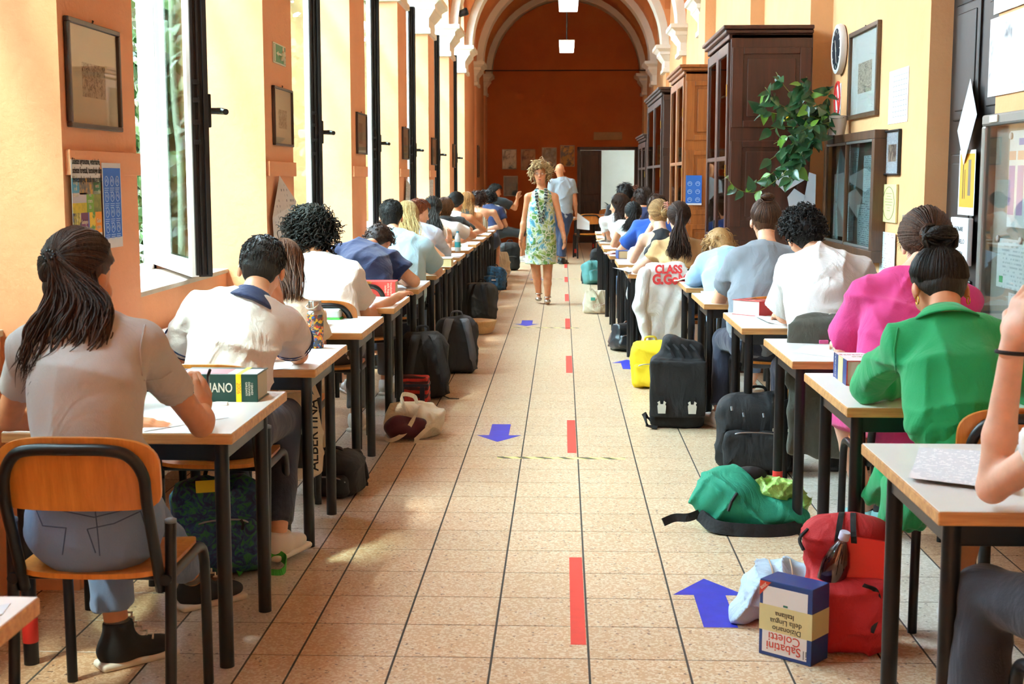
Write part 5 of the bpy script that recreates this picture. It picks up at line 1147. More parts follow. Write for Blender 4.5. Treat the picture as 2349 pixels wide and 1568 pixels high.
c1 = cabinet(1.235, 10.28, 11.75, 2.62, MAHOG, 'tall mahogany glazed bookcase behind the trailing plant'); c2 = cabinet(1.21, 13.75, 15.4, 2.62, OAKC, 'warm brown glazed bookcase with a blue poster on its side')
c3 = cabinet(1.21, 16.8, 19.6, 2.60, WALN, 'dark walnut glazed bookcase beyond the warm brown one'); c4 = cabinet(1.25, 20.6, 22.6, 2.16, WALN, 'low dark bookcase closest to the end wall')
# ================================================================ THINGS ON THE WALLS
def printed(name, paper, ink, rows=26., dens=.5, axis='z', cols=90.):
    """paper with lines of illegible small print"""
    if name in MATS: return MATS[name]
    m = mat(name, paper, .8); t = NT(m); tc = t.new('ShaderNodeTexCoord'); sp = t.new('ShaderNodeSeparateXYZ'); t.link(tc.outputs['Generated'], sp.inputs[0])
    up, al = {'z': (2, 1), 'y': (1, 0), 'x': (2, 0)}[axis]
    s1 = t.new('ShaderNodeMath', operation='MULTIPLY'); t.link(sp.outputs[up], s1.inputs[0]); s1.inputs[1].default_value = rows
    fr = t.new('ShaderNodeMath', operation='FRACT'); t.link(s1.outputs[0], fr.inputs[0]); lt = t.new('ShaderNodeMath', operation='LESS_THAN'); t.link(fr.outputs[0], lt.inputs[0]); lt.inputs[1].default_value = .45
    fl = t.new('ShaderNodeMath', operation='FLOOR'); t.link(s1.outputs[0], fl.inputs[0]); cb = t.new('ShaderNodeCombineXYZ'); s2 = t.new('ShaderNodeMath', operation='MULTIPLY'); t.link(sp.outputs[al], s2.inputs[0]); s2.inputs[1].default_value = cols*.22
    t.link(s2.outputs[0], cb.inputs[0]); s3 = t.new('ShaderNodeMath', operation='MULTIPLY'); t.link(fl.outputs[0], s3.inputs[0]); s3.inputs[1].default_value = 7.3; t.link(s3.outputs[0], cb.inputs[1])
    n = t.noise(cb.outputs[0], 1., 2); gt = t.new('ShaderNodeMath', operation='GREATER_THAN'); t.link(n, gt.inputs[0]); gt.inputs[1].default_value = 1-dens
    mu = t.new('ShaderNodeMath', operation='MULTIPLY'); t.link(lt.outputs[0], mu.inputs[0]); t.link(gt.outputs[0], mu.inputs[1])
    ab = t.new('ShaderNodeMath', operation='SUBTRACT'); t.link(sp.outputs[al], ab.inputs[0]); ab.inputs[1].default_value = .5; aa = t.new('ShaderNodeMath', operation='ABSOLUTE'); t.link(ab.outputs[0], aa.inputs[0]); l2 = t.new('ShaderNodeMath', operation='LESS_THAN'); t.link(aa.outputs[0], l2.inputs[0]); l2.inputs[1].default_value = .40
    m2 = t.new('ShaderNodeMath', operation='MULTIPLY'); t.link(mu.outputs[0], m2.inputs[0]); t.link(l2.outputs[0], m2.inputs[1]); t.link(t.mix(m2.outputs[0], paper, ink), t.b.inputs['Base Color'])
    return m
PAPER = mat('paper_white', '#e2e5e8', .8); PRT = printed('printed_paper', '#dfe3e7', '#7f8893'); ENG = mat('engraving', '#a39a83', .8); t = NT(ENG); v = t.coords(); t.link(t.ramp(t.noise(v, 60, 6, .7, 1.), [(.40, '#4d463c'), (.52, '#b7ae98')]), t.b.inputs['Base Color'])
FRM = wood('dark_frame', '#20130c', '#3d2617', .4, 2., 2); MAT_ = mat('passepartout', '#cfc7ad', .8); PGL = glass('picture_glass', '#ffffff', .06)
class Wall:
    """pixel rectangle on a wall plane x = X; s = +1 left wall (faces +x), -1 right wall"""
    def __init__(s, X, sgn): s.X = X; s.s = sgn
    def rect(s, ua, va0, va1, ub):
        a = onx(ua, va0, s.X); b = onx(ua, va1, s.X); c = onx(ub, (va0+va1)/2, s.X); y0, y1 = sorted((a.y, c.y)); return y0, y1, b.z, a.z
    def slab(s, name, y0, y1, z0, z1, d0, d1, m, parent=None, b=0.):
        x0, x1 = sorted((s.X+s.s*d0, s.X+s.s*d1)); q = MB(); o = parent.location if parent else Vector((0, 0, 0))
        lo, hi = (x0-o.x, y0-o.y, z0-o.z), (x1-o.x, y1-o.y, z1-o.z); (q.bbox(lo, hi, b) if b else q.box(lo, hi)); return q.build(name, m, parent)
    def root(s, name, y0, y1, z0, z1, label, cat): return tag(empty(name, (s.X, (y0+y1)/2, (z0+z1)/2)), label, cat)
WL, WR_ = Wall(XL, 1), Wall(XD, -1)
def picture(W_, R_, label, fw=.018, img=(.28, .30, .72, .62), frm=None, mt=None, hook=True, im=None, dep=.022):
    y0, y1, z0, z1 = R_; r = W_.root('picture_frame', y0, y1, z0, z1, label, 'picture'); frm = frm or FRM
    for a, b, c, d in ((y0, y1, z0, z0+fw), (y0, y1, z1-fw, z1), (y0, y0+fw, z0+fw, z1-fw), (y1-fw, y1, z0+fw, z1-fw)): W_.slab('frame', a, b, c, d, .002, dep, frm, r, .003)
    W_.slab('mount', y0+fw*.7, y1-fw*.7, z0+fw*.7, z1-fw*.7, .004, .008, mt or MAT_, r); w, h = y1-y0, z1-z0
    W_.slab('print', y0+w*img[0], y0+w*img[2], z0+h*img[1], z0+h*img[3], .008, .0088, im or ENG, r); W_.slab('pane', y0+fw*.8, y1-fw*.8, z0+fw*.8, z1-fw*.8, .012, .014, PGL, r)
    if hook: m = MB(); m.tube([(W_.s*.006, 0, (z1-z0)/2-.004), (W_.s*.010, .01, (z1-z0)/2+.012), (W_.s*.004, .02, (z1-z0)/2+.014)], .003, 6); m.build('hook', mat('iron', '#3a3430', .6, .8), r)
    return r
picture(WL, WL.rect(142, 35, 290, 266), 'large engraving in a dark frame on the nearest pier')
picture(WL, WL.rect(622, 195, 332, 666), 'framed print on the pier below the green exit sign', .014); picture(WL, WL.rect(815, 256, 352, 838), 'framed print on the third pier between the windows', .014, (.25, .25, .6, .75))
picture(WL, WL.rect(921, 290, 365, 935), 'framed print on the fourth pier', .014, (.3, .25, .7, .7)); picture(WL, WL.rect(988, 315, 378, 999), 'framed print on the fifth pier', .014); picture(WL, WL.rect(1037, 330, 384, 1043), 'framed print on the sixth pier', .014)
y0, y1, z0, z1 = WL.rect(1094, 325, 402, 1107); picture(WL, (27.5, 28.0, 1.5, 2.15), 'pale framed sheet on the last left pier', .02, mt=mat('pale_sheet', '#d9d3bd', .8))
# exit sign
GRN = mat('sign_green', '#1d7a45', .4); SGW = mat('sign_white', '#e6e4d2', .5); y0, y1, z0, z1 = WL.rect(624, 95, 142, 652); r = WL.root('exit_sign', y0, y1, z0, z1, 'green emergency exit sign with arrow and running figure', 'sign')
WL.slab('sign_plate', y0, y1, z0, z1, .002, .008, SGW, r); WL.slab('sign_field', y0+.008, y1-.008, z0+.008, z1-.008, .008, .009, GRN, r)
w, h = y1-y0, z1-z0; MX = frame_M((.0096, 0, 0), (0, 1, 0), (0, 0, 1))
m = MB(); m.prism([(-.30*w, 0), (-.12*w, .13*h), (-.12*w, .05*h), (.12*w, .05*h), (.12*w, -.05*h), (-.12*w, -.05*h), (-.12*w, -.13*h)], 0, .0008, MX); m.build('arrow', SGW, r)
m = MB(); m.box((.0090, -.45*w, -.42*h), (.0098, -.36*w, .42*h)); m.build('door_symbol', SGW, r)
m = MB()
for a, b, c in (((.26, .16), (.22, -.08), .05), ((.22, -.08), (.13, -.22), .04), ((.13, -.22), (.04, -.2), .03), ((.22, -.08), (.33, -.22), .04), ((.33, -.22), (.33, -.42), .03), ((.25, .12), (.13, .02), .03), ((.25, .14), (.38, .03), .03)):
    m.tube([(.0095, a[0]*w, a[1]*h), (.0095, b[0]*w, b[1]*h)], c*w*.9, 6)
m.lathe([(.0, -.0004), (.07*w, -.0004), (.07*w, .0004), (0, .0004)], 12, frame_M((.0095, .30*w, .30*h), (0, 1, 0), (0, 0, 1))); m.build('running_figure', SGW, r)
# wooden pin rails with sheets
RAILM = ORANGE
def rail(k, z=1.50): return tag(WL.slab('pin_rail', PY(k)+.02, PY(k)+PWID-.005, z, z+.09, .0, .02, RAILM, None, .003), 'orange painted wooden pin rail on the %s pier' % ('nearest', 'second', 'third', 'fourth', 'fifth')[k], 'pin rail')
for k in range(5): rail(k)
y0, y1, z0, z1 = WL.rect(148, 365, 560, 219); r = WL.root('poster', y0, y1, z0, z1, 'farming poster of photo squares pinned to the nearest pier', 'poster'); w, h = y1-y0, z1-z0
WL.slab('sheet', y0, y1, z0, z1, .021, .0216, PAPER, r)
def photo(name, stops, scale=30, axis=(1, 1, 1)):
    m = mat(name, '#888888', .6); t = NT(m); t.link(t.ramp(t.noise(t.coords(axis), scale, 4, .6), stops), t.b.inputs['Base Color']); return m
blocks = [((0, .25, .60, .78), mat('p_lightblue', '#5ba3c9', .6)), ((.25, .73, .58, .78), photo('p_woods', [(.35, '#2e2c2a'), (.5, '#7a6a58'), (.62, '#c9922a')])), ((.73, 1, .58, .78), mat('p_dkgreen', '#2c5a23', .6)),
          ((0, .48, .48, .60), mat('p_sky', '#c9c6cf', .6)), ((0, .48, .36, .48), photo('p_field', [(.3, '#a89a22'), (.6, '#d6b928')])), ((.48, .73, .36, .58), mat('p_green', '#6f9a2c', .6)), ((.73, 1, .36, .58), photo('p_grass', [(.3, '#4e5f1f'), (.6, '#8f8a35')])),
          ((0, .27, .10, .36), photo('p_insects', [(.4, '#2b2a3a'), (.55, '#c8b84a'), (.65, '#cfc4c0')])), ((.27, .52, .10, .36), mat('p_plum', '#6b2f4c', .6)), ((.52, .56, .10, .36), mat('p_blue', '#3f57a8', .6)), ((.56, .77, .10, .36), photo('p_leaf', [(.4, '#4f8a3a'), (.5, '#e2b92c')])), ((.77, 1, .10, .36), mat('p_orange', '#e08a1e', .6))]
for (a, b, c, d), mm in blocks: WL.slab('print_block', y0+a*w, y0+b*w, z0+c*h, z0+d*h, .0216, .0219, mm, r)
INK = mat('ink_black', '#2a2726', .8); MXP = lambda yy, zz, x=.0224: frame_M((x, yy, zz), (0, 1, 0), (0, 0, 1))
text('lettering', 'Scienze agronome, veterinarie,\nscienze forestali, tecnologie alimentari,\nbiotecnologie, tutela paesaggistica.', .032, MXP(-w*.46, h*.37), INK, r, 'LEFT', sx=.72, bold=.0006)
for (yy, zz, s_) in ((.865, .68, 'Mondo\nverde\nsostenibile'), (.60, .50, 'Vita\ne terra\nBio'), (.395, .21, 'Sostegno\ne qualita'), (.885, .21, 'Gusto\ne gioia'), (.125, .69, 'Il cibo\ndi oggi\ne di\ndomani')): text('lettering', s_, .022, MXP((yy-.5)*w, (zz-.5)*h), SGW, r, sx=.8)
y0, y1, z0, z1 = WL.rect(219, 373, 572, 266); r = WL.root('poster', y0, y1, z0, z1, 'blue hygiene poster pinned beside the farming poster', 'poster'); w, h = y1-y0, z1-z0
WL.slab('sheet', y0, y1, z0, z1, .0222, .0228, PAPER, r); BLU = mat('poster_blue', '#2166c4', .6); PBL = mat('poster_line', '#b9d2f0', .6); WL.slab('print_block', y0+.01, y1-.006, z0+.12*h, z1-.06*h, .0228, .0231, BLU, r)
def icons(r, W_, w, h, nx, ny, x, z_lo, z_hi):
    for i in range(nx):
        for j in range(ny):
            m = MB(); cy, cz = (-.5+(i+.5)/nx)*w*.86, (z_lo+(j+.6)*(z_hi-z_lo)/ny-.5)*h; q = min(w/nx, h/ny)*.26
            m.tube([(x, cy+q*math.cos(a)*(1+.15*math.cos(3*a+i)), cz+q*math.sin(a)) for a in np.linspace(0, 6.28, 15)[:-1]], q*.08, 4, closed=True); m.tube([(x, cy-q*.5, cz-q*.2*(j % 2)), (x, cy, cz+q*.4), (x, cy+q*.5, cz-q*.3)], q*.08, 4)
            for l in range(3): m.box((x-.0002, cy-q*1.3, cz-q*(1.5+.4*l)), (x+.0002, cy+q*(1.3-.3*l), cz-q*(1.36+.4*l)))
            m.build('icon', PBL, r)
icons(r, WL, w, h, 3, 4, .0234, .13, .86)
# sheets hanging from the rails of the further piers
def loose_sheet(pts, label, X=None, m=None, name='exam_sheet'):
    q = MB(); P_ = [Vector(p) for p in pts]; q.add([p for p in P_]+[p+Vector((.0006, 0, 0)) for p in P_], [tuple(range(len(P_))), tuple(range(2*len(P_)-1, len(P_)-1, -1))]+[(i, i+len(P_), (i+1) % len(P_)+len(P_), (i+1) % len(P_)) for i in range(len(P_))]); return tag(q.build(name, m or PRT), label, 'paper')
xx = XL+.024
loose_sheet([onx(641, 402, xx), onx(625, 500, xx), onx(630, 575, xx), onx(655, 560, xx), onx(680, 462, xx+.06)], 'white map sheet hanging by one corner from the second pier rail', m=printed('map_sheet', '#dcd6d6', '#8d8a92', 14, .4))
xx = XL+.024; loose_sheet([onx(932, 408, xx), onx(930, 470, xx), onx(940, 472, xx), onx(941, 425, xx)], 'narrow printed strip hanging on the fourth pier'); loose_sheet([onx(985, 412, xx), onx(985, 470, xx), onx(994, 470, xx), onx(994, 412, xx)], 'narrow printed strip hanging on the fifth pier')

# ---- right wall
y0, y1, z0, z1 = WR_.rect(1957, 78, 275, 2020); picture(WR_, (y0, y1, z0, z1), 'narrow engraving with a wide pale mount beside the wall clock', .03, (.25, .28, .72, .62), frm=wood('brown_frame', '#3b2a1a', '#5f4630', .4, 2., 2), mt=mat('pale_mount', '#cfd3cb', .7), dep=.03)
cc = onx(1934, 113, XD); r = tag(empty('wall_clock', (XD, cc.y, cc.z)), 'round wall clock with a white rim and dark face', 'clock'); MC = frame_M((0, 0, 0), (0, -1, 0), (0, 0, 1))
MB().lathe([(.155, .0), (.178, .01), (.182, .03), (.176, .05), (.158, .056), (.148, .05), (.148, .03), (.0, .03)], 40, MC).build('rim', mat('clock_rim', '#d9d6d2', .35), r, smooth=True, angle=SA)
MB().lathe([(0, .030), (.149, .030), (.149, .050), (0, .052)], 40, MC).build('face', mat('clock_face', '#22282f', .6, spec=.2), r)
m = MB()
for i in range(12): a = 6.28*i/12; m.box((-.003, .118, .0515), (.003, .138, .053), M=MC @ Matrix.Rotation(a, 4, 'Z'))
m.build('hour_marks', SGW, r); m = MB(); m.box((-.004, -.02, .053), (.004, .075, .0545), M=MC @ Matrix.Rotation(.5, 4, 'Z')); m.box((-.003, -.02, .055), (.003, .11, .0565), M=MC @ Matrix.Rotation(3.5, 4, 'Z')); m.build('hands', SGW, r)
def sheet(R_, label, m, name='notice_sheet', d=.003, cat='paper'): return tag(WR_.slab(name, *R_, d, d+.001, m), label, cat)
# no smoking notice
y0, y1, z0, z1 = WR_.rect(1917, 195, 302, 1929); r = WR_.root('no_smoking_sign', y0, y1, z0, z1, 'white no smoking notice beside the plant', 'sign'); w, h = y1-y0, z1-z0; WR_.slab('plate', y0, y1, z0, z1, .001, .004, PAPER, r); MR = frame_M((-.0045, 0, h*.18), (0, -1, 0), (0, 0, 1)); q = min(w, h)*.42
m = MB(); m.tube([MR @ Vector((q*math.cos(a), q*1.35*math.sin(a), 0)) for a in np.linspace(0, 6.28, 29)[:-1]], q*.13, 6, closed=True); m.tube([MR @ Vector((-q*.6, q*.9, 0)), MR @ Vector((q*.6, -q*.9, 0))], q*.10, 6); m.build('ring', mat('sign_red', '#cf2a22', .5), r)
m = MB(); m.box((-q*.6, -q*.12, 0), (q*.55, q*.08, .0006), M=MR); m.build('cigarette', INK, r); text('lettering', 'VIETATO\nFUMARE', w*.24, frame_M((-.0048, 0, -h*.18), (0, -1, 0), (0, 0, 1)), INK, r); 
for l in range(6): WR_.slab('print_line', y0+w*.15, y1-w*.15, z0+h*(.05+.035*l), z0+h*(.062+.035*l), .004, .0044, mat('print_grey', '#9aa3aa', .8), r)
# timetable
y0, y1, z0, z1 = WR_.rect(2042, 165, 285, 2084); r = WR_.root('timetable', y0, y1, z0, z1, 'white timetable grid taped above the framed newspaper', 'paper'); w, h = y1-y0, z1-z0; WR_.slab('sheet', y0, y1, z0, z1, .002, .003, PAPER, r); GL_ = mat('grid_line', '#4b5158', .8)
for l in range(9): WR_.slab('grid_line', y0+.06*w, y1-.2*w, z0+h*(.12+.095*l), z0+h*(.126+.095*l), .003, .0034, GL_, r)
for l in range(6): WR_.slab('grid_line', y0+w*(.08+.13*l), y0+w*(.088+.13*l), z0+h*.12, z0+h*.88, .003, .0034, GL_, r)
WR_.slab('tape', y1-.14*w, y1, z0, z1, .003, .0033, mat('pale_cyan', '#bfe0ea', .6), r)
y0, y1, z0, z1 = WR_.rect(2034, 300, 402, 2068); picture(WR_, (y0, y1, z0, z1), 'framed newspaper clipping with a dark photograph', .012, (.25, .30, .75, .68), frm=STEEL, mt=printed('news', '#cfd4da', '#8b9098', 34, .6), hook=False, im=photo('news_photo', [(.4, '#3a2c22'), (.6, '#9a8570')]))
y0, y1, z0, z1 = WR_.rect(2030, 422, 508, 2061); r = WR_.root('certificate', y0, y1, z0, z1, 'yellowish certificate with an oval border under the newspaper frame', 'certificate'); w, h = y1-y0, z1-z0; WR_.slab('backing', y0, y1, z0, z1, .002, .016, mat('cert_paper', '#cfc98a', .7), r, .002)
m = MB(); m.tube([(-.0165, w*.40*math.cos(a), h*.43*math.sin(a)) for a in np.linspace(0, 6.28, 33)[:-1]], .0022, 5, closed=True); m.build('oval_border', mat('olive_ink', '#7d7a45', .8), r)
for l, q in enumerate((.5, .3, .55, .6, .5, .2, .25)): WR_.slab('print_line', (y0+y1)/2-w*q*.45, (y0+y1)/2+w*q*.45, z0+h*(.75-.075*l), z0+h*(.765-.075*l), .016, .0164, mat('olive_ink', '#7d7a45', .8), r)
sheet(WR_.rect(2024, 530, 640, 2057), 'pale blue printed notice under the certificate', printed('blue_notice', '#cfdfe6', '#b08a8a', 20, .45), d=.012)
y0, y1, z0, z1 = WR_.rect(2073, 492, 511, 2085); r = WR_.root('light_switch', y0, y1, z0, z1, 'small metal framed light switch beside the certificate', 'light switch'); WR_.slab('plate', y0, y1, z0, z1, .0, .008, mat('brushed', '#a39a86', .4, .6), r, .002); WR_.slab('rocker', y0+.03, y1-.03, z0+.02, z1-.02, .008, .014, SGW, r, .002)
# display case with sliding glass
xf = XD-.085; ya, yb = onx(2033, 450, XD).y, 10.22; zt = onx(2010, 296, xf).z; zb = onx(2008, 606, xf).z; CASEW = wood('case_wood', '#35200f', '#5b3a1f', .45, 1., 2); r = tag(empty('display_case', (XD, (ya+yb)/2, zb)), 'wooden glazed notice case hung below the plant', 'notice case'); fwz = .075
def cs(n, y0, y1, z0, z1, d0, d1, m, b=.004): return WR_.slab(n, y0, y1, z0, z1, d0, d1, m, r, b)
cs('frame', ya, yb, zt-fwz*.75, zt, 0, .085, CASEW); cs('frame', ya, yb, zb, zb+fwz, 0, .085, CASEW); cs('frame', ya, ya+fwz, zb+fwz, zt-fwz*.75, 0, .085, CASEW); cs('frame', yb-fwz, yb, zb+fwz, zt-fwz*.75, 0, .085, CASEW); cs('back_board', ya+.03, yb-.03, zb+.03, zt-.03, .005, .015, mat('brown_board', '#6b5a49', .9), 0)
ym = (ya+yb)/2; cs('rail', ya+fwz, yb-fwz, zt-fwz*.75-.018, zt-fwz*.75, .055, .080, mat('alu', '#9b9c98', .35, .8)); cs('rail', ya+fwz, yb-fwz, zb+fwz, zb+fwz+.018, .055, .080, mat('alu', '#9b9c98', .35, .8))
CG = glass('case_glass', '#e4efee', .22)
for a, b, d in ((ya+fwz, ya+.75, .070), (ya+.60, ym+.55, .062), (ym+.4, yb-fwz, .070)): cs('pane', a, b, zb+fwz+.015, zt-fwz*.75-.015, d, d+.004, CG, 0)
cs('mullion', ym+.05, ym+.075, zb+fwz, zt-fwz*.75, .055, .082, CASEW)
def in_case(poly, label, d=.02, m=None):
    P_ = [onx(u, v, XD-d) for u, v in poly]; return loose_sheet(P_, label, m=m)
in_case([(1928, 333), (1912, 445), (1934, 505), (1950, 405)], 'blank sheet hanging cornerwise inside the notice case', .03, mat('paper_grey', '#c9ced6', .8)); in_case([(1943, 330), (1972, 327), (1962, 440), (1952, 440)], 'long printed list inside the notice case', .022); in_case([(1940, 442), (1960, 440), (1956, 552), (1940, 552)], 'narrow printed list low in the notice case', .024)
in_case([(1966, 470), (2008, 462), (2003, 590), (1966, 580)], 'printed sheet low beside the case edge', .02); in_case([(1982, 357), (2010, 355), (2006, 466), (1978, 466)], 'curled printed sheet high beside the case edge', .026); in_case([(1909, 466), (1920, 464), (1922, 566), (1907, 566)], 'rolled sheet standing low in the notice case', .02); in_case([(1868, 335), (1900, 332), (1898, 435), (1866, 440)], 'printed sheet near the far end of the notice case', .02); in_case([(1866, 440), (1898, 438), (1896, 505), (1868, 500)], 'lower printed sheet near the far end of the notice case', .024)
m = MB(); q = onx(1903, 315, xf-.02); tag(MB().bbox((xf-.015, q.y-.10, zt-.06), (xf-.003, q.y+.10, zt+.03), .002).build('name_plate', mat('dark_plate', '#1c1a12', .4)), 'small dark plate fixed to the notice case top', 'plate')
# pages stuffed at the far end of the case
for pl, lb in (([(1803, 385), (1770, 410), (1800, 440), (1850, 410)], 'creased sheet poking out under the plant'), ([(1822, 432), (1806, 452), (1815, 500), (1850, 450)], 'folded white sheet below the creased one'), ([(1856, 395), (1842, 470), (1838, 545), (1868, 540), (1872, 400)], 'tall translucent sheet beside the case end')):
    P_ = [ony(u, v, 10.20) for u, v in pl]; q = MB(); n = len(P_); q.add(P_+[p+Vector((0, .001, 0)) for p in P_], [tuple(range(n)), tuple(range(2*n-1, n-1, -1))]+[(i, (i+1) % n, n+(i+1) % n, n+i) for i in range(n)]); tag(q.build('loose_page', mat('paper_grey', '#c9ced6', .8)), lb, 'paper')
# plant trailing from a white pot on the case
PL = mat('pothos_leaf', '#1f4d2b', .35, var=.4, vscale=6, coat=.2); PLL = mat('pothos_leaf_light', '#5c8a2c', .4); PLY_ = mat('pothos_leaf_yellow', '#d1a522', .5); STEM = mat('stem', '#6b7a2c', .6)
pc = Vector((1.945, 9.72, zt)); r = tag(empty('potted_plant', pc), 'leafy trailing plant in a white pot on top of the notice case', 'plant')
MB().lathe([(.055, 0), (.075, .13), (.08, .135), (.068, .135), (.05, .12)], 20).build('pot', mat('pot_white', '#e7e5e0', .4), r, smooth=True, angle=SA); MB().lathe([(0, .11), (.066, .115), (.066, .122), (0, .124)], 16).build('soil', mat('soil', '#2b2018', .95), r)
def big_leaf(mb, base, d, nrm, ln, wd, mi=0):
    d = Vector(d).normalized(); n = Vector(nrm); n = (n-d*n.dot(d)).normalized(); s_ = d.cross(n); base = Vector(base); v = []; rows = ((0, 0), (.12, .62), (.32, 1), (.55, .85), (.8, .42), (1, 0))
    for t_, w_ in rows:
        c = base+d*ln*t_-n*ln*.25*t_*t_; v += [c-s_*wd*.5*w_+n*wd*.16*w_, c-n*wd*.02, c+s_*wd*.5*w_+n*wd*.16*w_]
    f = []
    for i in range(len(rows)-1):
        a = i*3; f += [(a, a+1, a+4, a+3), (a+1, a+2, a+5, a+4)]
    mb.add(v, f, mi)
gp = random.Random(11); vines = []
for tgt in ([(1842, 190), (1835, 235), (1885, 250)], [(1755, 200), (1790, 240), (1870, 270)], [(1738, 255), (1790, 262), (1880, 285)], [(1752, 300), (1800, 290), (1880, 290)], [(1795, 345), (1835, 320), (1880, 300)], [(1752, 375), (1800, 345), (1862, 310)], [(1815, 400), (1838, 352), (1872, 310)], [(1722, 425), (1790, 385), (1850, 330)], [(1850, 175), (1860, 220), (1892, 260)], [(1905, 200), (1898, 230), (1895, 270)], [(1800, 430), (1825, 385), (1860, 330)], [(1858, 345), (1862, 330), (1880, 300)], [(1660, 395), (1690, 432), (1735, 440), (1790, 405), (1840, 350)], [(1780, 165), (1810, 210), (1880, 270)], [(1805, 265), (1840, 265), (1885, 280)], [(1840, 300), (1860, 290), (1885, 285)], [(1775, 330), (1815, 310), (1875, 300)]):
    dy = gp.uniform(-.25, .25); P_ = [Vector(ony(u, v, 9.66+dy*(1-i/len(tgt))))-pc for i, (u, v) in enumerate(tgt)][::-1]; vines.append(spline([Vector((0, 0, .10))]+P_, 6))
m = MB()
for vn in vines: m.tube(vn, [.004*(1-.6*i/len(vn)) for i in range(len(vn))], 5)
m.build('stems', STEM, r, smooth=True); nl = 0
for vi, vn in enumerate(vines):
    cnt = 17
    for i in range(cnt):
        t_ = gp.uniform(.25, 1.0); 
        if vi == 12: t_ = i/cnt
        p = vn[min(len(vn)-1, int(t_*(len(vn)-1)))]; ln = gp.uniform(.07, .13); d = Vector((gp.gauss(-.25, .5), gp.gauss(-.15, .5), gp.gauss(-.45, .5))); lm = MB(); big_leaf(lm, p, d, (gp.gauss(-.2, .3), gp.gauss(-.8, .3), gp.gauss(.5, .3)), ln, ln*gp.uniform(.5, .65)); u_ = gp.random()
        lm.v[-1][:, 0] = np.minimum(lm.v[-1][:, 0], XD-.012-pc.x); lm.build('leaf', PLY_ if (vi == 14 and i < 2) else (PLL if u_ < .08 else PL), r, smooth=True); nl += 1
# big side door in the recess with its notices
xd = XD+.17; DK = mat('near_black_door', '#241f1d', .45, bump=.1, bscale=30); d2 = struct(MB().bbox((xd-.045, DY0+.0, .0), (xd-.002, DY1, 3.08), .004).build('door_2', DK))
for za, zb_ in ((.2, .95), (1.05, 1.62), (1.80, 2.42), (2.5, 2.95)):
    for ya_, yb_ in ((DY0+.10, DY0+.54), (DY0+.66, DY1-.10)):
        MB().bbox((xd-.058, ya_, za), (xd-.045, yb_, zb_), .01).build('door_panel', DK, d2); MB().bbox((xd-.064, ya_+.05, za+.05), (xd-.056, yb_-.05, zb_-.05), .006).build('door_inset', DK, d2)
DWL = Wall(xd-.066, -1)
loose_sheet([onx(2226, 180, xd-.075), onx(2196, 300, xd-.09), onx(2210, 378, xd-.075), onx(2241, 262, xd-.11)], 'white sheet hanging cornerwise on the dark door', m=mat('paper_grey', '#d6d6da', .8))
y0, y1, z0, z1 = DWL.rect(2203, 345, 492, 2237); y0 = max(y0, DY0+.02); r = DWL.root('poster', y0, y1, z0, z1, 'orange event poster on the dark door', 'poster'); w, h = y1-y0, z1-z0; DWL.slab('sheet', y0, y1, z0, z1, .001, .002, PAPER, r); DWL.slab('print_block', y0+.01, y1-.02, z0+.12*h, z1-.02, .002, .0024, mat('poster_orange', '#e8a022', .6), r); DWL.slab('print_figure', y0+.25*w, y0+.42*w, z0+.3*h, z0+.85*h, .0024, .0028, mat('figure_grey', '#7a6a5a', .7), r)
DWL.slab('print_line', y0+.70*w, y0+.74*w, z0+.25*h, z0+.85*h, .0024, .0028, INK, r); DWL.slab('print_line', y0+.60*w, y0+.63*w, z0+.25*h, z0+.70*h, .0024, .0028, INK, r)
y0, y1, z0, z1 = DWL.rect(2194, 497, 603, 2232); y0 = max(y0, DY0+.02); r = DWL.root('door_notice', y0, y1, z0, z1, 'white bell notice on the dark door below the orange poster', 'sign'); w, h = y1-y0, z1-z0; DWL.slab('plate', y0, y1, z0, z1, .002, .03, PAPER, r, .004); text('lettering', 'SUONARE\nCAMPANELLO\nA SINISTRA', .034, frame_M((-.0315, 0, 0), (0, -1, 0), (0, 0, 1)), INK, r, space=1.9)
# grey metal notice board
GM = mat('grey_metal', '#8d8c86', .4, .5); yb = 6.47; ya = 4.9; xb = XD-.07; zt = onx(2248, 265, xb).z; zb = .62; r = tag(empty('notice_board', (XD, (ya+yb)/2, zb)), 'grey metal notice board with a curved plastic front', 'notice board')
def nb(n, y0, y1, z0, z1, d0, d1, m, b=.006): return WR_.slab(n, y0, y1, z0, z1, d0, d1, m, r, b)
nb('frame', ya, yb, zt-.055, zt, 0, .07, GM, .012); nb('frame', ya, yb, zb, zb+.055, 0, .07, GM, .012); nb('frame', yb-.055, yb, zb+.05, zt-.05, 0, .07, GM, .012); nb('frame', ya, ya+.055, zb+.05, zt-.05, 0, .07, GM, .012); nb('back_board', ya+.04, yb-.04, zb+.04, zt-.04, .004, .012, mat('board_grey', '#a09f98', .6), 0); nb('pane', ya+.05, yb-.05, zb+.05, zt-.05, .052, .055, glass('board_plastic', '#f0f2f0', .07), 0); nb('clip', yb-.25, yb-.14, zt-.04, zt-.008, .07, .078, SGW, .002)
def on_board(R_, label, m, mags=()):
    y0, y1, z0, z1 = R_; q = WR_.root('notice_sheet', y0, y1, z0, z1, label, 'paper'); WR_.slab('sheet', y0, y1, z0, z1, .016, .017, m, q)
    for my, mz, mm in mags:
        MB().lathe([(.0, .0), (.016, .0), (.017, .006), (.012, .010), (0, .011)], 16, frame_M((-.018, (my-.5)*(y1-y0), (mz-.5)*(z1-z0)), (0, -1, 0), (0, 0, 1))).build('magnet', mm, q, smooth=True)
    return q
WM_ = mat('magnet_white', '#d5d8da', .4)
q = on_board((5.72, 6.21, 1.27, 1.70), 'course chart with coloured columns high on the grey notice board', PAPER, ((.95, .95, WM_), (.05, .06, WM_)))
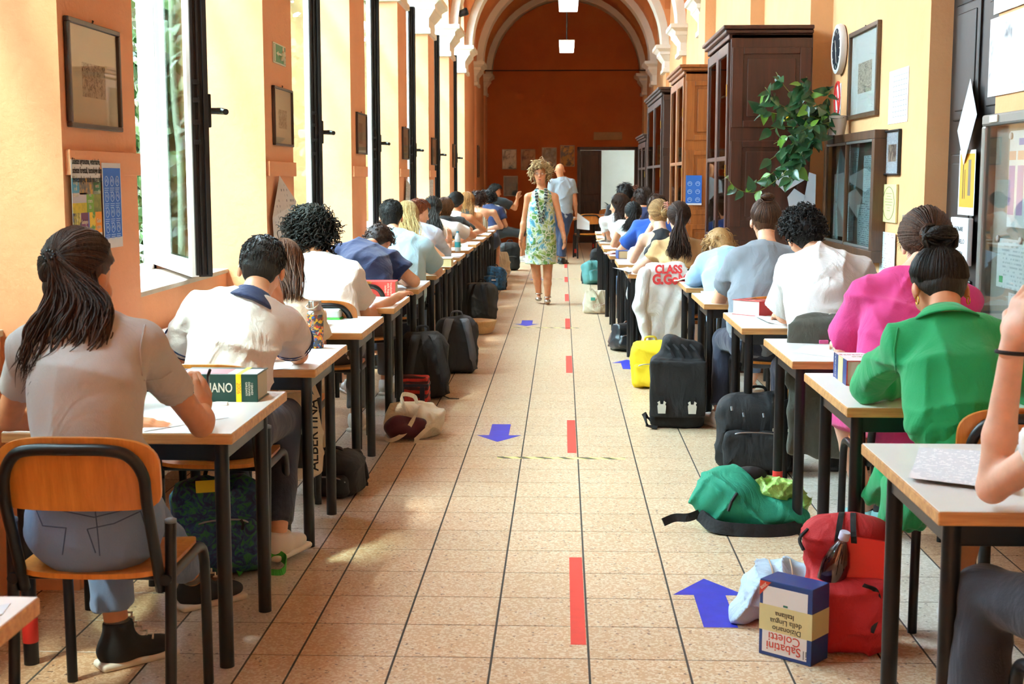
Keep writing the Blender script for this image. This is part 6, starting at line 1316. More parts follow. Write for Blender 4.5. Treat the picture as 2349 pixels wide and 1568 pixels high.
for i, cl in enumerate(('#b79ac8', '#c3a4cc', '#c9a8cf', '#a9a4d8')): 
    MB().bbox((-.0178, .20-.115*i-.04, -.16), (-.0172, .20-.115*i+.04, .06), .0002).build('chart_column', mat('chart_%d' % i, cl, .7), q); MB().bbox((-.0178, .20-.115*i-.045, .085), (-.0172, .20-.115*i+.045, .125), .0002).build('chart_head', mat('chart_peach', '#e8b9a0', .7), q)
MB().bbox((-.0178, .02, .15), (-.0172, .12, .18), .0002).build('chart_tag', mat('chart_indigo', '#7f8fd0', .7), q); MB().bbox((-.0178, -.14, .15), (-.0172, -.03, .18), .0002).build('chart_tag', mat('chart_lime', '#b7c94a', .7), q)
q = on_board((5.68, 6.32, .99, 1.215), 'wide landscape sheet in the middle of the grey notice board', printed('sheet_faint', '#e3e6e8', '#c3c9cc', 12, .5), ((.98, .98, WM_), (.50, 1.0, WM_))); MB().bbox((-.0178, .23, -.09), (-.0172, .28, -.06), .0002).build('green_mark', mat('mark_green', '#4fae6a', .6), q)
on_board((5.86, 6.14, .66, .975), 'printed form held by a dark magnet low on the grey notice board', printed('form_sheet', '#e2e3e8', '#a9adb8', 22, .45), ((.52, .95, mat('magnet_dark', '#4a3f47', .4)),))
q = on_board((5.2, 5.6, 1.0, 1.6), 'printed sheet near the camera end of the grey notice board', PRT)
BAN = photo('banner_photo', [(.38, '#6d6a70'), (.47, '#e9e6e2'), (.62, '#f4f3f1')], 3.2)
y0, y1, z0, z1 = WR_.rect(2277, 55, 222, 2362); tag(WR_.slab('photo_poster', 5.5, y1, z0, z1+.02, .004, .010, BAN), 'crinkled white photo poster above the grey notice board', 'poster')
y0, y1, z0, z1 = WR_.rect(2288, -60, 33, 2362); tag(WR_.slab('photo_poster', 5.5, y1, z0, z1, .004, .010, photo('banner_photo2', [(.4, '#b9b2a8'), (.6, '#eeeae4')], 4)), 'white photo poster high above the crinkled one', 'poster')
# blue poster on the second bookcase, items on the end wall
CW = Wall(0, 1)
r = tag(empty('poster', (1.62, 13.72, 1.30)), 'blue hygiene poster on the side of the warm brown bookcase', 'poster'); a, b = ony(1576, 402, 13.72), ony(1607, 470, 13.72); r.location = ((a.x+b.x)/2, 13.728, (a.z+b.z)/2); w, h = b.x-a.x+.02, a.z-b.z
MB().box((-w/2, -.003, -h/2), (w/2, -.002, h/2)).build('sheet', PAPER, r); MB().box((-w/2, -.0034, -h/2+.06*h), (w/2, -.003, h/2)).build('print_block', BLU, r); icons_m = None
for i in range(2):
    for j in range(3):
        m = MB(); cx_, cz_ = (-.25+.5*i)*w, (.22-.27*j)*h; q = w*.13; m.tube([(cx_+q*math.cos(a_), -.0038, cz_+q*math.sin(a_)) for a_ in np.linspace(0, 6.28, 13)[:-1]], q*.1, 4, closed=True); m.tube([(cx_-q*.6, -.0038, cz_), (cx_, -.0038, cz_+q*.5), (cx_+q*.6, -.0038, cz_-q*.2)], q*.1, 4); m.build('icon', PBL, r)
ends = [((1152, 342, 1185, 388), 'pale art poster at the left of the upper row on the end wall', [(.40, '#3a2c24'), (.5, '#b7a48c'), (.7, '#cdbda6')]), ((1195, 342, 1228, 390), 'reddish art poster second in the upper row on the end wall', [(.4, '#5a1f1a'), (.55, '#a58a70')]), ((1243, 338, 1277, 386), 'dark art poster behind the woman on the end wall', [(.45, '#1d2320'), (.6, '#7f8f95')]), ((1285, 333, 1318, 382), 'yellow and black art poster beside the doorway', [(.45, '#23201c'), (.55, '#b8862a')]), ((1155, 403, 1188, 450), 'dark art poster below the upper row on the end wall', [(.5, '#181210'), (.7, '#4a3f3a')])]
for i, ((u0, v0, u1, v1), lb, st_) in enumerate(ends):
    a, b = ony(u0, v0, YE), ony(u1, v1, YE); r = tag(empty('poster', ((a.x+b.x)/2, YE, (a.z+b.z)/2)), lb, 'poster'); w, h = b.x-a.x, a.z-b.z; MB().bbox((-w/2, -.012, -h/2), (w/2, -.002, h/2), .003).build('sheet', mat('poster_edge', '#8f8270', .6), r); MB().box((-w/2+.015, -.014, -h/2+.02), (w/2-.015, -.012, h/2-.02)).build('print', photo('endposter_%d' % i, st_, 6), r); MB().box((-w/2, -.018, -h/2), (w/2, -.017, h/2)).build('pane', PGL, r)
a, b = ony(1362, 303, YE), ony(1427, 321, YE); tag(MB().bbox((a.x, YE-.03, b.z), (b.x, YE-.002, a.z), .006).build('door_plaque', mat('plaque', '#a5794e', .6, var=.08)), 'plain beige name plaque above the far doorway', 'plaque')
# hanging lamps, spotlight
LMP = mat('lamp_diffuser', '#fff6e2', .5, emit='#fff3d8', estr=14.); 
for (u, v, y, lb) in ((1304, 6, 19.0, 'hanging box lamp nearer the aisle middle'), (1300, 107, 25.0, 'hanging box lamp in front of the end arch')):
    c = ony(u, v, y); r = tag(empty('hanging_lamp', c), lb, 'lamp'); MB().bbox((-.13, -.55, -.06), (.13, .55, .05), .01).build('diffuser', LMP, r); MB().bbox((-.14, -.56, .05), (.14, .56, .07), .005).build('housing', mat('lamp_white', '#d9d4c8', .5), r); m = MB(); m.tube([(0, 0, .06), (0, 0, 5.6-c.z)], .012, 8); m.build('rod', mat('iron', '#3a3430', .6, .8), r)
c = Vector((-1.55, 21.1, 4.02)); r = tag(empty('spotlight', c), 'small dark spotlight perched on a capital', 'spotlight'); MB().lathe([(.02, -.08), (.05, -.06), (.06, .06), (.05, .08)], 14, Matrix.Rotation(1.2, 4, 'Y')).build('lamp_head', STEEL, r, smooth=True, angle=SA); m = MB(); m.tube([(0, 0, 0), (-.08, 0, -.05), (-.1, 0, -.2)], .012, 6); m.build('bracket', STEEL, r)
# ================================================================ BAGS AND CLOTHES ON THE FLOOR
NYL = lambda n, c, f=.5: cloth('nylon_'+n, c, .75, f, .0)
BK = NYL('black', '#0c0c0f'); DG = NYL('darkgrey', '#1d1e22'); GY = NYL('grey', '#55575c'); ZIP = mat('zip_metal', '#8f8f92', .3, .9); CANV = cloth('canvas_cream', '#e6d9bd', fold=.7)
def place(root, me, name, m, smooth=True): return link(name, me, m, root, smooth=smooth)
def backpack(label, loc, rz, w, d, h, body, pocket=None, strap=None, tilt=(0, 0), straps_front=False, noise=.006, patch=None, name='backpack', hd=.010, zips=1):
    r = empty(name, loc, rot=(math.radians(tilt[0]), math.radians(tilt[1]), rz)); tag(r, label, 'bag'); strap = strap or BK; fy = -1
    b = SDF(hd); b.box((0, 0, h*.45), (w/2, d/2, h*.45), None, min(w, d)*.26, .05); b.box((0, .01, h*.80), (w*.44, d*.40, h*.19), None, min(w, d)*.30, .05)
    place(r, b.mesh('b', noise=noise*.5, nscale=16, fold=crease(label, .012, 52.)), 'body', body)
    if not straps_front:
        b = SDF(hd); b.box((0, fy*(d/2), h*.28), (w*.40, d*.20, h*.24), None, .03, .03); place(r, b.mesh('p', noise=noise*.5, nscale=20, fold=crease(label+'p', .007, 70.)), 'front_pocket', pocket or body)
        m = MB(); m.tube(spline([(-w*.36, fy*(d*.62), h*.40), (-w*.2, fy*(d*.69), h*.50), (w*.2, fy*(d*.69), h*.50), (w*.36, fy*(d*.62), h*.40)], 6), .004, 6); place(r, m.mesh(), 'zipper', ZIP)
        m = MB(); m.ribbon([(w*.2, fy*d*.71, h*.50), (w*.22, fy*d*.74, h*.46), (w*.21, fy*d*.72, h*.40)], .010, .003, (1, 0, 0)); place(r, m.mesh(), 'zip_pull', BK)
    m = MB()
    sy = fy if straps_front else 1
    for s_ in (-1, 1):
        m = MB(); m.ribbon(spline([(s_*w*.16, sy*d*.30, h*.93), (s_*w*.22, sy*d*.60, h*.86), (s_*w*.33, sy*d*.66, h*.50), (s_*w*.40, sy*d*.58, h*.16), (s_*w*.44, sy*d*.50, .03)], 6), [.062]*9+[.055]*8+[.03]*8, .014, (1, 0, 0)); place(r, m.mesh(), 'strap', strap)
    m = MB(); m.tube(spline([(-.045, 0, h*.96), (-.03, -.01, h*1.06), (.03, -.01, h*1.06), (.045, 0, h*.96)], 5), .008, 8); place(r, m.mesh(), 'handle', strap)
    if patch: MB().bbox((patch[0], fy*d*.72-.004, patch[1]), (patch[2], fy*d*.70, patch[3]), .001).build('patch', patch[4], r)
    return r
def tote(label, loc, rz, w, h, d, m, tilt=0., noise=.012, straps=True, name='tote_bag', flop=0.):
    r = empty(name, loc, rot=(math.radians(tilt), 0, rz)); tag(r, label, 'bag'); b = SDF(.010); b.sweep([(0, 0, d*.35), (0, 0, h*.55), (0, flop, h)], [w*.5, w*.48, w*.40], [d*.5, d*.42, d*.12], (1, 0, 0), .03)
    place(r, b.mesh('t', noise=noise*.6, nscale=15, fold=crease(label, .016, 50.), cuts=[((0, 0, .004), (0, 0, -1)), ((0, 0, h), (0, 0, 1))]), 'bag_body', m)
    if straps:
        for s_ in (-1, 1):
            q = MB(); q.ribbon(spline([(-w*.22, flop+s_*.02, h*.97), (-w*.20, s_*d*.35, h*1.10), (0, s_*d*.62, h*.80), (w*.1, s_*d*.62, h*.45), (w*.28, s_*d*.66, h*.5), (w*.22, flop+s_*.02, h*.97)], 5), .028, .003, (0, 0, 1) if False else (.3, 1, .2)); place(r, q.mesh(), 'strap', m)
    return r
def fl(u, v): p = onz(u, v, 0); return Vector((p.x, p.y, 0))
# left side
BLUB = NYL('navygreen', '#20305c'); t = NT(BLUB); v = t.coords(); n = t.noise(v, 22, 3, .6, 2.); t.link(t.ramp(n, [(.40, '#1b2550'), (.5, '#22406a'), (.58, '#2c6b46')]), t.b.inputs['Base Color'])
bp = backpack('navy and green patterned backpack with a yellow label under the first desk', fl(490, 1338)+Vector((0, .12, 0)), .35, .34, .20, .38, BLUB, tilt=(-18, 0), patch=(-.09, .30, .02, .345, mat('yellow_label', '#e3d02c', .6)))
m = MB(); m.ribbon(spline([fl(545, 1325)+Vector((0, 0, .02)), fl(575, 1312)+Vector((0, 0, .05)), fl(625, 1300)+Vector((0, 0, .055)), fl(655, 1302)+Vector((0, 0, .03)), fl(648, 1318)+Vector((0, 0, .008)), fl(612, 1318)+Vector((0, 0, .006))], 6), .034, .003, (0, .3, 1)); sroot = m.build('bag_strap', NYL('green', '#3fa53c')); sroot.parent = bp; sroot.matrix_parent_inverse = Matrix.Identity(4)
bpy.context.view_layer.update(); sroot.matrix_parent_inverse = bp.matrix_world.inverted()
backpack('black insulated lunch bag under the second desk', fl(762, 1140)+Vector((0, .08, 0)), -.2, .27, .19, .21, NYL('lunch', '#0c0e11'), name='lunch_bag', noise=.003)
# hanging tote with print
yt = 5.80; a = ony(630, 885, yt); b_ = ony(742, 1092, yt); tb = tag(empty('tote_bag', ((a.x+b_.x)/2, yt, 0)), 'canvas tote with black lettering hanging from the second desk', 'bag'); w = b_.x-a.x; z1, z0 = a.z-.03, b_.z
sd = SDF(.009); sd.sweep([(0, 0, z0+.03), (0, .0, (z0+z1)/2), (0, 0, z1-.02)], [w*.5, w*.53, w*.40], [.045, .05, .022], (1, 0, 0), .03); place(tb, sd.mesh('t', noise=.003, nscale=17, fold=crease('tb', .010, 50.)), 'bag_body', CANV)
for x in (-.055, .055): m = MB(); m.ribbon([(x*1.6, -.01, z1-.02), (x, 0, z1+.06), (x*.8, .0, .70)], .022, .003, (1, 0, 0)); m.build('strap', CANV, tb)
PRB = mat('print_black', '#1d1b1a', .8); text('lettering', 'ALBERTINA', .062, frame_M((w*.36, -.062, (z0+z1)/2+.01), (0, 0, 1), (-1, 0, 0)), PRB, tb, sx=1.0, bold=.0008)
m = MB()
for i in range(7): m.tube(spline([(-w*.40, -.054, z1-.07-.012*i), (-w*.1, -.060, z1-.06-.013*i), (w*.28, -.058, z1-.075-.012*i)], 5), .0022, 5)
m.build('printed_lines', PRB, tb); m = MB(); m.box((-w*.05, -.064, z0+.05), (w*.20, -.060, z0+.20)); m.build('printed_block', PRB, tb)
# cream tote slumped on the floor with a dark red garment
t1 = tote('cream cotton tote slumped on the floor with dark red cloth inside', fl(945, 1008)+Vector((0, .10, 0)), .15, .36, .20, .26, CANV, noise=.02, straps=False)
sd = SDF(.009); sd.ell((-.05, -.10, .07), (.12, .06, .07), None, .02); place(t1, sd.mesh('r', noise=.012, nscale=22), 'dark_red_cloth', cloth('dark_red', '#4a1420'))
for P_ in ([(-.17, -.06, .012), (-.14, -.15, .008), (-.06, -.16, .05), (0, -.14, .14), (.03, -.08, .19)], [(.16, -.05, .05), (.10, -.15, .09), (.02, -.18, .03), (.0, -.2, .008), (.1, -.21, .006), (.18, -.17, .006)], [(-.05, -.12, .16), (-.07, -.05, .25), (.0, -.02, .24), (.02, -.05, .2)]):
    m = MB(); m.ribbon(spline(P_, 6), .024, .003, (.3, .2, 1)); m.build('strap', CANV, t1)
# red lunch box and the dark backpacks
RP = NYL('redpat', '#8f1f18'); t = NT(RP); wv = t.new('ShaderNodeTexWave', wave_type='RINGS'); wv.inputs['Scale'].default_value = 9; wv.inputs['Distortion'].default_value = 3.; t.link(t.coords(), wv.inputs['Vector']); t.link(t.ramp(wv.outputs['Fac'], [(.4, '#3a0f12'), (.55, '#b3261c')]), t.b.inputs['Base Color'])
lb = tag(empty('lunch_box', fl(948, 934)+Vector((0, .07, 0))), 'red patterned cooler bag with navy straps on the floor', 'bag'); sd = SDF(.008); sd.box((0, 0, .10), (.10, .07, .10), None, .018, 0); place(lb, sd.mesh('l', noise=.002), 'body', RP); MB().bbox((-.102, -.074, .135), (.102, .072, .155), .003).build('zip_band', NAVYP, lb)
for x in (-.075, .06): MB().bbox((x-.016, -.076, .0), (x+.016, -.07, .135), .002).build('strap', NAVYP, lb)
b5 = backpack('black backpack with padded grey straps behind the red cooler bag', fl(968, 922)+Vector((0, .16, 0)), .25, .33, .22, .46, BK, strap=DG, straps_front=True, tilt=(-8, 0)); 
m = MB(); m.ribbon([fl(1012, 912)+Vector((0, 0, .02)), fl(1030, 915)+Vector((0, 0, .006)), fl(1053, 916)+Vector((0, 0, .005))], .015, .003, (0, 1, 0)); o = m.build('strap_end', BK); o.parent = b5; bpy.context.view_layer.update(); o.matrix_parent_inverse = b5.matrix_world.inverted()
backpack('black and grey hiking backpack with a blue bottle pocket', fl(1045, 860)+Vector((0, .15, 0)), .1, .32, .22, .44, DG, strap=GY, straps_front=True, tilt=(-6, 0))
m = MB(); m.lathe([(.03, 0), (.033, .01), (.033, .14), (.02, .165), (.02, .19)], 16); o = m.build('water_bottle', mat('cyan_plastic', '#38b6d6', .3), smooth=True, angle=SA); q = fl(1080, 850); o.location = (q.x, q.y+.12, .19); tag(o, 'cyan bottle in the side pocket of the hiking backpack', 'bottle')
tote('tan cloth bag lying flat behind the hiking backpack', fl(1095, 768)+Vector((0, .15, 0)), .3, .34, .13, .34, cloth('tan_canvas', '#cda873', fold=.7), straps=False, noise=.015)
backpack('charcoal backpack leaning against the desk legs', fl(1098, 736)+Vector((0, .14, 0)), -.35, .34, .22, .40, NYL('charcoal', '#262521'), strap=BK, straps_front=True, tilt=(-10, 0))
BB = NYL('blueprint', '#173a5e'); t = NT(BB); t.link(t.ramp(t.noise(t.coords(), 20, 3, .6, 1.5), [(.4, '#0f2036'), (.55, '#1e5a86'), (.7, '#14324e')]), t.b.inputs['Base Color'])
backpack('dark blue patterned backpack sagging on the floor', fl(1130, 667)+Vector((0, .14, 0)), -.3, .30, .24, .32, BB, tilt=(-14, 0), patch=(.03, .10, .09, .115, mat('label_grey', '#c9b9b5', .6)))
tote('upright cream paper-stiff tote far along the left row', fl(1150, 631)+Vector((0, .06, 0)), -.1, .28, .36, .12, CANV, straps=True, noise=.008)
backpack('black backpack behind the upright cream tote', fl(1168, 622)+Vector((0, .25, 0)), .2, .32, .22, .46, BK)
# patterned bag on the last left desk, fan next to it
PB = NYL('paisley', '#b9bfb9'); t = NT(PB); t.link(t.ramp(t.noise(t.coords(), 18, 4, .6, 3.), [(.42, '#4d5a5c'), (.5, '#c9cdc6'), (.6, '#e3e4de')]), t.b.inputs['Base Color'])
q = onz(1142, 508, DESK_Z); backpack('grey paisley backpack on the last desk of the left row', (q.x, 20.75, DESK_Z), .3, .34, .2, .36, PB, tilt=(0, 20))
# right side
tt = tote('cream tote with faded print standing beside the right row', fl(1368, 720)+Vector((0, .06, 0)), .1, .31, .26, .11, CANV, straps=True, noise=.007)
text('lettering', 'STONE', .05, frame_M((.03, -.075, .10), (1, 0, .25), (0, 0, 1)), mat('print_rose', '#c9907a', .8), tt); MB().bbox((-.07, -.068, .15), (-.02, -.064, .185), .001).build('print_leaf', mat('print_teal', '#3f9a86', .8), tt)
backpack('faded teal backpack under the far right desks', fl(1360, 654)+Vector((.04, .2, 0)), .4, .32, .24, .34, NYL('teal', '#4f8a88'), strap=BK, tilt=(-16, 0)); backpack('black backpack behind the faded teal one', fl(1372, 640)+Vector((.06, .55, 0)), .1, .32, .22, .44, BK)
lb = backpack('black leather bucket bag with a brown strap', fl(1432, 808)+Vector((0, .1, 0)), .3, .24, .18, .24, mat('black_leather', '#23262b', .35, bump=.2, bscale=60), strap=mat('brown_leather', '#5b2f1c', .4), tilt=(-10, 14), name='handbag')
m = MB(); m.tube([fl(1402, 803)+Vector((0, 0, .012)), fl(1420, 795)+Vector((0, 0, .03)), fl(1412, 780)+Vector((0, 0, .05)), fl(1404, 790)+Vector((0, 0, .03))], .008, 8, closed=True); o = m.build('shoulder_strap', mat('brown_dark_leather', '#2f1a14', .4), smooth=True); o.parent = lb; bpy.context.view_layer.update(); o.matrix_parent_inverse = lb.matrix_world.inverted()
YEL = NYL('yellow', '#f0d21c', .3); backpack('bright yellow quilted backpack behind the buckled black one', fl(1500, 893)+Vector((0, .11, 0)), -.2, .29, .19, .34, YEL, strap=mat('yellow_strap', '#c9b22a', .6), tilt=(-4, -4))
mg = tag(empty('backpack', fl(1556, 983)+Vector((0, .10, 0)), -.06), 'black flap backpack with two white buckles', 'bag'); sd = SDF(.009); sd.box((0, 0, .21), (.165, .10, .21), None, .035, 0); sd.box((.02, .05, .44), (.13, .07, .09), tri3([nv([1, 0, -.25]), [0, 1, 0], nv([.25, 0, 1])]), .04, .05); place(mg, sd.mesh('m', noise=.003, fold=crease('mg', .006, 60.)), 'body', BK)
sd = SDF(.009); sd.box((0, -.115, .24), (.168, .016, .17), None, .012, 0); place(mg, sd.mesh('f', noise=.003), 'flap', NYL('black2', '#101114')); BW = mat('buckle_white', '#d9d6c8', .4)
for x in (-.095, .085):
    MB().bbox((x-.02, -.138, .13), (x+.02, -.132, .20), .002).build('buckle_strap', BK, mg)
    m = MB(); m.prism([(-.022, 0), (.022, 0), (.026, .045), (.020, .055), (.026, .066), (.012, .075), (.008, .055), (-.008, .055), (-.012, .075), (-.026, .066), (-.020, .055), (-.026, .045)], 0, .010, frame_M((x, -.142, .10), (1, 0, 0), (0, 0, 1))); m.build('buckle', BW, mg)
m = MB(); m.ribbon([(-.165, -.08, .05), (-.20, -.10, .09), (-.18, -.12, .02), (-.12, -.13, .01)], .04, .006, (0, 1, .3)); m.build('strap', BK, mg); m = MB()
for i in range(4): m.ribbon([(-.08+.05*i, -.02, .50), (-.05+.05*i, -.045, .47), (-.02+.05*i, -.055, .42)], .012, .004, (1, 0, 0))
m.build('top_webbing', DG, mg)
bk6 = backpack('large black backpack with hanging zip pulls under the third right desk', fl(1745, 1092)+Vector((.0, .16, 0)), -.15, .42, .26, .40, BK, pocket=NYL('black3', '#0e0f12'), tilt=(-6, 0), noise=.007)
for x, z in ((-.13, .33), (-.07, .30), (.03, .30)):
    m = MB(); m.tube([(x, -.155, z), (x+.004, -.165, z-.02)], .006, 6); m.build('zip_slider', ZIP, bk6); m = MB(); m.ribbon([(x+.004, -.166, z-.02), (x+.01, -.168, z-.06), (x+.006, -.166, z-.085)], .010, .004, (1, 0, 0)); m.build('zip_cord', BK, bk6)
text('lettering', 'EASTPAK', .022, frame_M((.12, -.185, .22), (1, 0, 0), (0, 0, 1)), SGW, bk6)
# green backpack lying open with a plastic bag
GB = NYL('teal_green', '#178a6b', .6); gb = tag(empty('backpack', fl(1730, 1222)+Vector((0, .12, 0)), .0), 'green backpack lying open with a lime plastic bag spilling out', 'bag')
sd = SDF(.0085); sd.ell((-.09, .0, .10), (.17, .13, .12), tri3([nv([1, .1, -.2]), [0, 1, 0], nv([.2, 0, 1])]), .04); sd.ell((-.10, .06, .20), (.10, .07, .055), None, .05); sd.ell((.10, -.02, .06), (.15, .12, .065), None, .05); place(gb, sd.mesh('g', noise=.006, nscale=15, fold=crease('gb3', .020, 48.)), 'body', GB)
sd = SDF(.008); sd.ell((.0, .055, .215), (.075, .04, .035), None, .02); place(gb, sd.mesh('g2'), 'dark_lining', BK)
sd = SDF(.007); sd.ell((.10, .03, .15), (.125, .085, .055), None, .02); sd.ell((.21, .02, .08), (.05, .06, .08), None, .03); place(gb, sd.mesh('pl', noise=.010, nscale=30, fold=crease('pl', .022, 110.)), 'plastic_bag', mat('lime_plastic', '#a9d870', .3, bump=.8, bscale=30, bdist=.02))
m = MB(); m.ribbon(spline([(-.22, -.05, .06), (-.16, -.14, .03), (0, -.17, .022), (.12, -.15, .02), (.20, -.10, .03)], 6), .055, .02, (0, .5, 1)); m.build('strap', BK, gb); m = MB(); m.ribbon(spline([(-.20, -.03, .07), (-.27, -.06, .05), (-.33, -.05, .045), (-.38, -.07, .03)], 5), .035, .006, (0, .4, 1)); m.build('strap_end', BK, gb)
m = MB(); m.tube([(-.075, -.115, .17), (-.10, -.14, .14), (-.115, -.148, .10)], .007, 6); m.build('zip_cord', BK, gb)
# red backpack with bottle and folder
RB = NYL('red', '#b51a20', .6); rb = tag(empty('backpack', fl(1950, 1508)+Vector((0, .11, 0)), -.25), 'open red backpack stuffed with a bottle and a folder', 'bag')
sd = SDF(.0085); sd.box((0, .06, .21), (.132, .055, .20), None, .05, 0); sd.ell((0, .05, .33), (.12, .07, .08), None, .05); sd.box((.02, -.04, .12), (.135, .07, .12), None, .05, .05); place(rb, sd.mesh('rb', noise=.004, nscale=16, fold=crease('rb', .016, 48.)), 'body', RB)
for s_ in (-.03, .03): m = MB(); m.ribbon(spline([(s_, -.01, .30), (s_*.8, -.035, .37), (s_*.6, .03, .425), (s_*.6, .08, .41)], 5), .018, .004, (1, 0, 0)); m.build('handle', BK, rb)
m = MB(); m.ribbon(spline([(.06, -.115, .24), (.10, -.105, .22), (.11, -.10, .16), (.09, -.115, .09)], 5), .014, .004, (1, 0, 0)); m.build('zip_cord', BK, rb); m = MB(); m.tube(spline([(-.13, -.02, .31), (-.145, .0, .34), (-.12, .02, .37)], 4), .006, 6); m.build('piping', BK, rb)
q = rb.location
def loc_(p): return Matrix.Translation(q) @ Matrix.Rotation(-.25, 4, 'Z') @ Vector(p)
bt = tag(empty('drink_bottle', loc_((-.055, -.035, .17)), rot=(math.radians(8), math.radians(14), -.25)), 'clear plastic bottle of dark cola in the red backpack', 'bottle')
MB().lathe([(.0, .005), (.040, .01), (.044, .05), (.043, .12), (.030, .165), (.014, .195)], 20).build('drink', mat('cola', '#2a0a12', .1, spec=.6), bt, smooth=True, angle=SA)
MB().lathe([(.042, .0), (.0455, .02), (.0455, .12), (.032, .168), (.0155, .198), (.0155, .215)], 20).build('bottle_shell', glass('pet', '#f3eef2', .2), bt, smooth=True); MB().lathe([(.017, .205), (.017, .228), (.015, .231)], 16).build('cap', mat('cap_lilac', '#c9c4dd', .4), bt, smooth=True, angle=SA)
fo = MB().bbox((-.075, -.02, .0), (.075, .02, .235), .002).build('folder', mat('folder_red', '#e0241c', .4)); fo.location = loc_((.045, -.045, .13)); fo.rotation_euler = (math.radians(-8), math.radians(7), -.25); tag(fo, 'bright red folder standing in the red backpack', 'folder')
# bundled denim jacket
DJ = cloth('light_denim', '#bcd3e6', fold=.8); dj = tag(empty('denim_jacket', fl(1800, 1440)+Vector((0, .12, 0)), 0), 'light blue denim jacket bundled behind the boxed dictionary', 'jacket')
sd = SDF(.008); sd.ell((.0, .02, .09), (.13, .10, .105), None, .03); sd.ell((-.11, -.04, .04), (.07, .06, .045), None, .05); sd.ell((.12, .0, .10), (.06, .07, .085), None, .05); sd.cone((-.10, -.05, .07), (-.13, -.08, .035), .04, .036, .03); place(dj, sd.mesh('d', noise=.006, nscale=20, fold=crease('dj', .022, 70.), cuts=[((0, 0, .003), (0, 0, -1))]), 'cloth', DJ)
m = MB(); m.tube([Vector((-.135, -.085, .04))+Vector((.028*math.cos(a_), .008*math.sin(a_), .026*math.sin(a_))) for a_ in np.linspace(0, 6.28, 17)[:-1]], .005, 6, closed=True); m.build('cuff', DJ, dj, smooth=True)
m = MB()
for x in (-.03, .03): m.tube(spline([(x, -.085, .10), (x*1.1, -.05, .17), (x*1.2, .02, .196)], 5), .0025, 5)
m.build('seam', mat('denim_seam', '#c9a98c', .8), dj)
# boxed dictionary, upside down
p0, p1 = fl(1740, 1497), fl(1866, 1531); fx = (p1-p0).normalized(); wbx, hbx, dbx = .185, .243, .105; bx = tag(empty('dictionary_box', p0+fx*wbx/2, math.atan2(fx.y, fx.x)), 'blue and white boxed dictionary standing upside down on the floor', 'book')
BLB = mat('box_blue', '#1f3f7d', .4); CRM = mat('box_cream', '#d9cf97', .5); RDI = mat('ink_red', '#c8452e', .6)
MB().bbox((-wbx/2, 0, .0), (wbx/2, dbx, hbx), .002).build('slipcase', BLB, bx); MB().box((-wbx/2+.012, -.0008, .012), (wbx/2-.016, 0.0, hbx-.018)).build('front_panel', mat('box_white', '#eceae6', .5), bx)
MB().box((-wbx/2, -.0012, .082), (wbx/2+.001, 0, .165)).build('front_band', CRM, bx); MB().box((wbx/2, 0, .082), (wbx/2+.0008, dbx, .165)).build('side_band', CRM, bx)
UD = lambda x, z: frame_M((x, -.0018, z), (-1, 0, 0), (0, 0, -1))
text('lettering', 'Sabatini', .040, UD(-.004, .036), RDI, bx, bold=.0002); text('lettering', 'il', .040, UD(.071, .032), mat('ink_grey', '#8a8a86', .7), bx); text('lettering', 'Coletti', .040, UD(-.002, .066), RDI, bx); text('lettering', 'Dizionario', .024, UD(.006, .095), INK, bx); text('lettering', 'della Lingua', .024, UD(.003, .118), INK, bx); text('lettering', 'Italiana', .024, UD(-.002, .141), INK, bx)
m = MB(); m.prism([(-wbx/2, hbx-.005), (-wbx/2+.040, hbx-.005), (-wbx/2, hbx-.052)][::1], 0, .0016, frame_M((0, -.0002, 0), (1, 0, 0), (0, 0, 1))); m.build('corner_band', RDI, bx); text('lettering', '2008', .014, frame_M((-wbx/2+.014, -.0022, hbx-.020), (-.75, 0, -.66), (.66, 0, -.75)), SGW, bx)
MB().bbox((-.008, -.0018, .168), (.008, -.001, .174), .0005).build('emblem', mat('emblem_green', '#1f6b55', .5), bx)
# jackets on chairs
def drape(label, cx, cy, ztop, w, drop_b, drop_f, m, name, noise=.006, th=.03):
    r = tag(empty(name, (cx, cy, 0)), label, 'jacket'); b = SDF(.009); b.sweep([(0, -.03, ztop-drop_b), (0, -.035, ztop-drop_b*.4), (0, -.02, ztop-.03), (0, .0, ztop)], [w*.46, w*.52, w*.5, w*.42], [th*.8, th, th*1.1, th*.7], (1, 0, 0), .03)
    b.sweep([(0, .0, ztop), (0, .05, ztop-.06), (0, .06, ztop-drop_f)], [w*.42, w*.46, w*.44], [th*.6]*3, (1, 0, 0), .02); place(r, b.mesh('d', noise=noise, nscale=17, fold=lambda X: .006*np.sin(X[..., 0]*55+3*np.sin(X[..., 2]*6))*np.clip((ztop-.05-X[..., 2])*5, 0, 1)), 'cloth', m); return r
WS = cloth('white_sweat', '#f1efec', fold=.6); yk = 10.60-.30-.27; a = ony(1480, 615, yk); b_ = ony(1572, 770, yk); sw = drape('white sweatshirt with red lettering hung over a chair', (a.x+b_.x)/2-.0, yk, .845, b_.x-a.x+.04, .845-ony(1530, 785, yk).z, .12, WS, 'sweatshirt')
b = SDF(.009); c0 = Vector(ony(1478, 628, yk-.02))-sw.location; c1 = Vector(ony(1468, 700, yk-.05))-sw.location; c2 = Vector(ony(1487, 795, yk-.05))-sw.location; b.cone(c0, c1, .055, .05, .03); b.cone(c1, c2, .05, .036, .02); place(sw, b.mesh('sl', noise=.005), 'sleeve', WS)
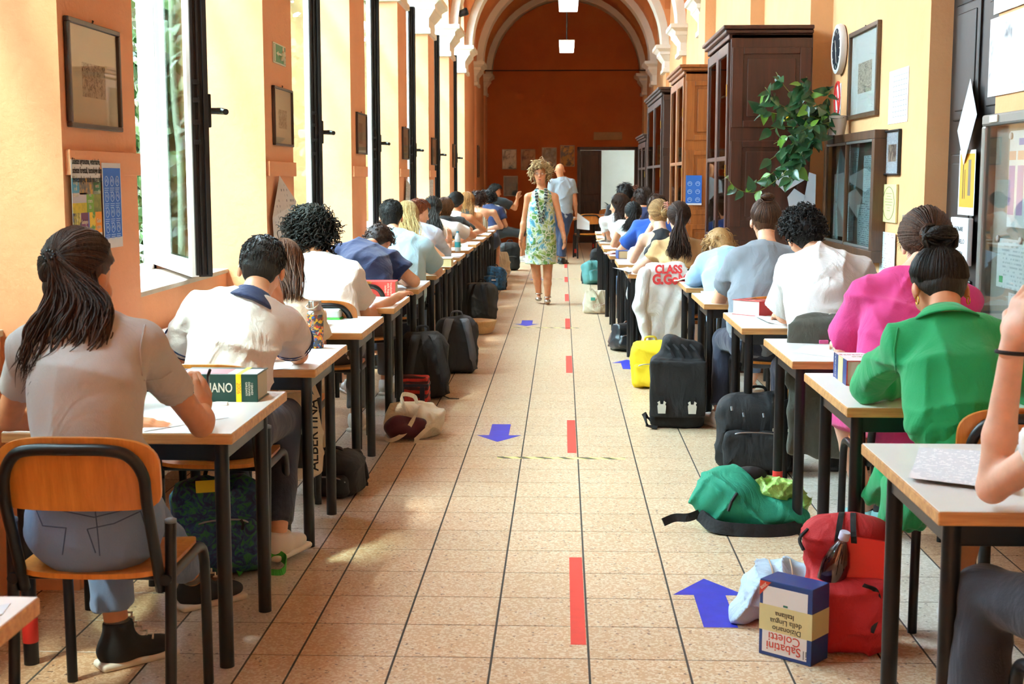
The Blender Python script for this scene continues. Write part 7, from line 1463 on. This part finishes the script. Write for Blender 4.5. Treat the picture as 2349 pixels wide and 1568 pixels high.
SR_ = mat('sweat_red', '#dd3f42', .8); ox = ony(1535, 640, yk).x-sw.location.x; text('lettering', 'CLASS', .085, frame_M((ox-.01, -.062, ony(1535, 617, yk).z), (1, 0, 0), (0, 0, 1)), SR_, sw, bold=.004, sx=.85); text('lettering', 'G.GoM', .10, frame_M((ox, -.066, ony(1540, 640, yk).z), (1, 0, 0), (0, 0, 1)), SR_, sw, bold=.005, sx=.85)
drape('olive jacket hung over the chair of the loose white tee boy', 1.27, 6.79-.30-.27, .845, .46, .62, .1, cloth('olive_cloth', '#4a4a40', fold=.6), 'jacket', th=.04)
drape('white jacket hanging over a chair far along the right row', .80, 13.1-.57, .84, .40, .55, .1, WS, 'jacket')
# ================================================================ ON THE DESKS
ZD = DESK_Z+.0005
def onD(u, v): p = onz(u, v, DESK_Z); return Vector((p.x, p.y, ZD))
def book(label, loc, rz, w, d, h, cover, pages='#ddd6c2', spine='-x', name='dictionary', cv=.004):
    """closed book lying flat: w along x, d along y; spine on the given side"""
    r = tag(empty(name, loc, rz), label, 'book'); pg = mat('pages_'+pages.strip('#'), pages, .85); e = cv
    ax, sg = spine[1], (-1 if spine[0] == '-' else 1)
    MB().bbox((-w/2, -d/2, 0), (w/2, d/2, e), .0015).build('cover', cover, r); MB().bbox((-w/2, -d/2, h-e), (w/2, d/2, h), .0015).build('cover', cover, r)
    lo = [-w/2+.005, -d/2+.005]; hi = [w/2-.005, d/2-.005]; i = 0 if ax == 'x' else 1
    if sg < 0: lo[i] = -(w, d)[i]/2+e
    else: hi[i] = (w, d)[i]/2-e
    MB().box((lo[0], lo[1], e), (hi[0], hi[1], h-e)).build('pages', pg, r); sl = [-w/2, -d/2]; sh = [w/2, d/2]
    if sg < 0: sh[i] = -(w, d)[i]/2+e
    else: sl[i] = (w, d)[i]/2-e
    MB().bbox((sl[0], sl[1], 0), (sh[0], sh[1], h), .002).build('spine', cover, r); return r
pa, pb = onD(592, 922), onD(617, 905); r = book('green dictionary lying with its spine towards the grey tee student', (pa.x-.135, pa.y+.085, ZD), 0, .27, .17, .094, mat('cover_green', '#123f35', .35), '#c9c6b4', '-y')
MS = lambda x, z: frame_M((x, -.0868, z), (1, 0, 0), (0, 0, 1)); text('lettering', 'ITALIANO', .045, MS(-.022, .047), SGW, r, sx=.70, bold=.0006); MB().box((.061, -.0872, .0), (.079, -.085, .0945)).build('yellow_band', mat('band_yellow', '#f0dc12', .5), r); MB().box((.061, -.085, .094), (.079, .085, .0948)).build('yellow_band', mat('band_yellow', '#f0dc12', .5), r)
text('lettering', '2006', .020, frame_M((.070, -.0876, .047), (0, 0, -1), (1, 0, 0)), mat('ink_orange', '#d9822a', .6), r); text('lettering', 'I GRANDI\nDIZIONARI\nGARZANTI', .0095, frame_M((.106, -.0868, .045), (0, 0, -1), (1, 0, 0)), SGW, r)
MB().box((-.135, -.07, .094), (.03, .045, .0944)).build('pink_label', mat('label_pink', '#d97f86', .5), r); MB().box((.03, -.07, .094), (.061, .045, .0944)).build('white_label', PAPER, r); MB().box((.079, -.07, .094), (.130, .045, .0944)).build('white_label', PAPER, r)
m = MB(); m.tube([(-.098+.018*math.cos(a_), -.0866, .047+.018*math.sin(a_)) for a_ in np.linspace(0, 6.28, 21)[:-1]], .0016, 5, closed=True)
for i in range(4): a_ = i*.785; m.tube([(-.098-.016*math.cos(a_), -.0866, .047-.016*math.sin(a_)), (-.098+.016*math.cos(a_), -.0866, .047+.016*math.sin(a_))], .0007, 4)
m.build('emblem', SGW, r)
def paper(pts, label, m=None, lift=None):
    q = MB(); P_ = [onD(u, v)+Vector((0, 0, .0006)) for u, v in pts]
    def fn(u, v):
        p = (P_[0]*(1-u)+P_[1]*u)*(1-v)+(P_[3]*(1-u)+P_[2]*u)*v; return p+Vector((0, 0, lift(u, v) if lift else 0))
    q.grid(fn, 10, 8, thick=(0, 0, .0004)); return tag(q.build('exam_sheet', m or PAPER), label, 'paper')
PY_ = printed('printed_flat', '#eef0f3', '#c6ccd4', 40, .55, 'y', 110)
paper([(325, 925), (500, 925), (525, 958), (330, 990)], 'exam sheet under the hands of the grey tee student'); paper([(610, 815), (690, 812), (665, 845), (600, 850)], 'exam sheet under the elbow of the white polo boy')
paper([(2108, 1033), (2330, 1045), (2330, 1135), (2082, 1105)], 'folded printed exam sheet on the front right desk', PY_, lambda u, v: .012*abs(v-.45)*1.5)
paper([(1818, 808), (1850, 792), (1930, 792), (1930, 822)], 'exam sheet on the desk of the fuchsia tee student'); paper([(1730, 727), (1800, 722), (1805, 745), (1760, 742)], 'curling exam sheet beside the red dictionary', None, lambda u, v: .02*max(0, .4-u)); paper([(1607, 668), (1640, 668), (1635, 690), (1615, 690)], 'exam sheet by the elbow of the grey top knot boy')
paper([(900, 655), (935, 652), (930, 668), (895, 668)], 'exam sheet of the slumped navy tee student'); paper([(1010, 545), (1055, 545), (1060, 552), (1010, 555)], 'exam sheet of the black ponytail girl'); paper([(1070, 528), (1100, 527), (1100, 533), (1070, 534)], 'exam sheet beside the girl in the white tank top'); paper([(-30, 1395), (25, 1384), (5, 1410), (-60, 1440)], 'white sheet on the desk behind the grey tee student')
m = MB(); q = onD(508, 929); o = MB().bbox((-.022, -.009, 0), (.022, .009, .011), .002).build('eraser', mat('eraser_white', '#e6e0dc', .7)); o.location = q; tag(o, 'white eraser by the green dictionary', 'eraser')
# thermos flask
q = onD(724, 797); r = tag(empty('thermos_flask', q), 'steel thermos flask covered in colourful stickers', 'bottle'); ST = mat('brushed_steel', '#b9b6b0', .28, 1.); PAT = mat('sticker_print', '#555555', .45); t = NT(PAT); vo = t.new('ShaderNodeTexVoronoi'); vo.inputs['Scale'].default_value = 95; t.link(t.coords(), vo.inputs['Vector']); sp = t.new('ShaderNodeSeparateColor'); t.link(vo.outputs['Color'], sp.inputs[0]); t.link(t.ramp(sp.outputs[0], [(.0, '#3f4348'), (.25, '#c8341f'), (.38, '#e3b52a'), (.5, '#41464c'), (.62, '#d9c7b0'), (.72, '#2d5fa8'), (.82, '#e07a1f'), (.92, '#7a3a2a')]), t.b.inputs['Base Color']); t.n['Color Ramp'].color_ramp.interpolation = 'CONSTANT'
MB().lathe([(.034, 0), (.037, .004), (.037, .150)], 28).build('body', PAT, r, smooth=True, angle=SA); MB().lathe([(.037, .150), (.036, .156), (.028, .166), (.024, .170)], 28).build('shoulder', ST, r, smooth=True, angle=SA); MB().lathe([(.024, .166), (.029, .170), (.029, .208), (.027, .211)], 28).build('cap', ST, r, smooth=True, angle=SA)
m = MB(); m.tube(spline([(-.029, -.01, .196), (-.036, -.02, .185), (-.022, -.032, .176), (.005, -.034, .182), (.022, -.022, .198)], 6), .0026, 6); m.build('carry_loop', SGW, r, smooth=True); lt = text('lettering', 'Harry Potter', .026, frame_M((-.006, -.0376, .078), (0, 0, 1), (-1, 0, 0)), SGW, r, sx=.75, bold=.0005)
for vtx in lt.data.vertices: vtx.co.y = -math.sqrt(max(.0385**2-vtx.co.x**2, 1e-6))
# lunch tub, red dictionary and the rest
q = onD(757, 731); r = tag(empty('lunch_tub', q), 'clear plastic tub with a green lid rim', 'container'); MB().bbox((-.07, -.05, .004), (.06, .05, .055), .01).build('tub', mat('frosted_plastic', '#dfe8e6', .3), r); MB().bbox((-.075, -.055, 0), (.065, .055, .008), .003).build('lid', mat('lid_green', '#43c23e', .4), r)
q = onD(907, 680); r = book('thick red dictionary on the desk of the curly student', (q.x-.13, q.y+.08, ZD), 0, .26, .16, .095, mat('cover_red', '#d9453f', .4), '#d9cfb8', '-y'); text('lettering', 'Vocabolario\ndella lingua\nitaliana', .018, frame_M((.085, -.0815, .047), (0, 0, -1), (1, 0, 0)), SGW, r)
q = onD(1026, 612); book('thick pale book on the desk of the light blue tee boy', (q.x-.06, q.y+.1, ZD), 0, .20, .24, .075, mat('cover_cream', '#efe6cf', .5), '#d6c08f', '-x')
def plastic_bottle(loc, label, h=.21, r0=.031, cap='#2b8aa8', lab='#2f9aa6', name='water_bottle'):
    r = tag(empty(name, loc), label, 'bottle'); MB().lathe([(.026, 0), (r0, .01), (r0, h*.30), (r0*.92, h*.34), (r0*.92, h*.52), (r0, h*.56), (r0*.95, h*.72), (.013, h*.90), (.013, h*.94)], 18).build('bottle_body', mat('pet_water', '#dfeaee', .08, spec=.6), r, smooth=True); MB().lathe([(r0+.0006, h*.22), (r0+.0006, h*.48)], 18).build('label_band', mat('label_'+lab.strip('#'), lab, .5), r, smooth=True, angle=SA); MB().lathe([(.015, h*.93), (.015, h*.995), (.013, h)], 14).build('cap', mat('cap_'+cap.strip('#'), cap, .4), r, smooth=True, angle=SA); return r
q = onD(1050, 577); plastic_bottle(q, 'clear water bottle with a teal label and cap')
q = onD(1066, 566); r = tag(empty('carton', q), 'white carton with a green top on the black ponytail girl\'s desk', 'carton'); MB().bbox((-.035, -.025, 0), (.035, .025, .10), .002).build('box', PAPER, r); MB().box((-.035, -.025, .1), (.035, .025, .1008)).build('green_top', mat('lid_green', '#43c23e', .4), r)
o = MB().bbox((-.09, -.03, 0), (.09, .03, .045), .018).build('pencil_pouch', NYL('pouch', '#8f8a90')); o.location = onD(882, 655)+Vector((0, .1, 0)); tag(o, 'grey pencil pouch on the slumped student\'s desk', 'pencil case')
# right desks
a, b_ = onD(1945, 887), onD(1906, 862); r = book('white and blue dictionary with red page border on the green dress girl\'s desk', ((a.x+.11), (a.y+b_.y)/2+.01, ZD), 0, .22, .235, .092, mat('box_white2', '#e9e4e2', .45), '#d8d2c8', '-x')
XS = -.1108; MB().box((XS-.0004, -.118, 0), (XS+.002, -.055, .0925)).build('blue_band', BLB, r); MB().box((XS-.0006, -.050, 0), (XS+.002, .03, .0927)).build('cream_band', CRM, r); MB().box((XS-.0004, .035, 0), (XS+.002, .118, .0925)).build('blue_band', BLB, r)
for lo, hi in (((-.1105, -.1185, .0), (.11, -.1160, .004)), ((-.1105, -.1185, .088), (.11, -.1160, .092)), ((-.1108, -.1185, .0), (-.1065, -.1160, .092))): MB().box(lo, hi).build('red_edge', mat('edge_red', '#b8322a', .5), r)
text('lettering', 'Sabatini Coletti', .034, frame_M((.0, .05, .0928), (1, 0, 0), (0, 1, 0)), mat('ink_pink', '#d98a94', .6), r); text('lettering', 'DIZIONARIO', .024, frame_M((.0, -.01, .0928), (1, 0, 0), (0, 1, 0)), mat('ink_tan', '#c9a27a', .6), r); text('lettering', 'DIZIONARIO', .022, frame_M((XS-.001, .077, .046), (0, 0, 1), (0, 1, 0)), SGW, r)
q = onD(1888, 785); r = tag(empty('juice_carton', q, .15), 'small green and white juice carton with a bent straw', 'carton'); MB().bbox((-.024, -.018, 0), (.024, .018, .098), .002).build('box', mat('juice_green', '#3f8a3a', .45), r); MB().box((-.017, -.0184, .032), (.021, -.018, .094)).build('front_label', mat('juice_pale', '#dbe6da', .5), r); MB().box((-.022, -.0186, .002), (.022, -.018, .034)).build('fruit_print', photo('fruit', [(.4, '#d9641c'), (.55, '#f0a030'), (.65, '#b8401c')], 60), r); MB().box((-.013, -.0188, .084), (.017, -.0184, .091)).build('red_print', RDI, r)
m = MB(); m.tube(spline([(.0, .0, .095), (-.002, .0, .112), (.012, .0, .122), (.035, .0, .134)], 4), .0028, 6); m.build('straw', SGW, r, smooth=True)
m = MB(); a, b_ = onD(1843, 786)+Vector((0, 0, .004)), onD(1885, 784)+Vector((0, 0, .004)); m.tube([a+(b_-a)*.06, b_], .0036, 6); r = tag(m.build('pencil', mat('pencil_yellow', '#d9a12e', .4)), 'yellow pencil lying by the juice carton', 'pencil'); m = MB(); m.tube([a, a+(b_-a)*.06], [.0006, .0036], 6); m.build('pencil_tip', PLY, r)
o = MB().bbox((-.021, -.01, 0), (.021, .01, .017), .003).build('eraser', mat('eraser_pink', '#f06aa8', .6)); o.location = onD(1889, 788); tag(o, 'pink eraser in front of the juice carton', 'eraser'); o = MB().bbox((-.06, -.03, 0), (.06, .03, .022), .008).build('pencil_case', BK); o.location = onD(1922, 783); tag(o, 'black pencil case beside the fuchsia sleeve', 'pencil case')
a, b_ = onD(1717, 723), onD(1667, 716); dr = (a-b_); rz = math.atan2(dr.y, dr.x); r = book('big red and white dictionary on the loose white tee boy\'s desk', a+Vector((.075, .085, 0)), rz+math.pi/2-.12-math.pi/2+.35, .19, .26, .083, mat('cover_red2', '#c43a3a', .4), '#e2ddd2', '+x', cv=.003)
MB().box((-.07, -.12, .083), (.09, .05, .0836)).build('cover_print', photo('cover_pr', [(.4, '#6b2a24'), (.55, '#c9564a'), (.65, '#d9c9c0')], 14), r)
def open_book(label, loc, rz, w=.30, d=.21, cover=None, pg='#efe9da'):
    r = tag(empty('open_book', loc, rz), label, 'book'); pm = printed('open_pages_'+pg.strip('#'), pg, '#b9b2a4', 24, .5, 'y', 60)
    for s_ in (-1, 1): m = MB(); m.grid(lambda u, v: (s_*(.002+u*w/2), (v-.5)*d, .006+.022*math.sin(min(1, u*1.25)*math.pi)*(1-u*.4)), 10, 2, thick=(0, 0, -.006)); m.build('page_block', pm, r, smooth=True)
    MB().bbox((-w/2-.004, -d/2-.004, 0), (w/2+.004, d/2+.004, .003), .001).build('cover', cover or BLB, r); return r
open_book('open white book on the bent blond student\'s desk', (1.05, 9.62, ZD), .2); open_book('raised open book beside the blond student\'s sleeve', (.98, 9.95, ZD), -.1, cover=mat('cover_red', '#d9453f', .4)); open_book('open white book overhanging the royal blue student\'s desk', (.58, 13.5, ZD), .1, cover=mat('cover_red2', '#c43a3a', .4)); open_book('open yellowed book at the wavy haired girl\'s desk', (.56, 16.2, ZD), .0, pg='#e0d3a8')
q = onD(1430, 593); book('thick blue book on the claw clip girl\'s desk', (q.x+.06, q.y+.05, ZD), .1, .24, .18, .075, mat('cover_blue', '#3b4f86', .45), '#d3bd94', '-x')
r = tag(empty('thermos_flask', (1.05, 9.93, ZD)), 'teal bottle with a steel cap beside the bookcase', 'bottle'); MB().lathe([(.034, 0), (.036, .005), (.036, .17), (.026, .20), (.022, .205)], 22).build('body', mat('teal_enamel', '#4fc2ae', .35), r, smooth=True, angle=SA); MB().lathe([(.024, .203), (.026, .207), (.026, .24), (.022, .243)], 22).build('cap', ST, r, smooth=True, angle=SA)
q = onD(1394, 555); r = tag(empty('thermos_flask', q), 'slim plain steel bottle on a far right desk', 'bottle'); MB().lathe([(.033, 0), (.035, .005), (.035, .18), (.022, .235), (.019, .25)], 22).build('body', ST, r, smooth=True, angle=SA); MB().lathe([(.020, .25), (.022, .252), (.022, .285), (.019, .288)], 20).build('cap', mat('steel_dark', '#7d7b77', .3, 1.), r, smooth=True, angle=SA)
paper([(1405, 622), (1440, 612), (1450, 620), (1440, 632)], 'curled sheet on the tan blouse girl\'s desk', None, lambda u, v: .03*(1-u)**2)
# ================================================================ FAR END FURNITURE
desk(('E', 0), .55, 25.6, 'empty school desk near the far doorway'); chair(.45, 25.2, 'empty plywood chair at the far doorway desk', .2); desk(('E', 1), .95, 27.6, 'school desk with a potted plant in front of the doorway'); chair(1.0, 28.7, 'plywood chair against the far door', math.pi)
r = tag(empty('potted_plant', (.98, 27.9, DESK_Z)), 'small potted plant on the far desk', 'plant'); MB().lathe([(.06, 0), (.08, .14), (.07, .14), (.06, .12)], 16).build('pot', mat('pot_grey', '#8f8a80', .6), r, smooth=True, angle=SA)
for i in range(26):
    lm = MB(); a_ = gp.uniform(0, 6.28); big_leaf(lm, (0, 0, .13), (math.cos(a_), math.sin(a_), gp.uniform(.3, 1.6)), (0, 0, 1), gp.uniform(.10, .2), .06); lm.build('leaf', PL, r, smooth=True)
